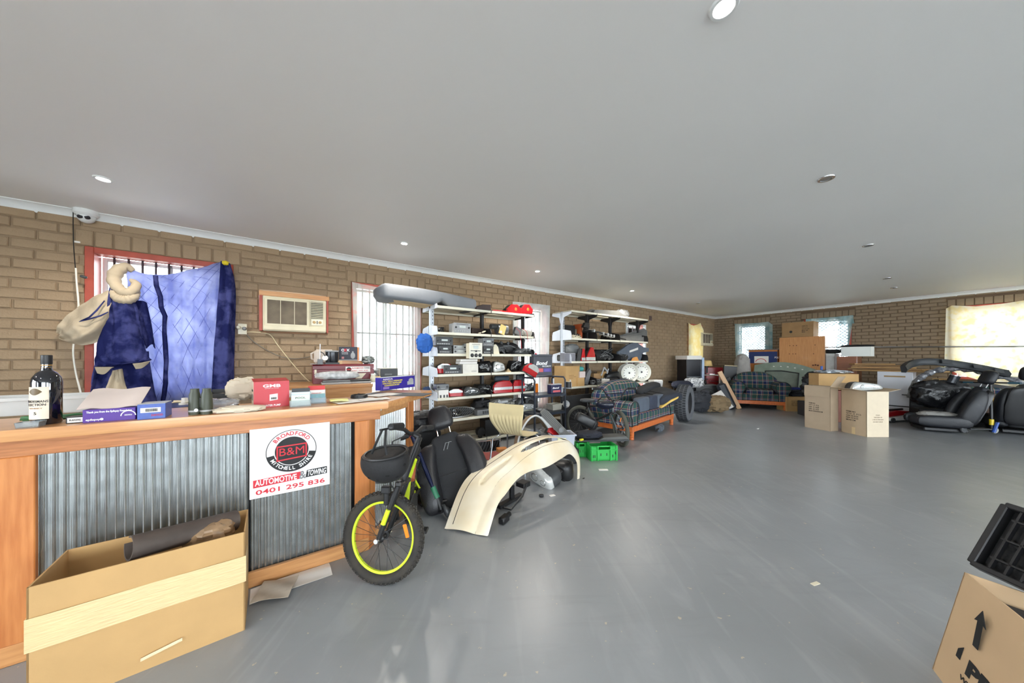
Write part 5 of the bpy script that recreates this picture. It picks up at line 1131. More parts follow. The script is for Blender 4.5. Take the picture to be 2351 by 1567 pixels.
# ================================================================ steel shelving
POST = M('post_steel', (170, 174, 180), .4, .7); POSTD = M('post_black', (34, 34, 36), .5)
def shelving(label, n0, n1, ts, zs, base, dark, lip=.034, endz=.15, lastend=False):
    """double sided shelving: ts = bay lines (large t first), zs = shelf heights, n0..n1 = depth range off the wall"""
    org = L(ts[0], (n0 + n1) / 2); t = thing('shelving_unit', label, 'shelving', org, RL); lx = lambda a: ts[0] - a; dy = (n1 - n0) / 2
    for k, a in enumerate(ts):
        x = lx(a) + (.025 if k == 0 else (-.025 if k == len(ts) - 1 else 0)); m = MB(); m.box(x, 0, (zs[0] + (.02 if k else .0)) / 2, .04 if k else .05, .06, zs[0] + (.02 if k else .0), .003); p_ = m.build('post', POST if (k == 0) else POSTD, t, 0)
        m = MB()
        for i in range(int(zs[0] / .05)): m.box(x + .006, -.031, .05 + i * .05, .008, .002, .02)
        stuff(m.build('slots', BLK, p_, 0))
        m = MB(); m.box(x, 0, .03, .05, dy * 2, .06, .004); m.build('foot', BLK if dark else POST, t, 0)
    for i, z in enumerate(zs):
        for k in range(len(ts) - 1):
            xa, xb = lx(ts[k]) + .004, lx(ts[k + 1]) - .004
            for s_ in (-1, 1):
                m = MB(); m.box((xa + xb) / 2, s_ * dy / 2, z - .006, xb - xa, dy - .05, .008); m.box((xa + xb) / 2, s_ * (dy - .012), z - lip / 2, xb - xa, .022, lip, .003); m.build('shelf', SHELFW, t, 0)
        for k, a in enumerate(ts):
            if i == len(zs) - 1 and z < .15: continue
            x = lx(a) + (.0 if k == 0 else 0); end = k == 0; e = endz if i else .06
            for s_ in (-1, 1):
                pl_ = [(s_ * .035, -.0), (s_ * dy, -.0), (s_ * dy, e * .62), (s_ * dy * .92, e), (s_ * .035, e * (1.25 if i else 1))] if not (i == 0 and dark) else [(s_ * .03, -.02), (s_ * dy, -.02), (s_ * dy, -.06), (s_ * .06, -.11), (s_ * .03, -.22)]
                if s_ < 0: pl_ = pl_[::-1]
                m = MB(); m.prism(pl_, x - .004, x + .004, 'yz', TR(0, 0, z - (lip if i or not dark else 0))); m.build('end_plate' if end else 'bracket', SHELFG if end else (BLK if dark else POSTD), t, 0)
    return t
N1 = .68; T1 = [tL(1004, N1), tL(1128, N1), tL(1227, N1)]; Y1 = onL(1004, N1).y
Z1 = [zL(1004, 700, N1), zL(1004, 761, N1), zL(1004, 811, N1), zL(1004, 859, N1), zL(1010, 914, N1), zL(1039, 962, N1), .085]
shelving('cream steel shelving loaded with car radios, behind the black car seat', .13, N1, T1, Z1, 0, False, endz=.11)
N2 = .60; T2 = [tL(1312, N2), tL(1371, N2), tL(1424, N2), tL(1488, N2)]
Z2 = [zL(1312, 711, N2), zL(1312, 775, N2), zL(1312, 829, N2), zL(1312, 888, N2), .10]
shelving('second cream steel shelving holding white wheel rims, behind the plaid sofa', .10, N2, T2, Z2, 0, True, endz=.16)
# ================================================================ things on the shelves
def SI(a, b, c, d, n, z=None):
    q0, q1 = onL(a, n), onL(b, n); w = (q1 - q0).length; Y = (q0.y + q1.y) / 2; h = (d - c) * Y / FPX; m = (q0 + q1) / 2
    return Vector((m.x, m.y, zat(d, Y) if z is None else z)), w, h
RAD = 'car radios on the steel shelving'
def radio(label, a, b, c, d, n, z, case=GREY, face=DGREY, disp=True, dep=.15, style=0, dz=0, name='car_radio', group=RAD, rz=0):
    p, w, h = SI(a, b, c, d, n, z + .0005); p.z += dz; t = thing(name, label, 'radio', p, RL + rz, group)
    m = MB(); m.box(0, dep / 2 + .012, h / 2, w * .94, dep, h * .94, .003); m.build('case', case, t, 0)
    m = MB(); m.box(0, .006, h / 2, w, .014, h, .003); f = m.build('faceplate', face, t, 0)
    if disp: m = MB(); m.box(0, -.002, h * (.62 if style < 2 else .72), w * .36, .003, h * .2); m.build('display', M('display_grey', (190, 200, 196), .3), f, 0)
    if style == 0:
        m = MB(); m.box(0, -.002, h * .86, w * .7, .003, h * .04); m.build('slot', BLK, f, 0)
        for k in range(6): m = MB(); m.box(w * (-.4 + .13 * k), -.003, h * .2, w * .1, .006, h * .12, .001); m.build('button', LGREY if face != LGREY else GREY, f, 0)
        for x in (-.38, .38): m = MB(TR(w * x, -.001, h * .55, 90)); m.lathe([(h * .10, 0), (h * .08, .012), (.001, .012)], 12); m.build('knob', BLK, f)
    elif style == 1:
        for x in (-.36, .36): m = MB(TR(w * x, -.001, h * .5, 90)); m.lathe([(h * .2, 0), (h * .17, .012), (.001, .012)], 12); m.build('knob', BLK, f)
        m = MB(); m.box(0, -.002, h * .25, w * .4, .004, h * .1); m.build('button', LGREY, f, 0)
    elif style == 2:
        for x in (-.3, 0, .3): m = MB(TR(w * x, -.001, h * .22, 90)); m.lathe([(h * .11, 0), (h * .12, .004), (h * .08, .006), (h * .06, .014), (.001, .014)], 16); m.build('dial', BLK, f)
        m = MB(TR(0, -.001, h * .48, 90)); m.lathe([(h * .06, 0), (h * .05, .016), (.001, .016)], 12); m.build('knob', BLK, f)
        for k in range(6): m = MB(); m.box(w * (-.36 + (k % 3) * .12 + (.42 if k > 2 else 0) + (.0)), -.002, h * .5, w * .09, .004, h * .05); m.build('button', DGREY, f, 0)
        m = MB(); m.box(0, -.002, h * .9, w * .6, .003, h * .02); m.build('slot', BLK, f, 0)
    return t, p, w, h
def taillight(label, a, b, c, d, n, z=None, style='band', rz=0, rot=None, group='tail lights on the steel shelving', flip=1, dep=.10, name='tail_light'):
    p, w, h = SI(a, b, c, d, n, z); t = thing(name, label, 'tail light', p, rot or (RL + rz), group)
    if style == 'band': pl_ = [(-.5, .02), (.5, .0), (.49, .7), (.36, .96), (.0, 1), (-.36, .88), (-.49, .6)]
    elif style == 'wedge': pl_ = [(-.5, 0), (.5, 0), (.46, .5), (.28, 1), (.08, 1), (-.22, .5)]
    else: pl_ = [(-.5, .0), (.45, .05), (.5, .5), (.2, .95), (-.2, .9), (-.5, .4)]
    pl_ = [(x * w * flip, y * h) for x, y in pl_]; pl_ = pl_ if flip > 0 else pl_[::-1]
    m = MB(); m.prism(pl_, .03, .03 + dep, 'xz', c=.008); m.build('housing', BLK, t, 30)
    m = MB(); m.prism(pl_, -.008, .035, 'xz', c=.012); l = m.build('lens', REDL, t, 30)
    if style == 'band': m = MB(); m.box(0, -.007, h * .38, w * .96, .008, h * .22, .002); m.build('clear_band', CLRL, l, 0)
    elif style == 'wedge': m = MB(); m.box(0, -.007, h * .15, w * .92, .008, h * .24, .002); m.build('clear_band', CLRL, l, 0)
    elif style == 'bulb':
        m = MB(); m.sell((w * .05, -.008, h * .45), (h * .16, .008, h * .16), 1, 1, 8, 12); m.build('indicator_lens', M('amber_lens', (236, 110, 40), .15, coat=.6), l)
    elif style == 'edge': m = MB(); m.prism([(x * .8 + w * .1 * flip, y * .5 + h * .46) for x, y in pl_], -.010, -.006, 'xz'); m.build('clear_band', CLRL, l, 0)
    return t
def junk(name, label, cat_, a, b, c, d, n, z, mat, seed, dep=.16, parts=7, rz=0, accents=(), group=None, rods=2):
    """irregular car part: a shaped shell with ribs, lugs and rods"""
    p, w, h = SI(a, b, c, d, n, z); rn = random.Random(seed); t = thing(name, label, cat_, p, RL + rz, group)
    ph = [rn.uniform(0, 6) for _ in range(4)]
    def f(q): k = 1 + .16 * math.sin(3 * q[0] + ph[0]) + .14 * math.sin(4 * q[2] + ph[1] + 2 * q[0]) + .08 * math.sin(7 * q[1] + 5 * q[0] + ph[2]); return (max(-1, min(1, q[0] * k)), q[1] * k, max(-1, min(1, q[2] * k)))
    m = MB(); m.sell((0, dep / 2, h * .46), (w * .47, dep * .5, h * .45), .6, .6, 10, 16, fn=f); m.build('shell', mat, t, 40)
    for k in range(parts):
        x = w * rn.uniform(-.4, .4); zz = h * rn.uniform(.15, .85); m = MB()
        m.box(x, rn.uniform(-.012, .02), zz, w * rn.uniform(.06, .22), rn.uniform(.02, .05), h * rn.uniform(.06, .22), .004, rot=(rn.uniform(-20, 20), rn.uniform(-50, 50), rn.uniform(-20, 20)))
        m.build(rn.choice(('lug', 'clip', 'rib', 'boss')), accents[k % len(accents)] if accents and k % 2 else mat, t, 30)
    for k in range(rods):
        x0, x1 = w * rn.uniform(-.5, 0), w * rn.uniform(0, .5); z0, z1 = h * rn.uniform(.2, .9), h * rn.uniform(.2, 1)
        m = MB(); m.tube([(x0, -.01, z0), ((x0 + x1) / 2, -.03, (z0 + z1) / 2 + .02), (x1, -.01, z1)], .005, 6); m.build('cable', accents[0] if accents else BLK, t)
    return t
n1 = .66
# ---- first unit, top shelf (row A)
zA1, zB1, zC1, zD1, zE1, zF1, zG1 = [z + .0 for z in Z1]
p, w, h = SI(868, 1100, 657, 697, .60); zc = zA1 + .075
m = MB(); W_ = w
def cush(u, v):
    x = W_ * (u - .5); a = 2 * math.pi * v; rx, rz_ = .22, .095 * (1.0 if u < .55 else 1 - .25 * (u - .55))
    e = 1 - max(0, abs(u - .5) * 2 - .90) / .10 * .55
    cy, cz = math.copysign(abs(math.cos(a)) ** .28, math.cos(a)), math.copysign(abs(math.sin(a)) ** .4, math.sin(a))
    notch = .055 * math.exp(-((u - .585) / .045) ** 2) if cz < 0 else 0
    return (x, .18 + rx * e * cy, .08 + rz_ * e * cz + notch + .02 * math.sin(3 * u + .5) - (.045 * u))
m.ring_loft([[cush(i / 48, j / 24) for j in range(24)] for i in range(49)]); ct = thing('seat_cushion', 'long grey car bench seat cushion lying across the top of the first shelving', 'cushion', Vector((p.x, p.y, zA1 + .035)), RL)
m.build('cover', M('grey_vinyl', (124, 128, 135), .8, bump=.05, rgb2=(118, 123, 130)), ct, 60)
m = MB(); m.box(-W_ * .22, .2, .0, W_ * .46, .34, .022, .01, rot=(0, 2, 0)); m.build('base_pad', M('beige_felt', (206, 180, 140), .9, var=.15, bump=.3), ct, 40)
m = MB(); m.box(W_ * .02, .0, .02, .05, .02, .06, .008); m.build('buckle', M('brown_grey', (120, 104, 96), .6), ct)
for i, (a, b, c, d, n, mt, lb) in enumerate(((1008, 1060, 693, 702, .56, BRASSO, 'ochre painted bar under the grey cushion, nearer the shelf end'), (1015, 1092, 700, 708, .60, BLK, 'long black strip under the grey cushion on the top shelf'))):
    p, w, h = SI(a, b, c, d, n, zA1 + .012 * 0); m = MB(); m.box(0, .03, .012, w, .05, .022, .004); tag(m.build('trim_strip', mt, None, 0, p, RL), lb, 'strip')
p, w, h = SI(1096, 1128, 698, 711, n1, zA1); m = MB(); m.prism([(-w / 2, 0), (w / 2, 0), (w / 2, h), (-w * .1, h * .9), (-w / 2, h * .3)], 0, .18, 'xz', c=.006); tag(m.build('visor_panel', M('dark_brown_plastic', (44, 28, 26), .5), None, 0, p, RL), 'dark brown wedge panel at the middle of the top shelf', 'panel')
taillight('red tail light with orange bulb on the top shelf, nearer the middle', 1164, 1199, 697, 720, .62, zA1, 'bulb'); taillight('red tail light with orange bulb at the far end of the top shelf', 1196, 1224, 698, 722, .58, zA1, 'bulb')
p, w, h = SI(1132, 1168, 710, 716, .6, zA1); m = MB(); m.sell((0, .03, .012), (w / 2, .03, .012), .5, .6, 8, 16); tag(m.build('lens_strip', REDL, None, 40, p, RL), 'thin red lens strip lying on the top shelf', 'lens')
# ---- row B
junk('camera_mount', 'small black camera mount on the second shelf beside the end plate', 'mount', 1006, 1022, 746, 760, .6, zB1, BLK, 3, .06, 3, rods=0)
radio('light grey double radio standing alone on the second shelf', 1042, 1081, 743, 766, n1, zB1, LGREY, M('silver_grey_face', (150, 152, 154), .4), True, .17, 0)
p, w, h = SI(1084, 1128, 749, 765, .64, zB1); t = thing('parts_box', 'open dark brown box with two pale ovals on the second shelf', 'box', p, RL + .1)
m = MB(); m.box(0, .09, .005, w, .18, .01); m.box(0, .175, h * .5, w, .01, h); m.box(-w / 2, .09, h * .4, .01, .18, h * .8); m.box(w / 2, .09, h * .45, .01, .18, h * .9); m.build('carcass', M('dark_brown_board', (58, 42, 36), .7), t, 0)
for x in (-.1, .18): m = MB(); m.sell((w * x, .02, .02), (w * .13, .012, .012), 1, 1, 8, 12, T=TR(0, 0, 0, 0, -20, 0)); m.build('pale_oval', CREAM, t)
p, w, h = SI(1131, 1171, 741, 768, .64, zB1); t = thing('starter_motor', 'starter motor with a yellow tag on the second shelf', 'motor', p, RL)
m = MB(); m.cyl((-w * .1, .08, h * .5), (w * .45, .08, h * .55), h * .42, n=18); m.build('body', M('cast_grey', (120, 122, 126), .5, .5, var=.2), t); m = MB(); m.cyl((-w * .45, .08, h * .72), (w * .1, .08, h * .75), h * .22, n=14); m.build('solenoid', DGREY, t)
m = MB(); m.box(0, -.03, h * .45, w * .34, .006, h * .8, .002, rot=(0, 18, 0)); tg = m.build('paper_tag', M('yellow_tag', (232, 204, 130), .7), t, 0); m = MB(TR(-w * .1, -.034, h * .25, 90)); m.lathe([(h * .12, 0), (h * .12, .002), (.001, .002)], 14); m.build('printed_dot', PAPER, tg)
p, w, h = SI(1176, 1226, 742, 770, .64, zB1); t = thing('wiper_motor', 'grey wiper motor with loose red and grey wires hanging over the second shelf', 'motor', p, RL)
m = MB(); m.cyl((0, .07, h * .35), (w * .46, .06, h * .22), h * .26, n=16); m.build('body', M('pale_cast', (170, 168, 160), .5, .3, var=.2), t); m = MB(); m.box(-w * .1, .07, h * .35, w * .34, .08, h * .6, .012, rot=(0, 20, 0)); m.build('gearbox', GREY, t)
for i, (x, l, mt) in enumerate(((-.3, .20, INKR), (-.12, .24, DGREY), (.02, .14, INKR), (.30, .26, GREY), (.36, .20, M('brown_wire', (110, 60, 50), .5)))): m = MB(); m.tube([(w * x, 0, h * .6), (w * (x + .1), -.04, h * .3), (w * (x + .12), -.05, -.05), (w * (x + .17), -.05, -l)], .003, 5); m.build('wire', mt, t)
# ---- row C
p, w, h = SI(958, 1000, 775, 815, .45); crumple('blue_cloth', 'bright blue cloth stuffed in the shelving end behind the grey post', 'cloth', w * .8, .10, h, Vector((p.x, p.y, zC1 + .005)), M('bright_blue_cloth', (40, 96, 178), .8, var=.2), 51, RL, .3)
zr = zC1; t_, p_, w_, h_ = radio('black car radio under a second one at the left of the third shelf', 1008, 1037, 794, 812, n1, zr, GREY, DGREY, True, .16, 0)
radio('black double radio stacked on top, left end of the third shelf', 1001, 1040, 773, 793, n1, zr, LGREY, DGREY, True, .16, 0, dz=h_ + .002)
t_, p_, w_, h_ = radio('slim silver radio lying below its twin on the third shelf', 1041, 1073, 802, 812, .63, zr, BLK, LGREY, True, .16, 1)
radio('slim silver radio lying above its twin on the third shelf', 1041, 1071, 792, 801, .63, zr, BLK, LGREY, True, .16, 1, dz=h_ + .002)
radio('cream console radio with three round dials overhanging the third shelf', 1080, 1109, 785, 821, .72, zr - .07, CREAM, M('cream_face', (226, 222, 206), .4), True, .10, 2, rz=0)
t_, p_, w_, h_ = radio('dark radio at the bottom of the pair beside the cream console', 1110, 1132, 795, 812, n1, zr, GREY, DGREY, True, .15, 0)
radio('light grey radio on top of the pair beside the cream console', 1109, 1134, 776, 795, n1, zr, LGREY, GREY, True, .15, 0, dz=h_ + .002)
junk('blower_motor', 'grey blower motor behind the cream console radio', 'motor', 1064, 1084, 785, 800, .52, zr + .06, LGREY, 12, .10, 3)
junk('headlight_unit', 'black headlight unit with grey fins at the right of the third shelf', 'headlight', 1136, 1194, 782, 812, .6, zr, BLK, 15, .2, 9, accents=(GREY, DGREY))
junk('wiring_loom', 'tangled wiring loom at the far end of the third shelf', 'wiring', 1180, 1226, 797, 812, .64, zr, DGREY, 17, .12, 10, accents=(GREY, LGREY), rods=6)
p, w, h = SI(1133, 1147, 789, 812, .66, zr); m = MB(); m.prism([(-w / 2, 0), (w / 2, 0), (w * .3, h * .7), (-w * .1, h), (-w / 2, h * .9)], 0, .04, 'xz', c=.005); tag(m.build('lamp_cover', CREAM, None, 0, p, RL), 'small cream lamp cover against the radios on the third shelf', 'cover')
# ---- row D
taillight('red and black tail light at the left end of the fourth shelf', 1004, 1046, 832, 857, .60, zD1, 'edge', flip=-1)
radio('silver bodied radio on the fourth shelf beside the white carton', 1020, 1060, 838, 858, n1, zD1, LGREY, DGREY, True, .16, 0)
p, w, h = SI(1063, 1098, 836, 857, n1, zD1); s = printed_box('white_carton', 'plain white carton on the fourth shelf, two booklets on top', w, .15, h, p, RL, M('off_white_card', (222, 218, 208), .6)); text('PIONEER', w * .34, .010, INK, s, T_front(w * .22, -.001, h * .22)); zt_ = p.z + h
for i, lb in enumerate(('thick white booklet lying lower on the white carton', 'thick white booklet lying uppermost on the white carton')):
    q = Vector((p.x, p.y, zt_ + .002 + i * .036)) - aL * (.03 - .01 * i); m = MB(); m.box(0, .07, .016, w * 1.15, .13, .032, .003); tt = m.build('booklet', PAPER, None, 0, q, RL + .05 * i); tag(tt, lb, 'booklet', 'booklets on the white carton')
junk('air_vent_housing', 'black vent housing with two pale labels on the fourth shelf', 'housing', 1098, 1132, 823, 853, .64, zD1, BLK, 22, .18, 6, accents=(LGREY, GREY)); 
headlight('headlight', 'clear plastic headlight in the middle of the fourth shelf', .20, .15, .14, SI(1132, 1160, 828, 853, .64, zD1)[0], RL)
p, w, h = SI(1160, 1173, 842, 850, .64, zD1); m = MB(); m.lathe([(.045, 0), (.045, .015), (.03, .02), (.012, .05), (.001, .05)], 18); tag(m.build('horn', M('tan_plastic', (196, 172, 132), .5), None, 40, p, RL), 'small tan horn disc on the fourth shelf', 'horn')
junk('mirror_bracket', 'black mirror bracket with square ring at the right of the fourth shelf', 'bracket', 1172, 1200, 823, 851, .6, zD1, BLK, 27, .12, 7, accents=(LGREY, BLK), rods=3)
taillight('red and clear tail light hanging over the right end of the fourth shelf', 1199, 1232, 831, 860, .74, None, 'edge', rot=(0, R(28), RL))
# ---- row E
crumple('blue_rag', 'dark blue rag bundled behind the post on the fifth shelf', 'rag', .10, .10, .13, SI(974, 992, 868, 893, .4, zE1)[0], M('navy_rag', (40, 62, 100), .8, var=.3), 61, RL)
p, w, h = SI(1007, 1030, 893, 911, n1, zE1); s = printed_box('cut_out_carton', 'white carton with black cut outs at the left of the fifth shelf', w, .14, h, p, RL, PAPER)
for x in (-.3, .05, .35): panel(s, w * x, h * .2, w * .16, h * .36, BLK)
radio('grey radio with one round knob on the white cut out carton', 1003, 1031, 880, 893, n1, zE1, NAVYP, GREY, False, .14, 1, dz=h + .002)
p, w, h = SI(1030, 1082, 878, 888, .5, zE1); t = thing('light_bar', 'long black lamp bar with white bolts lying at the back of the fifth shelf', 'bar', Vector((p.x, p.y, zE1)), RL); m = MB(); m.box(0, 0, .06, w, .08, .10, .01); m.build('bar', BLK, t); 
for k in range(4): m = MB(); m.box(w * (-.4 + .25 * k), -.043, .08, .02, .01, .012); m.build('bolt', PAPER, t, 0)
m = MB(); m.box(.02, -.042, .045, w * .8, .006, .03); m.build('red_strip', REDL, t, 0)
taillight('dusty red tail light lying on its side on the fifth shelf', 1030, 1069, 887, 906, .64, zE1, 'edge', flip=-1)
headlight('headlight', 'black backed headlight lying beside the dusty tail light on the fifth shelf', .24, .12, .16, SI(1074, 1104, 888, 907, .66, zE1)[0], RL, True)
junk('lamp_housing', 'black lamp housing with small plates in the middle of the fifth shelf', 'housing', 1094, 1131, 882, 906, .6, zE1, BLK, 33, .2, 8, accents=(LGREY, DGREY))
taillight('large red tail light with clear band on the fifth shelf, the wider one', 1133, 1177, 873, 902, .64, zE1, 'band'); taillight('red tail light with clear band on the fifth shelf, the narrower one', 1179, 1206, 870, 898, .64, zE1, 'band', flip=-1)
p, w, h = SI(1138, 1170, 868, 880, .44, zE1); m = MB(); m.box(0, .03, .12, w, .08, .24, .02); tag(m.build('speaker_box', M('navy_plastic', (44, 58, 72), .5), None, 0, p, RL), 'dark blue box behind the wide red tail light', 'box')
p, w, h = SI(1188, 1204, 865, 880, .44, zE1); m = MB(); m.box(0, .03, .13, w, .08, .26, .02); tag(m.build('small_speaker', DGREY, None, 0, p, RL), 'dark grey box behind the narrow red tail light', 'box')
junk('hinge_bundle', 'bundle of steel hinges at the far end of the fifth shelf', 'hinge', 1203, 1228, 874, 894, .64, zE1, STEEL, 37, .10, 9, accents=(DGREY, LGREY), rods=5)
p, w, h = SI(1230, 1237, 880, 905, .70); m = MB(); m.box(0, .03, h / 2, w * 1.3, .05, h, .01); tag(m.build('orange_block', ORANGE, None, 0, Vector((p.x, p.y, zE1 - .06)), RL), 'upright orange plastic piece at the far end of the fifth shelf', 'cap')
# ---- row F
p, w, h = SI(1011, 1093, 938, 958, .62, zF1); t = thing('radiator_grille', 'oval car grille with mesh and chrome ring on the sixth shelf', 'grille', p, (R(-42), 0, RL))
def ov(r, z=0): return [(w / 2 * r * math.copysign(abs(math.cos(a)) ** .8, math.cos(a)), z, .085 + .08 * r * math.sin(a)) for a in [2 * math.pi * i / 40 for i in range(40)]]
m = MB(); m.tube(ov(1), .008, 8, closed=True); m.build('chrome_ring', CHROME, t)
m = MB(); m.grid(lambda u, v: (w / 2 * .98 * v * math.cos(6.283 * u), .012, .085 + .08 * .98 * v * math.sin(6.283 * u)), 40, 3, .003); m.build('backing', BLK, t)
m = MB()
for k in range(-9, 10):
    x = w / 2 * k / 10; zz = .08 * math.sqrt(max(0, 1 - (k / 10) ** 2)) * .95; m.tube([(x - .02, 0, .085 - zz), (x + .02, 0, .085 + zz)], .003, 4); m.tube([(x + .02, 0, .085 - zz), (x - .02, 0, .085 + zz)], .003, 4)
stuff(m.build('mesh', GREY, t, 0)); m = MB(); m.tube([(x * .2, -.006, .085 + (z - .085) * .6) for x, y, z in ov(1)], .006, 6, closed=True); m.tube([(x * .09, -.006, .085 + (z - .085) * .6) for x, y, z in ov(1)], .005, 6, closed=True); m.build('badge', CHROME, t)
taillight('deep red tail light with pale stripe behind the oval grille', 1067, 1105, 927, 945, .5, zF1, 'edge')
p, w, h = SI(1096, 1131, 942, 955, n1, zF1); m = MB(); m.box(0, .07, h / 2, w, .14, h, .004); ob = m.build('switch_panel', GREY, None, 0, p, RL); tag(ob, 'low grey switch panel on the sixth shelf edge', 'panel')
for k in range(4): m = MB(); m.box(w * (-.1 + .14 * k), -.003, h * .5, w * .1, .006, h * .5, .001); m.build('switch', DGREY, ob, 0)
junk('black_housing', 'dark crumpled housing behind the grey switch panel', 'housing', 1088, 1130, 912, 943, .45, zF1, M('dark_dusty_plastic', (40, 38, 40), .7), 43, .2, 5)
junk('gearbox_casing', 'dusty grey casing heaped above the tan chair back', 'casing', 1118, 1190, 914, 946, .58, zF1, M('dusty_grey', (128, 126, 120), .8, var=.2), 47, .22, 11, accents=(DGREY, LGREY), rods=3)
p, w, h = SI(1189, 1206, 906, 930, .6, zF1 + .02); m = MB(); m.prism([(-w / 2, 0), (w / 2, 0), (w * .36, h * .6), (w * .05, h), (-w * .4, h * .55)], 0, .10, 'xz', c=.008); tag(m.build('mirror_shell', GREY, None, 20, p, RL), 'pointed grey mirror shell near the far end of the sixth shelf', 'mirror')
p, w, h = SI(1207, 1236, 918, 943, .6, zF1); m = MB(); m.box(0, .05, h / 2, w, .10, h, .012); ob = m.build('speaker', DGREY, None, 0, p, RL); tag(ob, 'dark grey speaker box at the far end of the sixth shelf', 'speaker'); m = MB(TR(-w * .1, -.002, h * .5, 90)); m.lathe([(h * .36, 0), (h * .34, .006), (h * .2, -.004), (.001, -.002)], 18); m.build('cone', BLK, ob)
headlight('headlight', 'long beige headlight lying below the dark speaker box', .30, .10, .12, SI(1193, 1230, 930, 946, n1, zF1)[0], RL)
# ---- row G and the floor below
p, w, h = SI(1097, 1115, 974, 1001, .66); t = thing('fog_lamp', 'black fog lamp with wire standing on the bottom shelf', 'lamp', Vector((p.x, p.y, zG1)), RL)
m = MB(TR(0, .05, .09, 90, 0, 0)); m.lathe([(.02, -.05), (.06, -.03), (.068, .02), (.06, .045), (.001, .05)], 18); m.build('shell', BLK, t); m = MB(); m.box(0, .05, .015, .05, .05, .03, .004); m.build('foot', BLK, t); m = MB(); m.tube([(.04, .03, .08), (.07, -.02, .03), (.05, -.06, -.02), (.02, -.06, -.05)], .004, 6); m.build('wire', BLK, t)
p, w, h = SI(1108, 1140, 964, 995, .5); m = MB(); m.box(0, .05, .12, w, .16, .24, .006); tag(m.build('amplifier_box', BLK, None, 0, Vector((p.x, p.y, zG1)), RL), 'black square box on the bottom shelf behind the fog lamp', 'box')
p, w, h = SI(1052, 1068, 990, 1004, .66); m = MB(); m.box(0, .04, h / 2, w, .08, h, .01); tag(m.build('side_marker', REDL, None, 0, Vector((p.x, p.y, zG1)), RL + .3), 'small red side marker on the bottom shelf', 'marker')
# ================================================================ second shelving
n2 = .56; yA, yB, yC, yD, yE = Z2
def board(name, label, cat_, a, b, c, d, n, z, pts, mat, th=.012, rot=(0, 0, 0), extra=None):
    p, w, h = SI(a, b, c, d, n, z); m = MB(); m.prism([(x * w, y * h) for x, y in pts], 0, th, 'xz', c=min(.004, th * .3)); o = m.build(name, mat, None, 0, p, (R(rot[0]), R(rot[1]), RL + R(rot[2]))); tag(o, label, cat_); return o, w, h
GP = M('dusty_grey_panel', (104, 104, 102), .7, var=.12)
board('door_trim', 'flat grey trim panel with raised peak on top of the second shelving', 'panel', 1340, 1382, 704, 716, .40, yA + .004, [(-.5, 0), (.5, 0), (.25, .8), (-.05, 1), (-.3, .5)], GP, .05)
board('door_trim', 'long flat grey trim panel along the top of the second shelving', 'panel', 1362, 1440, 713, 727, .56, yA + .002, [(-.5, 0), (.5, 0), (.2, .9), (-.45, .55)], GP, .08)
crumple('plastic_bag', 'clear plastic bag slumped on the right top of the second shelving', 'bag', .36, .16, .16, SI(1405, 1450, 697, 731, .45, yA + .002)[0], FILM, 71, RL, .35)
p, w, h = SI(1292, 1334, 742, 774, .30, yB); t = thing('wooden_cabinet', 'small black cabinet with orange side on the second shelving, upper shelf', 'cabinet', p, RL)
m = MB(); m.box(-w * .18, .05, .13, w * .62, .14, .26, .004); m.build('carcass', BLK, t, 0); m = MB(); m.box(w * .38, .03, .15, .04, .2, .30, .002); m.build('side_panel', M('orange_board', (176, 82, 42), .5), t, 0); m = MB(); m.box(w * .2, .06, .1, .08, .1, .2); m.build('drawer', M('olive_grey', (110, 106, 90), .6), t, 0)
p, w, h = SI(1340, 1442, 750, 776, .52, yB); t = thing('roof_bar_bundle', 'bundle of black roof bars with grey clips on the second shelving', 'bars', p, RL)
for k in range(4): m = MB(); m.tube([(-w * .48 + .02 * k, .02 + .03 * k, .20 - .02 * k), (-w * .1, .02 + .03 * k, .13 + .012 * k), (w * .46 - .03 * k, .02 + .03 * k, .03 + .012 * k)], .013, 8); m.build('bar', BLK, t)
for x, z in ((-.28, .165), (-.08, .125), (.02, .11), (.09, .095), (.16, .085)): m = MB(); m.box(w * x, .05, z, .035, .12, .055, .006, rot=(0, 12, 0)); m.build('clip', LGREY, t, 0)
m = MB(); m.prism([(-w * .5, .22), (-w * .38, .20), (-w * .38, .30), (-w * .46, .31)], 0, .06, 'xz'); m.build('end_cap', BLK, t, 0)
for k in range(4): board('door_panel', ('lowest', 'second lowest', 'second highest', 'highest')[k] + ' olive grey panel fanned out at the right of the upper shelf', 'panel', 1420, 1486, 756 - 3 * k, 778, .50 - .05 * k, yB + .002, [(-.5, 0), (.5, 0), (.5, .45 + .16 * k), (.38, .55 + .18 * k), (-.45, .18 + .08 * k)], GP, .02)
junk('cable_tangle', 'small tangle of pale cable ties on the second shelving beside the end plate', 'cable', 1313, 1336, 767, 776, .56, yB, CREAM, 75, .06, 5, rods=5)
# row C
crumple('grey_jacket', 'grey padded cover folded on the second shelving, middle shelf', 'cover', .30, .2, .20, SI(1292, 1332, 790, 815, .35, yC + .12)[0], M('grey_felt', (120, 122, 122), .85, var=.1), 77, RL, .15)
p, w, h = SI(1290, 1334, 806, 831, .40, yC); m = MB(); m.box(0, .05, .06, w, .2, .115, .02); tag(m.build('battery_case', M('dark_case', (54, 56, 56), .6), None, 0, p, RL), 'dark plastic case under the grey padded cover', 'case')
p, w, h = SI(1296, 1322, 812, 831, n2, yC); m = MB(); m.box(0, .06, h / 2, w, .12, h, .008); tag(m.build('plastic_bin', M('grey_bin', (120, 120, 128), .5), None, 0, p, RL), 'square grey bin at the left of the middle shelf', 'bin')
board('blade_panel', 'narrow dark panel leaning beside the small red lamp', 'panel', 1322, 1332, 800, 830, .5, yC, [(-.5, 0), (.3, 0), (.5, .9), (.2, 1)], DGREY, .03)
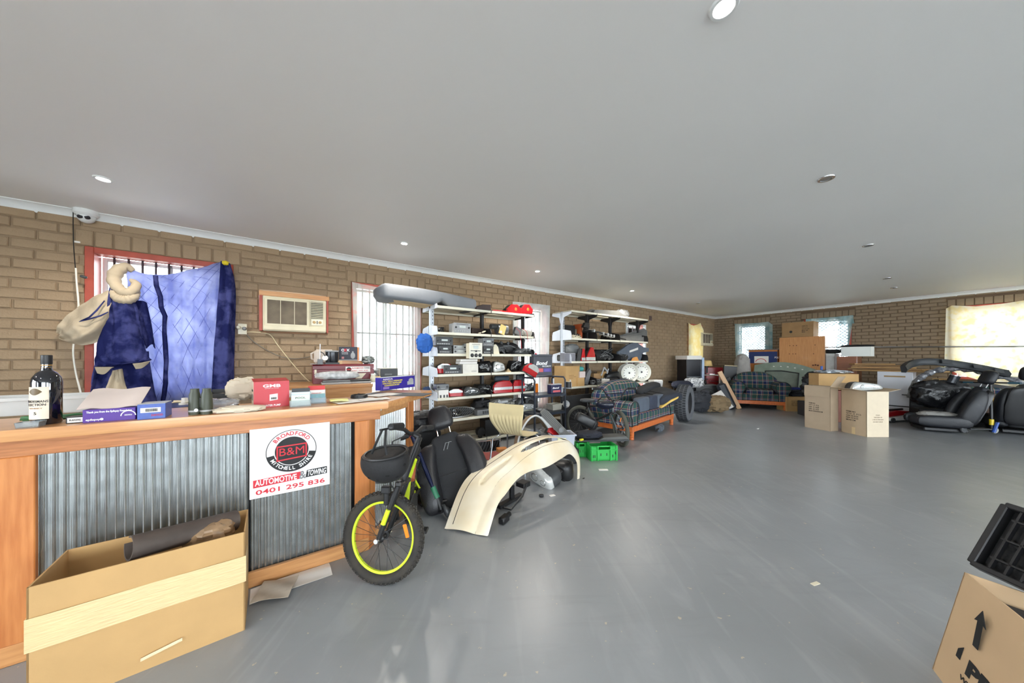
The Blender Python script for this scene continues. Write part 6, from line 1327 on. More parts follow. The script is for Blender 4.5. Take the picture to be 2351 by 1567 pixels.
taillight('slim red tail light standing upright on the second shelving', 1330, 1339, 801, 829, .55, yC, 'wedge'); taillight('triangular red and clear tail light on the second shelving', 1341, 1364, 799, 830, n2, yC, 'wedge')
junk('engine_mount', 'black engine part with rods in the middle of the second shelving', 'engine part', 1363, 1414, 801, 830, .5, yC, BLKM, 81, .2, 12, accents=(GREY, DGREY), rods=5)
junk('alternator', 'black alternator with shiny bits on the middle shelf of the second shelving', 'alternator', 1416, 1437, 811, 828, n2, yC, BLK, 83, .12, 9, accents=(CHROME, DGREY), rods=1)
BG = M('blue_grey_trim', (92, 100, 112), .6, var=.1)
o, w, h = board('door_card', 'big blue grey door card standing on the middle shelf', 'panel', 1420, 1490, 783, 827, .45, yC, [(-.5, .1), (.2, 0), (.3, .42), (.5, .5), (.5, .68), (.32, .72), (.05, 1), (-.2, .82), (-.5, .45)], BG, .05)
m = MB(); m.prism([(-.16 * w, .42 * h), (.12 * w, .58 * h), (.12 * w, .70 * h), (-.16 * w, .52 * h)], -.002, .001, 'xz'); m.build('white_label', PAPER, o, 0)
p, w, h = SI(1454, 1467, 817, 826, n2, yC); m = MB(); m.prism([(-w / 2, 0), (w / 2, 0), (w * .2, h), (-w * .3, h * .7)], 0, .05, 'xz'); tag(m.build('orange_wedge', M('amber_board', (214, 150, 80), .6), None, 0, p, RL), 'small orange wedge in front of the blue grey door card', 'wedge')
# row D
p, w, h = SI(1296, 1333, 840, 888, .55, yD); h *= .98; t = carton('moving_carton', 'bulging brown carton on the lower shelf of the second shelving', w, .26, h, p, RL + .1, CARD, False); printlines(t, ['HANDLE', 'WITH CARE', 'PARTS'], 0, h * .55, w * .5, .016, M('faint_ink', (150, 112, 70), .8))
p, w, h = SI(1326, 1342, 868, 887, n2, yD); t = printed_box('small_carton', 'small brown carton lower right of the bulging carton', w, .14, h, p, RL, CARD); zt_ = p.z + h
p, w, h = SI(1331, 1344, 854, 868, n2, zt_ + .001); printed_box('small_carton', 'small pinkish carton stacked on the small brown carton', w, .12, h, p, RL, CARDP); zt_ = p.z + h
p, w, h = SI(1329, 1339, 843, 854, n2, zt_ + .001); m = MB(); m.cyl((-.05, .05, .045), (.06, .05, .045), .044, n=18); tag(m.build('tape_roll', M('teal_tape', (70, 160, 156), .4), None, 40, p, RL), 'roll of teal tape on top of the small cartons', 'tape')
p, w, h = SI(1299, 1310, 878, 890, .62, yD); m = MB(); m.lathe([(.05, 0), (.052, .10), (.046, .10), (.001, .095)], 20); ob = m.build('paint_tin', BLK, None, 40, p); tag(ob, 'small black tin with pale lid in front of the bulging carton', 'tin'); m = MB(); m.lathe([(.045, .101), (.045, .104), (.001, .104)], 20); m.build('lid', CREAM, ob)
board('guard_panel', 'grey curved guard standing in the middle of the lower shelf', 'panel', 1341, 1358, 852, 890, .5, yD, [(-.5, .1), (0, 0), (.2, .3), (.5, .8), (.3, 1), (-.1, .7)], GREY, .06)
junk('carburettor', 'grey carburettor between the guard and the white battery', 'carburettor', 1360, 1382, 866, 880, n2, yD, GREY, 91, .12, 8, accents=(LGREY, BLK), rods=1)
p, w, h = SI(1383, 1400, 866, 879, n2, yD); t = thing('white_battery', 'small white battery with terminals on the lower shelf', 'battery', p, RL); m = MB(); m.box(0, .06, h * .45, w, .12, h * .9, .006); m.build('case', PAPER, t, 0)
for x in (-.3, 0, .3): m = MB(); m.cyl((w * x, .05, h * .9), (w * x, .05, h * 1.08), .018, n=10); m.build('terminal', LGREY, t)
p, w, h = SI(1364, 1380, 852, 865, .44, yD + .1); printed_box('brown_carton', 'small brown carton behind the grey carburettor', w, .12, h + .0, p, RL, CARDB); p, w, h = SI(1380, 1397, 848, 864, .44, yD + .1); printed_box('brown_carton', 'pale brown carton behind the white battery', w, .12, h, p, RL + .1, CARD)
p, w, h = SI(1364, 1398, 866, 872, .44, yD); m = MB(); m.box(0, .07, .05, w, .2, .098, .004); tag(m.build('storage_case', DGREY, None, 0, p, RL), 'low dark case carrying the two brown cartons', 'case')
p, w, h = SI(1374, 1403, 832, 856, .5, yD); t = thing('aluminium_bracket', 'pale angled metal bracket standing behind the brown cartons', 'bracket', p + Vector((0, 0, .17)), RL)
for a_, b_ in (((-.11, 0, .0), (-.02, 0, .16)), ((-.02, 0, .16), (.09, 0, .06)), ((.06, 0, .03), (.11, 0, .13))): m = MB(); m.tube([a_, b_], .014, 6); m.build('arm', LGREY, t, 0)
p, w, h = SI(1396, 1426, 846, 862, .52, yD + .09); m = MB(); m.sell((0, .06, h / 2), (w / 2, .07, h / 2), .6, .7, 10, 18); ob = m.build('wing_mirror', BLK, None, 40, p, (0, R(-8), RL)); tag(ob, 'glossy black wing mirror beside the white wheel rims', 'mirror')
p, w, h = SI(1392, 1446, 862, 876, n2, yD); m = MB(); m.sell((0, .06, .055), (w / 2, .07, .055), .5, .6, 10, 18, fn=lambda q: (q[0], q[1], q[2] * (1 - .4 * q[0]))); tag(m.build('bumper_corner', BLK, None, 40, p, RL), 'black bumper corner lying under the wing mirror', 'bumper')
def steel_wheel(label, a, b, c, d, n, z, wdt=.17):
    p, w, h = SI(a, b, c, d, n, z); r = h / 2; t = thing('wheel_rim', label, 'wheel', Vector((p.x, p.y, z + r + .004)), (0, 0, RL - .5), 'white wheel rims'); RW = M('white_rim_paint', (226, 224, 214), .35, var=.04)
    T = TR(0, 0, 0, 90, 0, 0)
    m = MB(T); m.lathe([(r * .82, -wdt), (r * .98, -wdt - .004), (r, -wdt + .006), (r * .92, -wdt + .03), (r * .80, -wdt * .55), (r * .82, -.04), (r * .95, -.016), (r, 0), (r * .97, .008), (r * .88, -.004), (r * .78, -.035), (r * .74, -.06), (r * .78, -wdt)], 36, caps=False); m.build('barrel', RW, t, 40)
    m = MB(T); m.lathe([(r * .80, -.05), (r * .70, -.018), (r * .5, -.03), (r * .34, -.022), (r * .14, -.03), (.001, -.03)], 36); dk = m.build('disc', RW, t, 40)
    for k in range(14): a_ = 2 * math.pi * k / 14; m = MB(T @ TR(r * .62 * math.cos(a_), r * .62 * math.sin(a_), -.019)); m.lathe([(r * .045, -.004), (r * .045, .001), (.001, .001)], 8); m.build('vent_hole', BLK, dk, 0)
    m = MB(T); m.lathe([(r * .10, -.028), (r * .10, -.024), (.001, -.024)], 14); m.build('centre_bore', BLK, dk, 0)
    return t
steel_wheel('white steel wheel rim on the lower shelf, the nearer one', 1430, 1462, 829, 872, .58, yD); steel_wheel('white steel wheel rim on the lower shelf, the one at the shelf end', 1462, 1487, 827, 870, .58, yD)
# ================================================================ black trolley between the shelvings
nt_ = 1.02; TT = [onL(1240, nt_), onL(1311, nt_)]; wt = (TT[1] - TT[0]).length; tp_ = (TT[0] + TT[1]) / 2; NB = M('black_blue_steel', (48, 54, 66), .45, .3)
t = thing('tool_trolley', 'black steel trolley with tube handles between the two shelvings', 'trolley', tp_, RL); dt = .30
zs_ = [zL(1240, 907, nt_), zL(1240, 950, nt_), .10]
for sx in (-1, 1):
    for y in (0, dt): m = MB(); m.box(sx * (wt / 2 - .012), y, zs_[0] / 2, .024, .024, zs_[0], .003); m.build('post', NB, t, 0)
    ztp = zL(1240, 868, nt_); m = MB(); m.tube([(sx * (wt / 2 - .012), 0, zs_[0]), (sx * (wt / 2 - .012), 0, ztp - .04), (sx * (wt / 2 - .012), .03, ztp), (sx * (wt / 2 - .012), dt - .03, ztp), (sx * (wt / 2 - .012), dt, ztp - .04), (sx * (wt / 2 - .012), dt, zs_[0])], .013, 8); m.build('handle', NB, t)
for z in zs_: m = MB(); m.box(0, dt / 2, z - .02, wt, dt + .03, .04, .004); m.build('shelf', NB, t, 0)
m = MB(); m.tube([(-wt / 2, dt - .02, ztp), (wt / 2, dt - .02, ztp)], .010, 8); m.build('rail', NB, t)
# big display battery, small battery, dish
def battery(name, label, p, w, d, h, rz, big):
    t = thing(name, label, 'battery', p, rz); BD = M('battery_grey', (74, 76, 84), .45) if big else NAVYP
    m = MB(); m.box(0, d / 2, h * .43, w, d, h * .86, .006); m.build('case', BD, t, 0); m = MB(); m.box(0, d / 2, h * .90, w * 1.02, d * 1.02, h * .10, .006); m.build('lid', BD if big else LGREY, t, 0)
    for x, mt in ((-.32, INKR), (.32, LGREY)): m = MB(); m.cyl((w * x, d * .3, h * .94), (w * x, d * .3, h), w * .05, n=10); m.build('terminal', mt, t)
    text('Bond', w * .62, h * .17, INKW, t, T_front(-w * .08, -.0015, h * .56), bold=.03, shear=.25)
    if big:
        text('SECURITY', w * .5, h * .06, INKW, t, T_front(w * .18, -.0015, h * .42), bold=.02); panel(t, -w * .22, h * .25, w * .42, h * .16, M('pale_red_print', (206, 96, 100), .5)); panel(t, w * .22, h * .25, w * .42, h * .16, M('violet_blue_print', (84, 74, 150), .5))
        for i in range(3): panel(t, w * .2, h * (.20 + .045 * i), w * .3, h * .012, M('violet_light', (140, 120, 190), .5), -.002)
    else: panel(t, 0, h * .22, w * .7, h * .2, M('pale_red_print', (206, 96, 100), .5))
    return t
p, w, h = SI(1226, 1268, 814, 866, .74); battery('display_battery', 'oversized grey battery display standing above the black trolley', Vector((p.x, p.y, ztp + .014)), w, .12, h, RL, True)
p = Vector((p.x, p.y, 0)); 
q0, q1 = onL(1266, .98), onL(1290, .98); w = (q1 - q0).length; battery('small_battery', 'small dark blue battery on the upper shelf of the black trolley', Vector((*((q0 + q1) / 2)[:2], zs_[0] + .001)), w, .10, (903 - 880) * q0.y / FPX, RL, False)
q0 = onL(1280, .9); tub('parts_tub', 'pale rectangular tub on the middle shelf of the black trolley', .20, .14, .09, Vector((q0.x, q0.y, zs_[1] + .001)), RL, M('pale_grey_bin', (176, 172, 160), .5), cat='tub')
q0 = onL(1250, .92); m = MB(); m.box(0, .08, .012, .16, .18, .024, .006); tag(m.build('black_tray', BLK, None, 0, Vector((q0.x, q0.y, zs_[1] + .001)), RL), 'flat black tray on the middle shelf of the black trolley', 'tray')
q0 = onL(1303, .9); m = MB(); m.lathe([(.06, 0), (.062, .03), (.05, .05), (.02, .02), (.001, .02)], 20, T=TR(0, .05, .06, 70, 0, 0)); tag(m.build('hub_cap', LGREY, None, 40, Vector((q0.x, q0.y, zs_[1] + .004)), RL), 'small round silver cap leaning at the right of the trolley', 'cap')
# ================================================================ tan ribbed chair
tn = M('tan_chair_plastic', (212, 196, 152), .45, var=.06)
pc = Vector((.04, 3.32, 0)); t = thing('stacking_chair', 'tan ribbed plastic chair with chrome legs, back turned to the bar', 'chair', pc, R(-28)); sw_ = .40
prof = [(-.40, -.19, .76), (-.40, -.20, .68), (-.36, -.19, .58), (-.33, -.12, .47), (-.32, -.05, .425), (-.34, .06, .42), (-.36, .16, .425), (-.36, .20, .405)]
Pp = [Vector((0, y, z)) for _, y, z in prof]; Wp = [sw_ * .98, sw_ * .98, sw_ * .9, sw_ * .70, sw_ * .72, sw_ * .95, sw_ * .95, sw_ * .9]
def chf(u, v):
    q = cat(Pp, v); wq = cat([Vector((x, 0, 0)) for x in Wp], v).x
    rib = .006 * abs(math.sin(u * math.pi * 9)) if .2 < v < .72 else 0; e = .02 * ((2 * u - 1) ** 2)
    return Vector((wq * (u - .5), q.y - rib - e, q.z + e * .3))
m = MB(); m.grid(chf, 72, 40, .006); m.build('seat_shell', tn, t, 50)
for s_ in (-1, 1):
    m = MB(); m.tube([(s_ * .15, -.10, .41), (s_ * .19, -.16, .38), (s_ * .21, -.21, 0)], .009, 8); m.build('leg', CHROME, t)
    m = MB(); m.tube([(s_ * .15, .12, .41), (s_ * .19, .16, .38), (s_ * .21, .20, 0)], .009, 8); m.build('leg', CHROME, t)
    m = MB(); m.tube([(s_ * .15, -.10, .41), (s_ * .15, .12, .41)], .009, 8); m.build('seat_rail', CHROME, t)
# parts on the floor behind the bumper
q = G(1115, 1046); t = thing('grille_frame', 'silver framed black grille lying below the tan chair', 'grille', q + Vector((0, .12, 0)), R(25))
m = MB()
for (cx, cz, sx, sz) in ((0, .16, .40, .02), (0, .01, .40, .02), (-.19, .085, .02, .15), (.19, .085, .02, .15), (.06, .085, .014, .15)): m.box(cx, 0, cz, sx, .03, sz, .004)
m.build('frame', CHROME, t, 0); m = MB(); m.box(0, .015, .085, .38, .01, .14); m.build('backing', BLK, t, 0)
for k in range(9): m = MB(); m.box(-.16 + .042 * k, -.004, .085, .010, .012, .14, rot=(0, 24, 0)); m.build('slat', DGREY, t, 0)
q = G(1120, 1075); m = MB(); m.grid(lambda u, v: (.40 * (u - .5), .24 * (v - .5), .10 + .05 * math.sin(3 * u + 1) * v + .02 * math.sin(9 * u)), 16, 8, .012); tag(m.build('red_fabric_panel', M('dusty_red_fabric', (150, 76, 70), .9, var=.15), None, 40, q + Vector((0, .12, 0)), R(30)), 'dusty red fabric panel wedged behind the white bumper', 'panel')
q = G(1155, 1052); printed_box('orange_carton', 'small orange brown carton under the tan chair', .12, .1, .10, q + Vector((0, .05, 0)), R(20), M('orange_card', (200, 130, 70), .7))
# wheel arch liner: tan inside with white rim
q = G(1228, 1046); t = thing('arch_liner', 'white rimmed wheel arch liner with tan inside, beside the tan chair', 'liner', q, R(15))
AP = [(-.24, .06), (-.20, .26), (-.10, .44), (.02, .50), (.14, .40), (.22, .22), (.20, .06)]
A3 = [Vector((x, 0, z)) for x, z in AP]
m = MB(); m.grid(lambda u, v: cat(A3, u) + Vector((0, .17 * v, -.02 * v)), 30, 4, .004); m.build('liner', M('tan_felt', (150, 130, 108), .8, var=.12), t, 50)
m = MB(); m.tube([cat(A3, i / 30) for i in range(31)], .012, 8); m.build('white_rim', WHITE, t)
m = MB(); m.grid(lambda u, v: cat(A3, .55 + .45 * u) + Vector((.05 * v, -.005, .005 * v)), 12, 2, .004); m.build('guard_skin', WHITE, t, 50)
q = G(1262, 1040); crumple('white_bracket_heap', 'knotted white plastic bracket beside the clear tub', 'bracket', .20, .16, .15, q + Vector((0, .08, .16)), M('white_bracket', (210, 212, 214), .5, var=.1), 95, .3, .55, 18, 28)
q = G(1265, 1045); t = thing('headlight', 'large headlight shell lying between arch liner and clear tub', 'headlight', q + Vector((0.02, .06, 0)), R(-20)); m = MB(); m.sell((0, .08, .10), (.16, .12, .10), .6, .6, 10, 18, T=TR(0, 0, 0, 0, 25, 0)); m.build('housing', DGREY, t); m = MB(); m.sell((0, .0, .11), (.15, .06, .09), .6, .6, 10, 18, T=TR(0, 0, 0, 0, 25, 0)); m.build('lens', CLRL, t)
# floor rack of dark panels that carries the clear tub, jacket and crates
q = G(1378, 1052); Yc = q.y
# green crates
def crate(label, a, b, py, h, dd, rz):
    p0, p1 = G(a, py), G(b, py); w = (p1 - p0).length; t = thing('plastic_crate', label, 'crate', (p0 + p1) / 2, rz, 'green crates'); GR = M('crate_green', (44, 176, 76), .4, var=.05); k = .006
    for nm, (cx, cy, sx, sy) in (('front_panel', (0, k / 2, w, k)), ('back_panel', (0, dd, w, k)), ('side_panel', (-w / 2, dd / 2, k, dd)), ('side_panel', (w / 2, dd / 2, k, dd))):
        m = MB(); m.box(cx, cy, h * .36, sx, sy, h * .72)
        if sx > sy:
            m.box(-w * .36, cy, h * .86, w * .28, sy, h * .28); m.box(w * .36, cy, h * .86, w * .28, sy, h * .28); m.box(0, cy, h * .96, w, sy, h * .08)
        else: m.box(cx, cy, h * .86, sx, sy, h * .28)
        pn = m.build(nm, GR, t, 0)
        if nm == 'front_panel':
            for x in (-.46, -.24, .24, .46): m = MB(); m.box(w * x, -.006, h * .5, w * .05, .014, h, .002); m.build('rib', GR, t, 0)
            m = MB(); m.box(0, -.008, h * .74, w * 1.02, .014, h * .06, .002); m.build('rim', GR, t, 0)
            for x in (-.4, -.34, -.12, .1, .32, .42): m = MB(); m.box(w * x, -.0015, h * (.42 if abs(x) < .2 else .3 + .2 * (x > .35)), w * .025, .004, h * .18); m.build('slot', BLK, pn, 0)
    m = MB(); m.box(0, dd / 2, .006, w, dd, .01); m.build('bottom', GR, t, 0); return t
ch = (1057 - 1023) * G(1388, 1057).y / FPX
crate('bright green crate under the jacket, the nearer one', 1355, 1419, 1057, ch, .30, R(6)); crate('bright green crate half hidden behind the bumper end', 1322, 1349, 1049, ch, .26, R(6))
pq = G(1375, 1046); t = thing('trim_panel', 'long grey ribbed trim panel lying across the two green crates', 'panel', Vector((pq.x + .05, pq.y - .03, ch + .004)), R(4))
m = MB(); m.box(0, .12, .012, .66, .22, .022, .006); m.build('panel', DGREY, t, 0); m = MB(); m.prism([(-.06, .02), (.34, .02), (.30, .06), (.02, .05)], .02, .2, 'xz'); m.build('raised_end', M('dusty_dark_grey', (84, 84, 82), .6), t, 0)
crumple('jacket', 'dark navy jacket lying on the trim panel over the green crates', 'jacket', .36, .2, .09, Vector((pq.x - .10, pq.y + .07, ch + .027)), M('navy_black_cloth', (32, 34, 44), .85, var=.25), 101, R(8), .25, 16, 28)
m = MB(); m.box(0, 0, .012, .06, .03, .024, .006); tag(m.build('yellow_toggle', M('yellow_plastic', (226, 206, 50), .4), None, 0, Vector((pq.x - .23, pq.y - .055, ch + .028)), R(40)), 'small yellow clip at the end of the navy jacket', 'clip')
# clear tub with red lamps and ribbed strip
p0, p1 = G(1290, 1030), G(1348, 1024); tz = ch * .0; wt2 = .30; tbp = Vector((.60, 3.66, .175)); Yt = tbp.y
m = MB(); m.box(0, .12, .085, .36, .26, .17, .01); tag(m.build('low_case', BLK, None, 0, Vector((.60, 3.62, 0)), R(8)), 'low black case under the clear tub behind the green crates', 'case')
tbw = (1347 - 1291) * Yt / FPX; TUBM = M('clear_tub_plastic', (206, 212, 226), .2, var=.03, alpha=.75)
tbt = tub('clear_tub', 'clear plastic tub with yellow lettering holding red tail lights', tbw, .22, .15, tbp, R(6), TUBM); panel(tbt, -.02, .085, .10, .06, M('tub_label', (214, 214, 160), .5), -.004); text('EZY', .08, .035, M('label_white', (236, 238, 220), .5), tbt, T_front(-.02, -.0055, .085), bold=.02)
t_ = taillight('red tail light lying in the clear tub', 1272, 1315, 957, 985, 1.5, None, 'edge', rot=(R(-20), R(30), R(10))); t_.location = tbp + Vector((-.06, .09, .10)); t_.scale = (.8, .8, .8)
t = thing('ribbed_strip', 'long grey ribbed plastic strip leaning out of the clear tub', 'strip', tbp + Vector((.07, .04, .10)), (R(-14), R(-42), R(20)))
m = MB(); m.prism([(-.05, 0), (.05, 0), (.05, .40), (.03, .46), (-.03, .46), (-.05, .40)], 0, .012, 'xz'); m.build('strip', M('dusty_strip_grey', (96, 94, 88), .6), t, 0)
for k in range(5): m = MB(); m.box(-.036 + .018 * k, -.002, .30, .006, .006, .28); m.build('rib', DGREY, t, 0); m = MB(); m.box(-.036 + .018 * k, -.002, .06, .006, .006, .10); m.build('rib', DGREY, t, 0)
m = MB(TR(0, -.001, .135, 90)); m.lathe([(.03, -.002), (.03, .006), (.02, .007), (.02, .002), (.001, .002)], 18); m.build('round_badge', GREY, t)
# ================================================================ plaid sofa and armchair
def plaidmat():
    m = bpy.data.materials.new('plaid_fabric'); m.use_nodes = True; nt = m.node_tree; N = nt.nodes; K = nt.links; b = N['Principled BSDF']; b.inputs['Roughness'].default_value = .9; b.inputs['Specular IOR Level'].default_value = .15
    tc = N.new('ShaderNodeTexCoord'); ge = N.new('ShaderNodeNewGeometry'); sp = N.new('ShaderNodeSeparateXYZ'); K.new(tc.outputs['Object'], sp.inputs[0])
    vt = N.new('ShaderNodeVectorTransform'); vt.vector_type = 'NORMAL'; vt.convert_from = 'WORLD'; vt.convert_to = 'OBJECT'; K.new(ge.outputs['Normal'], vt.inputs[0]); sn_ = N.new('ShaderNodeSeparateXYZ'); K.new(vt.outputs[0], sn_.inputs[0])
    def math_(op, a, b_=None, c=None):
        n = N.new('ShaderNodeMath'); n.operation = op
        for i, x in enumerate((a, b_, c)):
            if x is None: continue
            if isinstance(x, (int, float)): n.inputs[i].default_value = x
            else: K.new(x, n.inputs[i])
        return n.outputs[0]
    fx = math_('GREATER_THAN', math_('ABSOLUTE', sn_.outputs[0]), .75); fz = math_('GREATER_THAN', math_('ABSOLUTE', sn_.outputs[2]), .6)
    def mixv(f, a, b_): return math_('ADD', math_('MULTIPLY', a, math_('SUBTRACT', 1, f)), math_('MULTIPLY', b_, f))
    U = mixv(fx, sp.outputs[0], sp.outputs[1]); V_ = mixv(fz, sp.outputs[2], sp.outputs[1])
    def stripes(c, period):
        r = N.new('ShaderNodeValToRGB'); r.color_ramp.interpolation = 'CONSTANT'; e = r.color_ramp.elements
        cols = [(0, (52, 84, 78)), (.30, (196, 144, 126)), (.35, (52, 84, 78)), (.42, (42, 48, 86)), (.68, (164, 168, 156)), (.74, (42, 48, 86)), (.82, (180, 120, 108)), (.86, (52, 84, 78))]
        while len(e) < len(cols): e.new(.5)
        for i, (p, cc) in enumerate(cols): e[i].position = p; e[i].color = lin(cc)
        K.new(math_('FRACT', math_('DIVIDE', math_('ADD', c, 10), period)), r.inputs[0]); return r.outputs[0]
    mx = N.new('ShaderNodeMix'); mx.data_type = 'RGBA'; mx.inputs[0].default_value = .5; K.new(stripes(U, .21), mx.inputs[6]); K.new(stripes(V_, .21), mx.inputs[7])
    K.new(mx.outputs[2], b.inputs['Base Color']); return m
PLD = plaidmat(); LEGW = M('honey_leg_wood', (196, 98, 44), .35, rgb2=(214, 118, 58), scale=20, coat=.3)
def sofa(name, label, loc, rz, w, d=.78, hs=.40, ha=.57, hb=.84, cat_='sofa', cushion=True):
    t = thing(name, label, cat_, loc, rz); aw = .22; f0 = .20
    m = MB(); m.box(0, .02, f0 - .04, w, .045, .085, .006); m.box(-w / 2 + .02, d / 2, f0 - .04, .045, d, .085, .006); m.box(w / 2 - .02, d / 2, f0 - .04, .045, d, .085, .006); m.build('base_rail', LEGW, t, 20)
    for x in (-1, 1):
        for y in (.03, d - .04): m = MB(); m.lathe([(.026, 0), (.034, .012), (.028, .03), (.036, .045), (.028, .06), (.034, .075), (.034, .12)], 14, T=TR(x * (w / 2 - .035), y, 0)); m.build('leg', LEGW, t)
    m = MB(); m.box(0, d / 2, f0 + .08, w - .1, d - .06, .16, .02); m.build('seat_base', PLD, t)
    if cushion: m = MB(); m.sell((0, d * .42, hs - .03), (w / 2 - aw, d * .42, .085), .35, .3, 8, 20); m.build('seat_cushion', PLD, t, 50)
    for x in (-1, 1):
        cx = x * (w / 2 - aw / 2 + .04); r = aw / 2 + .03
        pr_ = [(cx - r * .62, f0), (cx - r * .62, ha - r * 1.9), (cx - r * .9, ha - r * 1.5)] + [(cx + r * math.cos(a), ha - r + r * math.sin(a)) for a in [math.pi - math.pi * i / 12 * 1.0 for i in range(13)]] + [(cx + r * .9, ha - r * 1.5), (cx + r * .62, ha - r * 1.9), (cx + r * .62, f0)]
        pr_ = pr_[::-1]
        m = MB(); m.prism(pr_, .0, d - .08, 'xz', c=.015); ar = m.build('arm', PLD, t, 50)
        m = MB(); m.tube([(px_, -.004, pz_) for px_, pz_ in pr_], .008, 6); m.build('piping', M('dark_piping', (46, 52, 52), .9), ar, 50)
    def bk(u, v):
        x = (u - .5) * (w - .06); top = hs + (hb - hs) * (1 - .42 * abs(2 * u - 1) ** 3.0); a = math.pi * (v * 1.25 - .12)
        zc = top - .09; ins = max(0, (abs(2 * u - 1) - .93) / .07); k = 1 - .5 * ins ** 2
        if v < .3: return (x, d - .26 - .04 * math.sin(v / .3 * math.pi), hs - .06 + (zc - hs + .06) * (v / .3))
        if v > .7: return (x, d - .02, zc - (zc - .2) * ((v - .7) / .3))
        b_ = math.pi * (1 - (v - .3) / .4); return (x, d - .14 + .12 * math.cos(b_) * k, zc + .09 * math.sin(b_) * k)
    m = MB(); m.grid(bk, 40, 30, 0)
    for u_ in (0, 1):
        ring = [bk(u_, j / 30) for j in range(31)]; m.add(ring, [tuple(range(31)) if u_ else tuple(range(31))[::-1]])
    m.build('backrest', PLD, t, 60); return t
sL, sR = Vector((1.81, 4.67, 0)), Vector((2.95, 5.74, 0)); sv = (sR - sL).normalized(); rs = math.atan2(sv.y, sv.x)
sofa('plaid_sofa', 'plaid two seat sofa on honey wood legs, loose black car seat lying on it', (sL + sR) / 2, rs, 1.62, cushion=False)
Ts_ = Matrix.Translation((sL + sR) / 2) @ Matrix.Rotation(rs, 4, 'Z')
t = thing('bench_cushion', 'grey blue car bench cushion standing along the front of the plaid sofa', 'cushion', Ts_ @ Vector((.02, .03, .365)), rs)
for i, x in enumerate((-.34, .02, .36)): m = MB(); m.sell((x, .06, .10), ((.20, .15, .20)[i], .06, .115), .3, .3, 10, 16); m.build('pad', M('grey_blue_seat_cloth', (84, 92, 104), .8, bump=.1) if i != 1 else M('dark_blue_seat_cloth', (52, 58, 74), .8), t, 50)
# loose car seat on the sofa with yellow foam
t = thing('loose_car_seat', 'black fabric car seat with torn yellow foam lying on the plaid sofa', 'car seat', Ts_ @ Vector((.46, .20, .47)), (R(8), R(-14), rs - .3)); t.scale = (.80, .85, .85)
m = MB(); m.sell((0, .05, .06), (.52, .30, .10), .5, .45, 12, 24, fn=lambda p: (p[0], p[1], p[2] * (1 + .15 * math.sin(4 * p[0])))); m.build('seat_pad', LEATHC, t, 60)
m = MB(); m.sell((.12, .26, .16), (.36, .12, .09), .6, .5, 10, 20); m.build('side_bolster', LEATHC, t, 60)
m = MB(); m.sell((.18, -.22, .05), (.38, .09, .10), .6, .5, 10, 20, T=TR(0, 0, 0, 0, 6, 0)); m.build('side_bolster', M('navy_seat_cloth', (40, 46, 58), .8), t, 60)
for x in (-.12, .02): m = MB(); m.box(x, .04, .165, .012, .42, .01, rot=(0, 0, 10)); m.build('seam', BLK, t, 0)
m = MB(); m.prism([(-.22, -.03), (.10, .0), (.34, .02), (.36, .05), (.1, .055), (-.2, .0)], -.32, -.24, 'xz', c=.008); m.build('foam', M('yellow_foam', (224, 184, 96), .95, var=.1, bump=.3), t, 30)
# armchair
aLg, aRg = Vector((5.60, 7.64, 0)), Vector((6.25, 7.32, 0)); av = (aRg - aLg).normalized(); ra_ = math.atan2(av.y, av.x)
sofa('plaid_armchair', 'plaid armchair on honey wood legs in front of the grey green car panel', (aLg + aRg) / 2, ra_, 1.0, .76, .42, .66, .88, 'armchair')
# ================================================================ black bmx bike
F0 = Vector((1.50, 4.33, 0)); R0 = Vector((1.04, 4.78, 0)); t = thing('bmx_bike', 'black bmx bike leaning against the plaid sofa', 'bicycle', F0)
GRT = M('grey_green_tyre', (78, 78, 70), .85, var=.15); rw = .25; H0 = Vector((0, 0, rw)); dr = (R0 - F0).normalized(); wx = Vector((1, .06, .05)).normalized()
fw = Vector((0, 0, 1)).cross(wx).normalized()
wheel(t, H0, wx, rw, .026, BLK, GRT, False, 20, name='front_wheel')
Hr = R0 - F0 + Vector((0, 0, rw)); wheel(t, Hr, Vector((0, 0, 1)).cross(dr) + Vector((0, 0, .1)), rw, .026, BLK, GRT, False, 20, name='rear_wheel')
hd = dr * .13 + Vector((0, 0, .56)); hb_ = dr * .11 + Vector((0, 0, .46))
for s_ in (-1, 1): m = MB(); o_ = wx * .05 * s_; m.tube([H0 + o_, H0 + o_ + (hb_ - H0) * .9, hb_], .012, 8); m.build('fork_leg', M('grey_metal_paint', (78, 82, 86), .35, .5), t)
m = MB(); m.tube([hb_, hd + Vector((0, 0, .05))], .017, 10); m.build('head_tube', M('grey_metal_paint'), t)
bb_ = dr * .46 + Vector((0, 0, .27)); st_ = dr * .52 + Vector((0, 0, .50))
for nm, a_, b_, r_ in (('top_tube', hd, st_, .016), ('down_tube', hb_, bb_, .018), ('seat_tube', bb_, st_ + Vector((0, 0, .06)), .014), ('chain_stay', bb_, Hr, .010), ('seat_stay', st_, Hr, .009)): m = MB(); m.tube([a_, b_], r_, 10); m.build(nm, BLK, t)
m = MB(); m.sell(st_ + Vector((0, 0, .09)), (.11, .07, .03), .7, .8, 8, 14, T=I4); m.build('saddle', DGREY, t)
stem = hd + Vector((0, 0, .08)) - dr * .04; bx_ = Vector((1, .06, 0)).normalized(); m = MB(); m.tube([hd + Vector((0, 0, .04)), stem], .016, 8); m.build('stem', CHROME, t)
m = MB()
for s_ in (-1, 1): m.tube([stem, stem + bx_ * .07 * s_, stem + bx_ * .17 * s_ + Vector((0, 0, .15)), stem + bx_ * .31 * s_ + Vector((0, 0, .155))], .010, 8)
m.tube([stem - bx_ * .125 + Vector((0, 0, .085)), stem + bx_ * .125 + Vector((0, 0, .085))], .007, 6); hbm = m.build('handlebar', BLK, t)
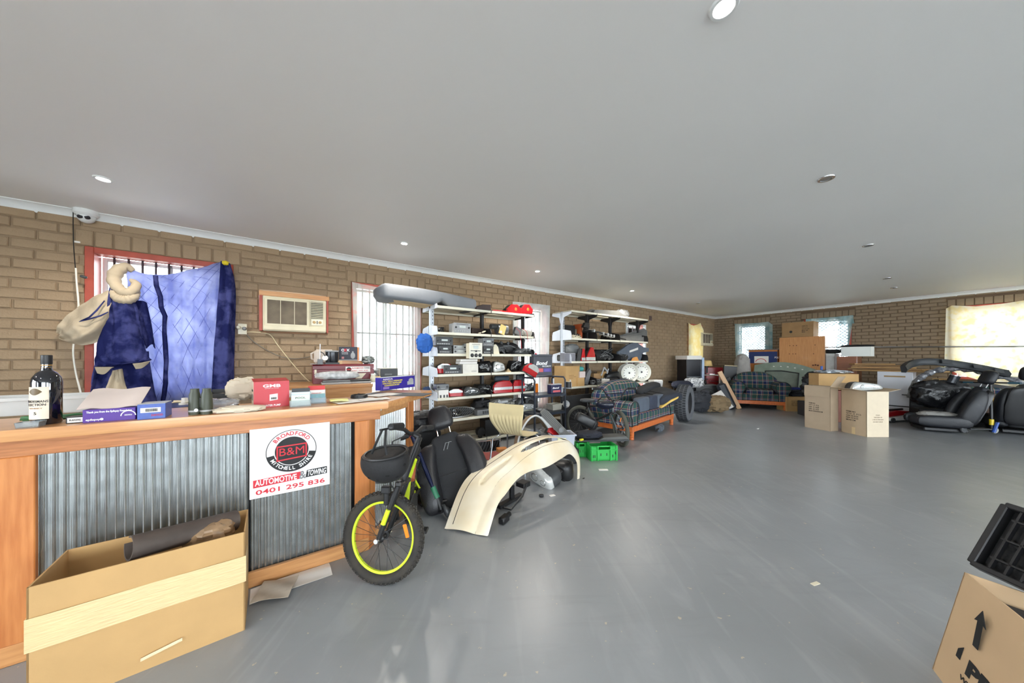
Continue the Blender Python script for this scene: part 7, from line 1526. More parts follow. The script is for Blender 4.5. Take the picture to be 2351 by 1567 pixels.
for s_ in (-1, 1):
    g0 = stem + bx_ * .31 * s_ + Vector((0, 0, .155)); m = MB(); m.tube([g0, g0 - bx_ * .12 * s_], .016, 10); m.build('grip', BLKM, hbm); m = MB(); m.tube([g0, g0 + bx_ * .008 * s_], .012, 8); m.build('bar_end', LGREY, hbm)
m = MB(); m.tube([stem + bx_ * .2 + Vector((0, -.02, .14)), stem + bx_ * .1 + Vector((0, -.12, -.05)), hb_ + Vector((.04, -.05, 0))], .004, 6); m.build('brake_cable', BLK, t)
m = MB(TR(bb_.x, bb_.y, bb_.z)); 
m = MB(Matrix.Translation(bb_ + Vector((.03, -.04, 0))) @ Vector((.7, -.7, 0)).to_track_quat('Z', 'Y').to_matrix().to_4x4()); m.lathe([(.02, 0), (.07, 0), (.075, .004), (.07, .008), (.02, .008)], 20); m.build('chainring', STEEL, t)
for s_ in (-1, 1): m = MB(); a_ = bb_ + Vector((.05, -.05, 0)) * s_; m.tube([a_, a_ + Vector((-.05 * s_, -.03 * s_, -.12 * s_))], .010, 8); m.box(*(a_ + Vector((-.02 * s_, -.07 * s_, -.12 * s_))), .08, .06, .016, .003); m.build('crank', BLK, t)
o_ = H0 + Vector((0, 0, .12)) + wx * .0; m = MB(); m.box(o_.x, o_.y, o_.z, .016, .016, .06, .003, rot=(0, 15, 0)); m.build('reflector', ORANGE, t)
q = A(1391, 925, 4.42); t2 = thing('bike_helmet', 'dark open helmet hanging on the black bmx bike', 'helmet', q, R(-20)); m = MB(); m.sell((0, 0, 0), (.13, .10, .075), .9, .9, 12, 20, fn=lambda p: (p[0], p[1], min(p[2], .4))); m.build('shell', M('dark_blue_gloss', (26, 30, 46), .25), t2, 50); m = MB(); m.tube([(.11, 0, .03), (.05, -.06, .11), (-.04, -.05, .10), (-.10, 0, .04)], .008, 6); m.build('strap', BLKM, t2)
q = A(1346, 966, 4.28); m = MB(); m.sell((0, 0, 0), (.17, .075, .075), .5, .7, 12, 20); ob = m.build('roll_bag', BLK, None, 50, q, (0, R(28), R(10))); tag(ob, 'black roll bag hanging beside the black bmx frame', 'bag'); m = MB(); m.tube([(.10, .078 * math.cos(a), .078 * math.sin(a)) for a in [2 * math.pi * i / 20 for i in range(20)]], .006, 6, closed=True); m.build('strap', DGREY, ob)
# dumbbell under the sofa
q = Ts_ @ Vector((.06, .0, .0)); t = thing('dumbbell', 'grey hexagonal dumbbell on the floor under the plaid sofa', 'dumbbell', q, rs + .2)
for x in (.03, .14): m = MB(TR(x, 0, .058, 0, 90, 0)); m.lathe([(.05, -.04), (.066, -.03), (.066, .03), (.05, .04)], 6); m.build('head', M('rubber_grey', (84, 90, 98), .6), t, 20)
m = MB(); m.cyl((-.2, 0, .058), (.1, 0, .058), .014, n=10); m.build('handle', BLK, t)
q = onL(1345, .86); m = MB(); m.box(0, 0, .30, 1.05, .03, .60, .006); tag(m.build('dark_gap_sheet', BLKM, None, 0, Vector((q.x, q.y, 0)) - aL * .0, (R(-7), 0, RL)), 'wide black panel added for the deep shade below the second shelving behind the bmx', 'panel')  # added dark sheet, stands in for the shade under the shelving
crumple('leather_offcuts', 'black leather covers heaped behind the headrest of the front car seat', 'covers', .34, .26, .16, A(968, 985, 3.05), LEATH, 161, R(20), .35)
q = A(968, 985, 3.05); m = MB(); m.box(0, 0, q.z / 2, .34, .26, q.z, .01); tag(m.build('low_crate', BLKM, None, 0, Vector((q.x, q.y, 0)), R(20)), 'tall black crate carrying the black leather covers', 'crate')
# standing tyre at the sofa end
q = G(1571, 967); t = thing('car_tyre', 'big standing car tyre at the far end of the plaid sofa', 'tyre', q + Vector((.06, .10, 0)), R(-41)); r = .35
T = TR(0, 0, r, 0, 90, 0); m = MB(T); m.lathe([(r * .58, -.09), (r * .64, -.11), (r * .86, -.115), (r * .97, -.09), (r, -.05), (r, .05), (r * .97, .09), (r * .86, .115), (r * .64, .11), (r * .58, .09)], 48, caps=False); m.ring_loft([[(r * k * math.cos(2 * math.pi * i / 48), r * k * math.sin(2 * math.pi * i / 48), z) for i in range(48)] for k, z in ((.58, .09), (.60, .08), (.94, .07), (.94, -.07), (.60, -.08), (.58, -.09))], caps=False); m.build('carcass', M('grey_tyre', (92, 94, 98), .8, var=.12), t, 40)
m = MB(T)
for i in range(44):
    a = 2 * math.pi * i / 44
    for z in (-.065, 0, .065): m.box(0, 0, 0, .014, .03, .05, .002, T=Matrix.Rotation(a + z, 4, 'Z') @ TR(r, 0, z))
stuff(m.build('tread_blocks', M('dark_tread', (50, 52, 56), .85), t, 30))
t = thing('plastic_basket', 'white ribbed plastic basket standing behind the black seat on the sofa', 'basket', A(1505, 893, 6.7) * 1, R(20)); t.location.z = .40
m = MB(); m.ring_loft([[(x * k, y * k * .7, z) for x, y in ((-.12, -.12), (.12, -.12), (.12, .12), (-.12, .12))] for z, k in ((.0, .8), (.34, 1), (.36, .9))]); m.build('shell', PAPER, t, 30)
for k in range(6): m = MB(); m.box(-.09 + .036 * k, -.086, .2, .008, .008, .28); m.build('rib', LGREY, t, 0)
# ================================================================ far corner heap
def bxt(name, label, cat_, a, b, c, Y, dep, mat, rz=0, z0=0, ch=.006, extra=None):
    """box shaped thing seen between photo columns a..b with its top at row c, at depth Y, standing at height z0"""
    w = (b - a) * Y / FPX; x = ((a + b) / 2 - CXP) / FPX * Y; h = zat(c, Y) - z0; t = thing(name, label, cat_, (x, Y, z0), rz)
    m = MB(); m.box(0, dep / 2, h / 2, w, dep, h, ch); m.build('body', mat, t, 20); return t, w, h
t, w, h = bxt('bar_fridge', 'black two door cabinet with white top in the far corner', 'fridge', 1575, 1611, 823, 8.0, .38, M('near_black_gloss', (14, 15, 24), .25), R(8))
m = MB(); m.box(0, .2, h + .03, w + .02, .46, .10, .006); m.build('white_top', PAPER, t, 0); m = MB(); m.box(0, -.012, h * .62, w * .96, .02, .014); m.build('door_trim', GREY, t, 0); m = MB(); m.box(w / 2 + .03, -.02, h * .55, .06, .06, h * .95, .006); m.build('side_post', M('pale_blue_steel', (160, 178, 200), .35, .4), t, 0)
for i, z in enumerate((.35, .8)): m = MB(); m.box(0, -.006, h * z, w * .94, .012, h * (.5 if i == 0 else .34), .004); m.build('door', M('near_black_gloss'), t, 0)
t, w, h = bxt('red_cabinet', 'red steel cabinet behind the metal frame in the far corner', 'cabinet', 1622, 1657, 843, 8.9, .4, M('red_enamel', (160, 22, 32), .3), R(-20))
for z in (.35, .55, .75): m = MB(); m.box(0, -.006, h * z, w * .9, .012, h * .17, .004); d_ = m.build('drawer', M('red_enamel'), t, 0); m = MB(); m.box(0, -.016, h * z + h * .05, w * .5, .012, .014); m.build('handle', CHROME, d_, 0)
t = thing('steel_stand', 'bare metal frame with diagonal brace in front of the red cabinet', 'frame', A(1632, 930, 8.2) * 1, R(-15)); t.location.z = 0
for a_, b_ in (((-.2, 0, 0), (-.2, 0, .78)), ((.2, 0, 0), (.2, 0, .78)), ((-.2, 0, .78), (.2, 0, .78)), ((-.2, 0, .66), (.2, 0, .2)), ((-.2, 0, .2), (.2, 0, .2))): m = MB(); m.tube([a_, b_], .02, 4); m.build('bar', M('tarnished_metal', (128, 116, 104), .5, .5), t, 0)
t = thing('folding_stool', 'black topped folding stool against the brick wall in the far corner', 'stool', A(1562, 900, 8.3) * 1, R(20)); t.location.z = 0
m = MB(); m.box(0, .1, .58, .34, .28, .05, .01); m.build('seat', BLK, t)
for a_, b_ in (((-.13, 0, 0), (.05, 0, .56)), ((.13, 0, 0), (-.05, 0, .56)), ((-.13, .2, 0), (.05, .2, .56)), ((.13, .2, 0), (-.05, .2, .56))): m = MB(); m.tube([a_, b_], .014, 8); m.build('leg', STEEL, t)
t, w, h = bxt('speaker_box', 'wide black speaker box with grey edges in the corner heap', 'speaker', 1600, 1646, 884, 7.9, .34, BLK, R(-12)); m = MB(); m.box(0, .17, h + .006, w + .02, .36, .014, .003); m.build('top_edge', GREY, t, 0)
m = MB(TR(0, -.002, h * .5, 90)); m.lathe([(h * .36, 0), (h * .34, .012), (h * .2, -.006), (.001, 0)], 20); m.build('cone', DGREY, t)
t = thing('standard_lamp', 'pale yellow shade standing behind the red cabinet', 'lampshade', A(1622, 838, 9.0)); m = MB(); m.lathe([(.15, 0), (.12, .14), (.09, .16)], 20); m.build('shade', M('cream_yellow', (232, 198, 130), .7), t); t.location.z = zat(841, 9.0)
m = MB(); m.lathe([(.05, -1.0), (.05, 0)], 12); m.build('column', DGREY, t); t.location.z = 1.0
crumple('patterned_cloth', 'white cloth with black pattern thrown over the corner heap', 'cloth', .42, .30, .22, A(1593, 890, 7.4) , M('black_dotted_cloth', (236, 236, 236), .85, rgb2=(60, 60, 62), scale=22), 121, .2, .3)
crumple('navy_cloth', 'navy padded cloth folded behind the standing tyre', 'cloth', .5, .3, .18, A(1566, 892, 7.3), M('navy_padded', (36, 40, 56), .8), 122, .3, .2)
crumple('black_coat', 'black coat bundled on the speaker box', 'coat', .45, .3, .14, A(1598, 884, 7.95), BLKM, 125, 0, .25)
crumple('khaki_clothes', 'khaki clothes heaped on the floor in front of the corner heap', 'clothes', .62, .40, .34, G(1642, 945), M('khaki_cloth', (128, 108, 80), .9, var=.15), 127, .2, .35, 18, 28)
crumple('dark_bag', 'dark grey bag slumped beside the khaki clothes', 'bag', .55, .35, .42, G(1606, 946), M('charcoal_cloth', (48, 50, 56), .8, var=.2), 129, .4, .4, 18, 28)
crumple('brown_shoe_heap', 'small heap of brown odds and ends behind the tyre', 'heap', .4, .3, .36, G(1596, 938) + Vector((0, .35, 0)), M('brown_odds', (96, 78, 58), .8, var=.4, scale=25), 131, .3, .5, 18, 28)
def leaner(name, label, cat_, px, py, Y, w, h, th, lean, side, rz, mat, ch=.004):
    """panel leaning back and sideways, foot at a floor photo point"""
    q = G(px, py); m = MB(); m.box(0, 0, h / 2, w, th, h, ch); o = m.build(name, mat, None, 0, q, (R(-lean), R(side), rz)); return tag(o, label, cat_)
leaner('white_board', 'white board leaning in a black frame before the armchair side', 'board', 1672, 940, 0, .26, .46, .03, 10, -32, R(-20), PAPER)
leaner('black_case', 'rounded black case leaning against the corner heap', 'case', 1684, 938, 0, .2, .66, .12, 6, -22, R(-20), M('charcoal_case', (44, 48, 56), .5), .05)
leaner('timber_plank', 'bare timber plank leaning beside the plaid armchair', 'plank', 1697, 938, 0, .10, .98, .05, 4, -24, R(-15), woodmat('pale_timber', (196, 150, 104), (212, 170, 124), 2))
leaner('black_board', 'dark board leaning behind the timber plank', 'board', 1690, 930, 0, .30, .72, .03, 8, -20, R(-15), BLK)
t = thing('boot_lid', 'black car boot panel with pale edge standing in the corner heap', 'panel', A(1692, 905, 8.3), R(-15)); t.location.z = .35
m = MB(); m.prism([(-.32, 0), (.40, 0), (.24, .44), (.02, .66), (-.3, .68)], 0, .06, 'xz', c=.02); m.build('panel', BLK, t); m = MB(); m.tube([(.40, -.004, 0), (.24, -.004, .44), (.02, -.004, .66), (-.28, -.004, .68)], .012, 6); m.build('edge_trim', M('pale_gold', (200, 184, 150), .5), t)
m = MB(); m.box(.05, .1, -.18, .5, .2, .34); m.build('stand', BLK, t, 0)
crumple('felt_cover', 'grey felt cover slumped below the teal curtain', 'cover', .34, .3, .85, A(1704, 880, 8.3), M('grey_felt_cover', (150, 146, 142), .9), 133, 0, .15); bpy.data.objects['felt_cover'].location.z = .45
# ================================================================ back middle: carton, cabinet, panels
def onb(px, n, z=0): q = onB(px, n); return Vector((q.x, q.y, z))
q = onb(1762, .62); w, h = (onb(1794, .62) - onb(1727, .62)).length, zat(803, q.y)
t = carton('appliance_carton', 'tall orange brown appliance carton with dark blue band behind the armchair', w, .45, h, q, RB, M('orange_carton', (190, 118, 58), .7), False)
panel(t, 0, h * .86, w * .99, h * .22, M('dark_blue_print', (34, 52, 104), .5)); panel(t, -.03, h * .82, w * .5, h * .13, PAPER, -.003); disc(.12, .135, 20, 160, y=-.005, c=(-.04, h * .75)).build('printed_arc', INKR, t, 0)
text('POLY', .12, .05, INKW, t, T_front(.32, -.004, h * .86), bold=.02); text('FRAGILE', .05, .10, INKR, t, T_front(-.37, -.004, h * .86)); m = MB(); m.box(0, .25, h + .01, w + .06, .56, .02); m.build('lid', GREY, t, 0)
q = onb(1839, .70); w = (onb(1891, .70) - onb(1787, .70)).length; h = zat(773, q.y)
t = thing('pine_cabinet', 'knotty pine cabinet standing behind the grey green car panel', 'cabinet', q, RB); KP = woodmat('knotty_pine', (186, 126, 74), (206, 150, 96), 2, .5)
m = MB(); m.box(0, .01, h / 2, w, .02, h); pf = m.build('front_board', KP, t, 0); m = MB(); m.box(0, .20, h / 2 - .01, w - .03, .34, h - .02); m.build('carcass', PINE, t, 0)
for (x, z) in ((-.28, .60), (-.24, .60), (-.17, .605), (.26, .60), (.31, .605), (.36, .60), (-.26, .76), (-.18, .76), (-.12, .76), (.27, .76), (-.25, .88), (-.17, .88), (-.1, .88), (.3, .88)):
    m = MB(TR(x * w, -.001, z * h, 90)); m.lathe([(.011 if z > .7 else .02, -.0), (.011 if z > .7 else .018, .001), (.001, .001)], 8); m.build('knot', M('dark_knot', (96, 52, 30), .6), pf, 0)
w2, h2 = (onb(1866, .70) - onb(1794, .70)).length, zat(738, q.y) - h
t = carton('cardboard_box', 'brown carton lying on top of the knotty pine cabinet', w2, .40, h2 - .012, onb(1830, .70) + Vector((0, 0, h + .004)), RB, CARDB, False); printlines(t, ['SHIP TO', 'QTY PCS', 'GW NW KGS', 'MEAS CM', 'MADE'], .16, h2 * .7, .14, .022); m = MB(TR(-.12, -.001, h2 * .35, 90)); m.lathe([(.03, 0), (.03, .002), (.001, .002)], 10); m.build('hand_hole', BLK, t, 0)
GGP = M('grey_green_car_paint', (128, 140, 126), .35, coat=.3)
t = thing('car_tailgate', 'grey green car tailgate leaning behind the plaid armchair', 'car panel', onb(1800, 1.16, .42), RB + .06)
def tg(u, v):
    x = -.66 + 1.36 * u; return (x, .22 * v + .05 * math.sin(u * 3), .62 * v * (1 - .28 * u) - .18 * u * (1 - v) * .6 + .16 * math.sin(math.pi * u) * v)
m = MB(); m.grid(tg, 40, 20, .02, holes=lambda u, v: .18 < u < .66 and .16 < v < .70); m.build('skin', GGP, t, 50)
m = MB(); m.tube([Vector(tg(.18 + .48 * a, b)) + Vector((0, -.012, .006)) for a, b in ((0, .16), (0, .7), (.5, .70), (1, .70), (1, .16), (.5, .16))], .014, 6, closed=True); m.build('seal', BLK, t); m = MB(); m.grid(lambda u, v: Vector(tg(.18 + .48 * u, .16 + .54 * v)) + Vector((0, .012, -.008)), 12, 8, .004); m.build('window_glass', M('green_grey_glass', (120, 128, 116), .1), t)
for k in range(5): q_ = Vector(tg(.3 + .1 * k, .84)); m = MB(); m.sell(q_ + Vector((0, -.01, .01)), (.02, .012, .012), 1, 1, 6, 10); m.build('bolt', PAPER, t)
m = MB(); m.box(0, .10, -.3, 1.0, .10, .24); m.build('stand', BLK, t, 0)
# things right of the cabinet, square to the back wall
def bxb(name, label, cat_, a, b, c, n, dep, mat, z0=0, ch=.005):
    P0_, P1_ = onb(a, n), onb(b, n); w = (P1_ - P0_).length; q = (P0_ + P1_) / 2; h = zat(c, q.y) - z0; q.z = z0; t = thing(name, label, cat_, q, RB); m = MB(); m.box(0, dep / 2, h / 2, w, dep, h, ch); m.build('body', mat, t, 20); return t, w, h
t, w, h = bxb('grey_cupboard', 'pale grey cupboard beside the knotty pine cabinet', 'cupboard', 1896, 1916, 811, .62, .4, M('pale_grey_board', (196, 198, 196), .5)); m = MB(); m.box(0, -.006, h * .55, w * .94, .012, h * .8, .002); m.build('door', M('pale_grey_board'), t, 0)
crumple('black_cushion', 'black cushion lying on the pale grey cupboard', 'cushion', .34, .26, .10, onb(1910, .45, h + .002), BLKM, 141, RB, .1)
t, w, h = bxb('brown_cupboard', 'brown wooden cupboard below the white foam box', 'cupboard', 1921, 1968, 818, .78, .42, woodmat('red_brown_wood', (128, 78, 54), (148, 94, 66), 0)); m = MB(); m.box(0, -.006, h * .5, w * .94, .012, h * .9, .002); m.build('door', MATS['red_brown_wood'], t, 0); zt_ = h
w2 = (onb(1998, .76) - onb(1930, .76)).length; q = onb(1964, .76, zt_ + .004)
t = carton('foam_box', 'white foam box on top of the brown cupboard', w2, .36, zat(796, q.y) - zt_, q, RB, M('white_foam', (232, 236, 232), .8, var=.02), True)
crumple('dark_cloth', 'dark stuff showing at the rim of the white foam box', 'cloth', .5, .2, .05, q - nB * .18 + Vector((0, 0, zat(796, q.y) - zt_ - .02)), BLKM, 143, RB, .3)
t = thing('broom', 'pale broom handle with blue tip leaning beside the cartons', 'broom', A(1886, 935, 6.2) * 1); t.location.z = 0
m = MB(); m.tube([(0, 0, .02), (.10, .1, .98)], .016, 8); m.build('handle', CREAM, t); m = MB(); m.tube([(.10, .1, .98), (.108, .108, 1.06)], .02, 8); m.build('tip', M('blue_plastic', (40, 80, 160), .4), t)
crumple('black_sheeting', 'black plastic sheeting heaped behind the tan carton', 'sheeting', .5, .4, .55, A(1876, 900, 6.6) , BLK, 145, .3, .4, 18, 28); bpy.data.objects['black_sheeting'].location.z = .3
m = MB(); m.box(0, .15, .15, .6, .4, .3, .01); tag(m.build('low_crate', DGREY, None, 0, Vector((A(1876, 900, 6.6).x, 6.45, 0)), R(-20)), 'low dark crate under the black plastic sheeting', 'crate')
# ================================================================ cartons on the open floor
def crt(name, label, pA, pB, h, d, mat, **k):
    v = pB - pA; return carton(name, label, v.length, d, h, (pA + pB) / 2, math.atan2(v.y, v.x), mat, **k), v.length
t, w = crt('tall_carton', 'tall grey brown carton with taped hanging flap on the open floor', Vector((5.21, 5.525, 0)), Vector((5.307, 5.167, 0)), .745, .19, CARDG, flaps=(('f', .18, -86), ('r', .2, 60)))
printlines(t, ['ITEM NO', 'QTY  8  PCS', 'GW  15  KGS', 'NW  13  KGS', 'MEAS 59X33X61CM'], -.02, .44, .20, .020)
t, w = crt('tall_carton', 'tall brown carton with one side painted lighter as daylit, clear headlight on top, nearest on the open floor', Vector((5.49, 5.23, 0)), Vector((5.49, 4.853, 0)), .705, .34, CARDL, flaps=(('f', .20, 10), ('b', .2, 10), ('l', .15, 40)))
printlines(t, ['ITEM NO', 'QTY  4  PCS', 'GW 15 KGS', 'NW 13 KGS', 'MEAS CM'], 0, .36, .22, .020)
m = MB(); m.box(w / 2 + .0015, .17, .3525, .001, .338, .70); m.build('daylit_side', M('daylit_carton_side', (214, 198, 172), .75, var=.04), t, 0)  # lighter cardboard tone paints the daylight falling on this side
for i, (s_, ww) in enumerate((('FOLD', .06), ('THIS SIDE UP', .13), ('2 PIECES PER BOX', .17), ('DO NOT DROP', .15))): text(s_, ww, .016, M('brown_ink', (110, 84, 62), .7), t, TR(w / 2 + .0028, .17, .34 - .035 * i, 90, 0, 90))
m = MB(); m.box(0, -.0012, .06, .05, .001, .11); m.build('packing_tape', TAPE, t, 0)
headlight('headlight', 'clear wrapped headlight lying on top of the nearest tall brown carton', .42, .13, .18, Vector((5.66, 5.02, .70)), R(-10))
m = MB(); m.box(0, .0, .25, .26, .32, .34, .01); tag(m.build('foam_packing', M('white_packing', (220, 218, 210), .9), None, 0, Vector((5.66, 5.045, .27)), R(-90)), 'white packing inside the nearest tall brown carton', 'packing')
q = A(1925, 880, 6.0); q.z = .62; t = carton('tan_carton', 'tan carton with silver foil on top behind the tall cartons', .62, .30, zat(858, 6.0) - .62, q, R(-16), CARD, False)
crumple('foil_wrap', 'crumpled silver foil wrap on the tan carton', 'foil', .5, .26, .06, q + Vector((.05, .16, zat(858, 6.0) - .62 + .004)), M('silver_foil', (200, 204, 208), .25, .8, var=.2, scale=20), 147, R(-16), .5, 18, 30)
m = MB(); m.box(0, .15, .3, .66, .36, .61, .01); ob = m.build('red_brown_crate', M('red_brown_board', (120, 66, 48), .6), None, 0, Vector((q.x, q.y + .02, 0)), R(-16)); tag(ob, 'red brown crate carrying the tan carton', 'crate')
q0 = G(1832, 944); t = carton('marked_carton', 'brown carton with black print beside the armchair leg', .46, .32, .33, q0 + Vector((.0, 0, 0)), R(-4), CARD, False); printlines(t, ['STYLE NO', 'ITEM QTY PCS', 'GROSS WT', 'NET WT KGS', 'CARTON NO'], -.02, .24, .24, .016)
for i in range(5): m = MB(); m.box(0, .1, .02, .34, .26, .038, .01); tag(m.build('folded_cloth', M('dark_folded_cloth', (28, 34, 64) if i == 4 else (34, 36, 42), .85) if i != 4 else M('blue_folded_cloth', (30, 44, 120), .8), None, 30, q0 + Vector((.02 + .01 * (i % 2), .05, .336 + .04 * i)), R(-4 + 3 * (i % 2))), ('folded dark cloth, lowest of the stack on the marked carton', 'folded dark cloth, second from below on the marked carton', 'folded dark cloth in the middle of the stack on the marked carton', 'folded dark cloth, second from the top on the marked carton', 'folded blue cloth on top of the marked carton')[i], 'cloth')
# ================================================================ heap along the back wall, right side
t, w, h = bxb('chest_freezer', 'white fridge lying in front of the back wall under flattened cardboard', 'fridge', 2014, 2096, 853, .95, .44, M('white_enamel', (214, 216, 222), .3, var=.02), .16)
m = MB(); m.box(0, -.004, h * .88, w * .6, .006, .03); m.build('tan_strip', M('tan_strip', (170, 140, 100), .6), t, 0); m = MB(); m.box(w * .3, -.006, h * .42, .09, .012, .014); m.build('handle', BLK, t, 0); m = MB(); m.box(0, -.004, h * .12, w, .01, .02); m.build('door_gap', BLK, t, 0); m = MB(); m.box(0, .2, -.08, w * .9, .4, .16); m.build('plinth', BLK, t, 0)
zf = .16 + h
for i in range(5):
    pts = [(-.62 + .06 * i, -.22 + .03 * i), (.52 - .08 * i, -.26 + .05 * i), (.60 - .1 * i, .2), (-.5 + .02 * i, .24 - .02 * i)]
    m = MB(); m.prism(pts, 0, .022, 'xy'); o = m.build('flattened_carton', CARDB if i % 2 else CARD, None, 0, Vector((t.location.x + .10 - .03 * i, t.location.y + .12 + .03 * i, zf + .004 + .034 * i)), (R(0), R(0), RB + R(5 * i - 8 * (i % 2)))); tag(o, ('lowest', 'second lowest', 'middle', 'second highest', 'highest')[i] + ' flattened brown carton on top of the white fridge', 'cardboard', 'flattened cartons on the fridge')
# long black bumper
t = thing('black_bumper', 'long black bumper strip with square sensors resting across the heap', 'bumper', A(2190, 845, 5.55), 0)
bp_ = [A(2074, 846, 5.75), A(2086, 836, 5.85), A(2112, 829, 5.85), A(2160, 830, 5.75), A(2230, 840, 5.55), A(2310, 856, 5.30)]; bp_ = [q - t.location for q in bp_]
m = MB(); m.ring_loft([[q + Vector((0, -.03, .05)), q + Vector((0, -.06, -.01)), q + Vector((0, -.04, -.07)), q + Vector((0, .03, -.07)), q + Vector((0, .05, .04))] for q in [cat(bp_, i / 40) for i in range(41)]]); m.build('skin', M('black_bumper_plastic', (38, 42, 46), .5), t, 50)
for u_ in (.62, .82, .93): q = cat(bp_, u_); m = MB(); m.box(q.x, q.y - .066, q.z - .0, .20, .012, .07, .003, rot=(-20, 8, -10)); m.build('square_insert', DGREY, t, 0)
m = MB(); m.box(0, 0, 0, .06, .2, 1.0); 
# plastic wrapped car door
t = thing('wrapped_door', 'car door in grey plastic wrap standing in the right heap', 'car panel', A(2200, 900, 5.72) * 1, R(-40)); t.location.z = 0
ar_ = [(-.55, .45), (-.50, .72), (-.36, .92), (-.1, 1.03), (.2, 1.0), (.55, .86), (.75, .72)]
m = MB(); m.tube([(x, .0, z) for x, z in [tuple(cat([Vector((a_, 0, b_)) for a_, b_ in ar_], i / 40))[::2] for i in range(41)]], [.05 + .012 * math.sin(i * 1.9) + .008 * math.sin(i * 4.3) for i in range(41)], 10); m.build('wrapped_frame', M('grey_plastic_wrap', (150, 152, 158), .22, rgb2=(74, 76, 82), scale=22, coat=.6), t, 25)
m = MB(); m.prism([(-.56, 0), (.75, 0), (.75, .70), (.2, .80), (-.3, .55), (-.55, .5)], .02, .07, 'xz', c=.01); m.build('door_skin', BLK, t)
crumple('garbage_bag', 'shiny black garbage bag behind the reclined black seat', 'bag', .66, .34, .46, Vector((A(2168, 930, 5.45).x, 5.50, .34)), M('garbage_bag_film', (20, 21, 24), .32, var=.2, bump=.9, bscale=26, coat=.2), 151, R(-30), .25, 26, 44, sharp=60)
m = MB(); m.box(0, .1, .165, .5, .3, .32, .01); tag(m.build('low_crate', BLKM, None, 0, Vector((A(2168, 930, 5.45).x, 5.52, 0)), R(-30)), 'low black crate under the garbage bag', 'crate')
q = Vector((A(2150, 900, 5.6).x, 5.42, .78)); 
t, T = car_seat('car_seat', 'reclined black car seat lying on the floor in front of the garbage bag', Vector((7.12, 5.26, .0)), R(-118), rec=22, cushion=True, mat=M('dark_navy_leather', (21, 23, 29), .5, bump=.15, bscale=90), mat2=M('dark_navy_cloth', (30, 32, 38), .7), w=.42); t.scale = (1.05, 1.05, 1.1)
crumple('grey_cloth', 'grey cloth tucked behind the cushion of the reclined seat', 'cloth', .44, .2, .12, Vector((A(2135, 925, 5.45).x - .1, 5.28, .20)), M('grey_cotton', (146, 144, 140), .9), 153, R(-30), .25)
q = A(2184, 875, 5.4); m = MB(); m.lathe([(.06, 0), (.06, .12), (.05, .13)], 18); ob = m.build('paint_tin', M('dark_tin'), None, 40, Vector((q.x, q.y, .80)), (R(12), R(14), 0)); tag(ob, 'small dark tin on the garbage bag', 'tin'); m = MB(); m.lathe([(.062, .125), (.062, .135), (.001, .136)], 18); m.build('rim', CHROME, ob)
for i, (px, py) in enumerate(((2176, 878), (2167, 884))): q = A(px, py, 5.5); m = MB(); m.box(0, 0, .03, .12, .1, .06, .002); tag(m.build('small_carton', CARD, None, 0, Vector((q.x, 5.56, .80 - .0 * i)), R(-20 + 20 * i)), ('small tan carton beside the dark tin', 'small tan carton left of the other on the garbage bag')[i], 'box')
# trolley jack under the fridge
q = G(2075, 968); t = thing('trolley_jack', 'red and white trolley jack on the floor below the white fridge', 'jack', q, R(10))
m = MB(); m.prism([(-.34, .03), (.30, .03), (.34, .10), (.2, .13), (-.34, .09)], 0, .16, 'xz', c=.008); m.build('frame', M('white_jack', (222, 222, 220), .4), t, 20); m = MB(); m.prism([(-.36, .10), (.1, .13), (.22, .19), (-.1, .21), (-.36, .17)], .03, .13, 'xz', c=.006); m.build('arm', M('red_enamel'), t, 20)
for x in (.30, -.28): m = MB(); m.cyl((x, -.02, .045), (x, .18, .045), .045, n=18); m.build('wheel', DGREY, t)
m = MB(); m.tube([(-.3, .08, .22), (.1, .08, .23)], .02, 8); m.build('handle', BLK, t)
# gas bottle
q = G(2243, 976); q = Vector((7.98, 5.62, 0)); t = thing('gas_bottle', 'pale grey gas bottle on the floor behind the right scooter', 'gas bottle', q); m = MB(); m.lathe([(.13, 0), (.14, .02), (.15, .06), (.15, .18), (.12, .24), (.05, .265)], 24); m.build('tank', M('pale_grey_green', (168, 166, 148), .45), t)
m = MB(); m.lathe([(.075, .24), (.08, .34), (.076, .34), (.07, .24)], 18, caps=False); m.build('collar', M('pale_grey_green'), t); m = MB(); m.cyl((0, 0, .26), (0, 0, .33), .02, n=10); m.build('valve', BRASSO, t); m = MB(); m.lathe([(.135, -.0), (.14, .025)], 24, caps=False); m.build('foot_ring', DGREY, t)
# right scooter
b0 = Vector((7.62, 4.98, .03)); tp = Vector((7.66, 5.02, .83))
scooter('kick_scooter', 'black kick scooter with blue and yellow fork standing upright in the right heap', b0, tp, BLK, .62, Vector((-1, .05, 0)).normalized(), .32, M('yellow_clamp', (226, 196, 40), .4), grips=M('teal_grip', (40, 84, 104), .5))
m = MB(); m.tube([b0 + Vector((-.02, -.03, .02)), b0 + Vector((.03, -.04, .18))], .02, 8); ob = bpy.data.objects.get('kick_scooter.001'); m.T = I4; o = m.build('blue_guard', M('blue_plastic'), ob); o.location = -b0
t, T = car_seat('car_seat', 'black car seat at the right edge seen from behind', Vector((8.26, 5.12, .0)), R(140), rec=8, cushion=True, mat=M('dark_navy_leather'), w=.54); t.scale = (1.1, 1.1, 1.12)
q = Vector((8.30, 5.62, .44)); m = MB(); m.sell((0, 0, .13), (.30, .13, .15), .5, .5, 12, 20); ob = m.build('plaid_bolster', PLD, None, 60, q, R(-30)); tag(ob, 'plaid bolster behind the upright right scooter', 'cushion'); m = MB(); m.box(0, 0, .215, .66, .3, .43, .01); tag(m.build('dark_chest', BLKM, None, 0, Vector((8.30, 5.66, 0)), R(-30)), 'dark chest under the plaid bolster', 'chest')
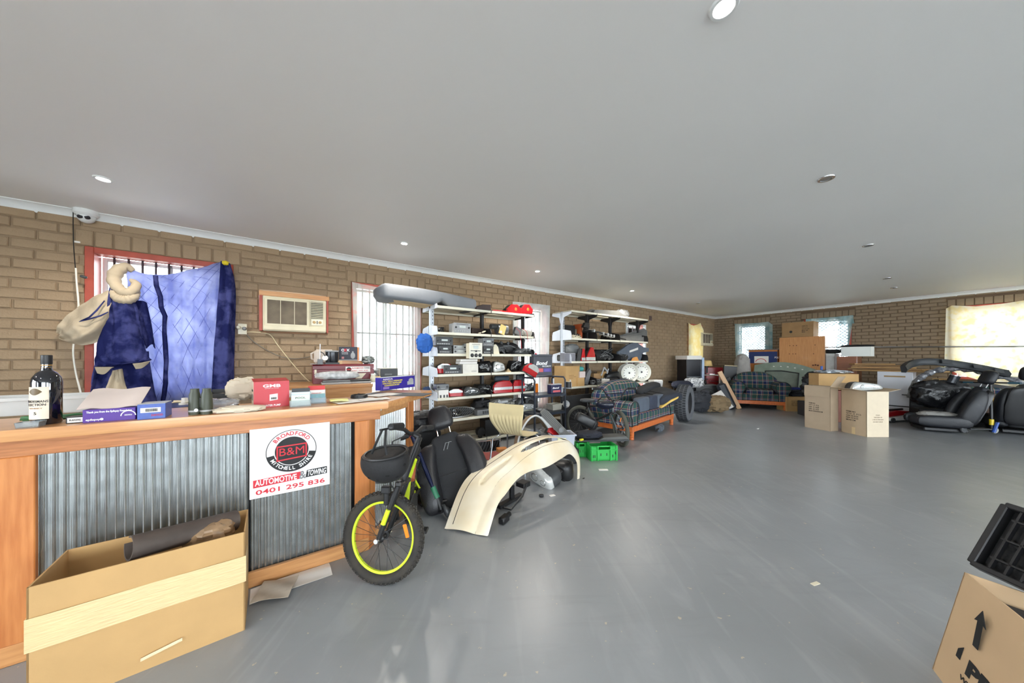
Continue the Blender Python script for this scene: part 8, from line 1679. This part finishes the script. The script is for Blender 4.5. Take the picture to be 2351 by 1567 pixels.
m = MB(); m.box(0, 0, 0, .80, .06, .11, .003); tag(m.build('timber_board', woodmat('dark_timber', (110, 76, 54), (136, 98, 70), 0), None, 0, Vector((8.12, 5.44, .36)), (0, R(22), R(-20))), 'dark timber board slanting behind the right scooter', 'board')
m = MB(); m.box(0, 0, .05, .3, .16, .1, .02); tag(m.build('yellow_sponge', M('yellow_foam'), None, 30, Vector((8.36, 5.42, .44)), R(-20)), 'yellow foam block behind the seat at the right edge', 'foam')
# ================================================================ lower right carton with black grille
v = Vector((1.525, 1.02, 0)); rzc = R(-121); t = carton('printed_carton', 'tan printed carton with arrow at the lower right corner, black car tray on it', .5, .40, .415, v, (R(-11), 0, rzc), M('tan_carton', (196, 166, 130), .8, var=.05, scale=5), True)
m = MB(); m.prism([(-.012, 0), (.012, 0), (.012, .09), (.026, .085), (0, .135), (-.026, .085), (-.012, .09)], -.002, -.0005, 'xz', TR(-.10, -.006, .22, 4, 0, 0)); m.build('printed_arrow', INK, t, 0)
text('PBP', .17, .055, INK, t, T_front(-.03, -.0015, .135), bold=.05); text('WWW.PBPARTS', .22, .016, INK, t, T_front(-.02, -.0015, .085)); m = MB(); m.prism([(-.02, 0), (.0, 0), (.0, .05), (-.02, .03)], -.002, -.0005, 'xz', TR(-.15, 0, .13)); m.build('printed_mark', INK, t, 0)
gp = Vector((1.925, 1.0, .495)); t = thing('car_tray', 'black plastic car tray with ribbed frame tilted on the tan printed carton', 'car part', gp, (R(60), R(4), R(-84)))
w, d = .46, .26; m = MB()
for (cx, cy, sx, sy) in ((0, -d / 2, w, .02), (0, d / 2, w, .02), (-w / 2, 0, .02, d), (w / 2, 0, .02, d)): m.box(cx, cy, .03, sx, sy, .06, .003)
m.build('frame', BLK, t, 20)
for x in (-.19, -.155, -.12): m = MB(); m.box(x, 0, .045, .006, d, .02); m.build('rib', BLK, t, 0)
for y in (-.08, 0, .08): m = MB(); m.box(-.155, y, .045, .09, .006, .02); m.build('rib', BLK, t, 0)
m = MB(); m.box(0, .0, .012, .44, .24, .006); m.build('backing', BLKM, t, 0); m = MB(); m.box(.06, 0, .035, .30, .18, .03, .012); m.build('tray', M('satin_black', (38, 38, 40), .35), t); m = MB(); m.tube([(-.02, -.07, .056), (.02, -.03, .056), (.14, -.03, .056), (.17, -.07, .056)], .005, 6); m.build('moulded_ridge', BLK, t); m = MB(); m.box(.07, -.105, .07, .03, .02, .06, .004); m.build('lug', DGREY, t, 20)
m = MB(); m.prism([(-.12, 0), (.2, 0), (.2, .07), (-.10, .10), (-.13, .06)], .10, .14, 'xz', TR(.06, 0, .05), c=.004); m.build('upper_bracket', M('dusty_black', (50, 49, 48), .6), t, 0)
m = MB(); m.box(0, .2, .18, .46, .36, .34, .01); tag(m.build('packed_parts', BLKM, None, 0, v + Vector((0, 0, .012)), (R(-11), 0, rzc)), 'dark parts filling the tan printed carton', 'parts')
# litter on the floor
for i, (px, py, w, lb, mt) in enumerate(((1385, 1078, .10, 'thin white slip on the floor in front of the green crate', PAPER), (1872, 1340, .05, 'pale flattened scrap on the open floor left of the printed carton', CREAM), (1740, 984, .05, 'tiny white scrap on the floor near the tall cartons', PAPER), (1340, 1098, .03, 'tiny dark scrap beside the bumper end', BLK))):
    q = G(px, py); m = MB(); m.box(0, 0, .0025, w, w * .35, .004); tag(m.build('litter', mt, None, 0, q, .3 * i), lb, 'scrap')
# ================================================================ last nudges: touching things moved just clear of each other
NUDGE = {'food_container': (0.018, -0.008, 0), 'cable_bundle': (-0.055, 0.023, 0.006), 'relay_box': (-0.006, 0, 0), 'envelope': (0.004, -0.004, 0), 'paper_scrap': (0.071, -0.071, 0), 'sticky_notes': (0, 0, 0.014), 'wood_block': (0.021, 0.021, 0), 'metal_plate': (0, 0, 0.004), 'power_outlet': (0.014, -0.014, 0), 'metal_rod': (0.032, 0.032, 0), 'rolled_mat': (0.014, -0.014, 0.006), 'plastic_bag.002': (0, 0, 0.045), 'floor_paper': (0.004, -0.004, 0), 'floor_paper.001': (0.08, 0, 0.015), 'bike_helmet': (0.017, -0.042, 0), 'headlight.001': (0.011, 0.028, 0), 'trim_panel': (0, 0.1, 0), 'visor_panel': (0, -0.045, 0), 'tail_light.001': (0, 0, 0.02), 'lens_strip': (0, -0.08, 0), 'starter_motor': (0, -0.02, 0), 'wiper_motor': (-0.011, -0.028, 0.006), 'blue_cloth': (0, -0.1, 0), 'car_radio.006': (0, -0.1, 0), 'headlight_unit': (0, 0.006, 0.006), 'lamp_cover': (0, 0.012, 0), 'headlight.002': (0, -0.006, 0.006), 'horn': (0, 0.03, 0), 'mirror_bracket': (0, 0.02, 0), 'blue_rag': (0, -0.08, 0), 'light_bar': (0, 0.06, 0), 'headlight.003': (-0.023, -0.055, 0.006), 'small_speaker': (0, -0.06, 0), 'orange_block': (0, 0.06, 0), 'radiator_grille': (0, 0, 0.004), 'tail_light.007': (-0.092, -0.038, 0), 'gearbox_casing': (0.008, 0.018, 0), 'amplifier_box': (0.031, -0.074, 0), 'side_marker': (0, 0.006, 0), 'door_trim': (0, -0.045, 0), 'plastic_bag.003': (0.023, 0.055, 0), 'blade_panel': (0, -0.1, 0), 'tail_light.008': (0.032, -0.032, 0.006), 'tail_light.009': (0.021, -0.021, 0.006), 'alternator': (0.08, 0, 0), 'tape_roll': (0.023, 0.055, 0), 'paint_tin': (0, -0.006, 0), 'brown_carton': (-0.008, -0.008, 0), 'brown_carton.001': (0.031, 0.074, 0), 'storage_case': (0.031, 0.074, 0), 'tool_trolley': (-0.092, -0.038, 0), 'red_fabric_panel': (0, 0.02, 0), 'headlight.005': (0.092, 0.038, 0), 'jacket': (-0.028, -0.011, 0.006), 'bench_cushion': (0, 0, 0.014), 'bike_helmet.001': (-0.031, -0.074, 0), 'dumbbell': (0, -0.06, 0), 'dark_gap_sheet': (0.002, 0.006, 0), 'steel_stand': (0.005, 0.011, 0), 'black_case': (-0.057, -0.057, 0), 'boot_lid': (-0.032, -0.032, 0), 'appliance_carton': (-0.071, 0.071, 0), 'dark_cloth': (0, 0, 0.02), 'broom': (0.071, 0.071, 0), 'tall_carton': (0, 0.06, 0), 'headlight.006': (0.042, 0.017, 0), 'foil_wrap': (-0.057, -0.057, 0), 'folded_cloth': (0.092, 0.038, 0), 'folded_cloth.001': (0.08, 0, 0), 'folded_cloth.002': (0.092, -0.038, 0), 'flattened_carton': (0.092, -0.038, 0), 'flattened_carton.002': (-0.071, -0.071, 0), 'flattened_carton.003': (-0.071, -0.071, 0), 'flattened_carton.004': (-0.008, -0.008, 0), 'garbage_bag': (0.011, 0.005, 0), 'gas_bottle': (0.018, 0.008, 0), 'yellow_sponge': (-0.057, -0.057, 0)}
for n_, v_ in NUDGE.items():
    o_ = bpy.data.objects.get(n_)
    if o_: o_.location = o_.location + Vector(v_)
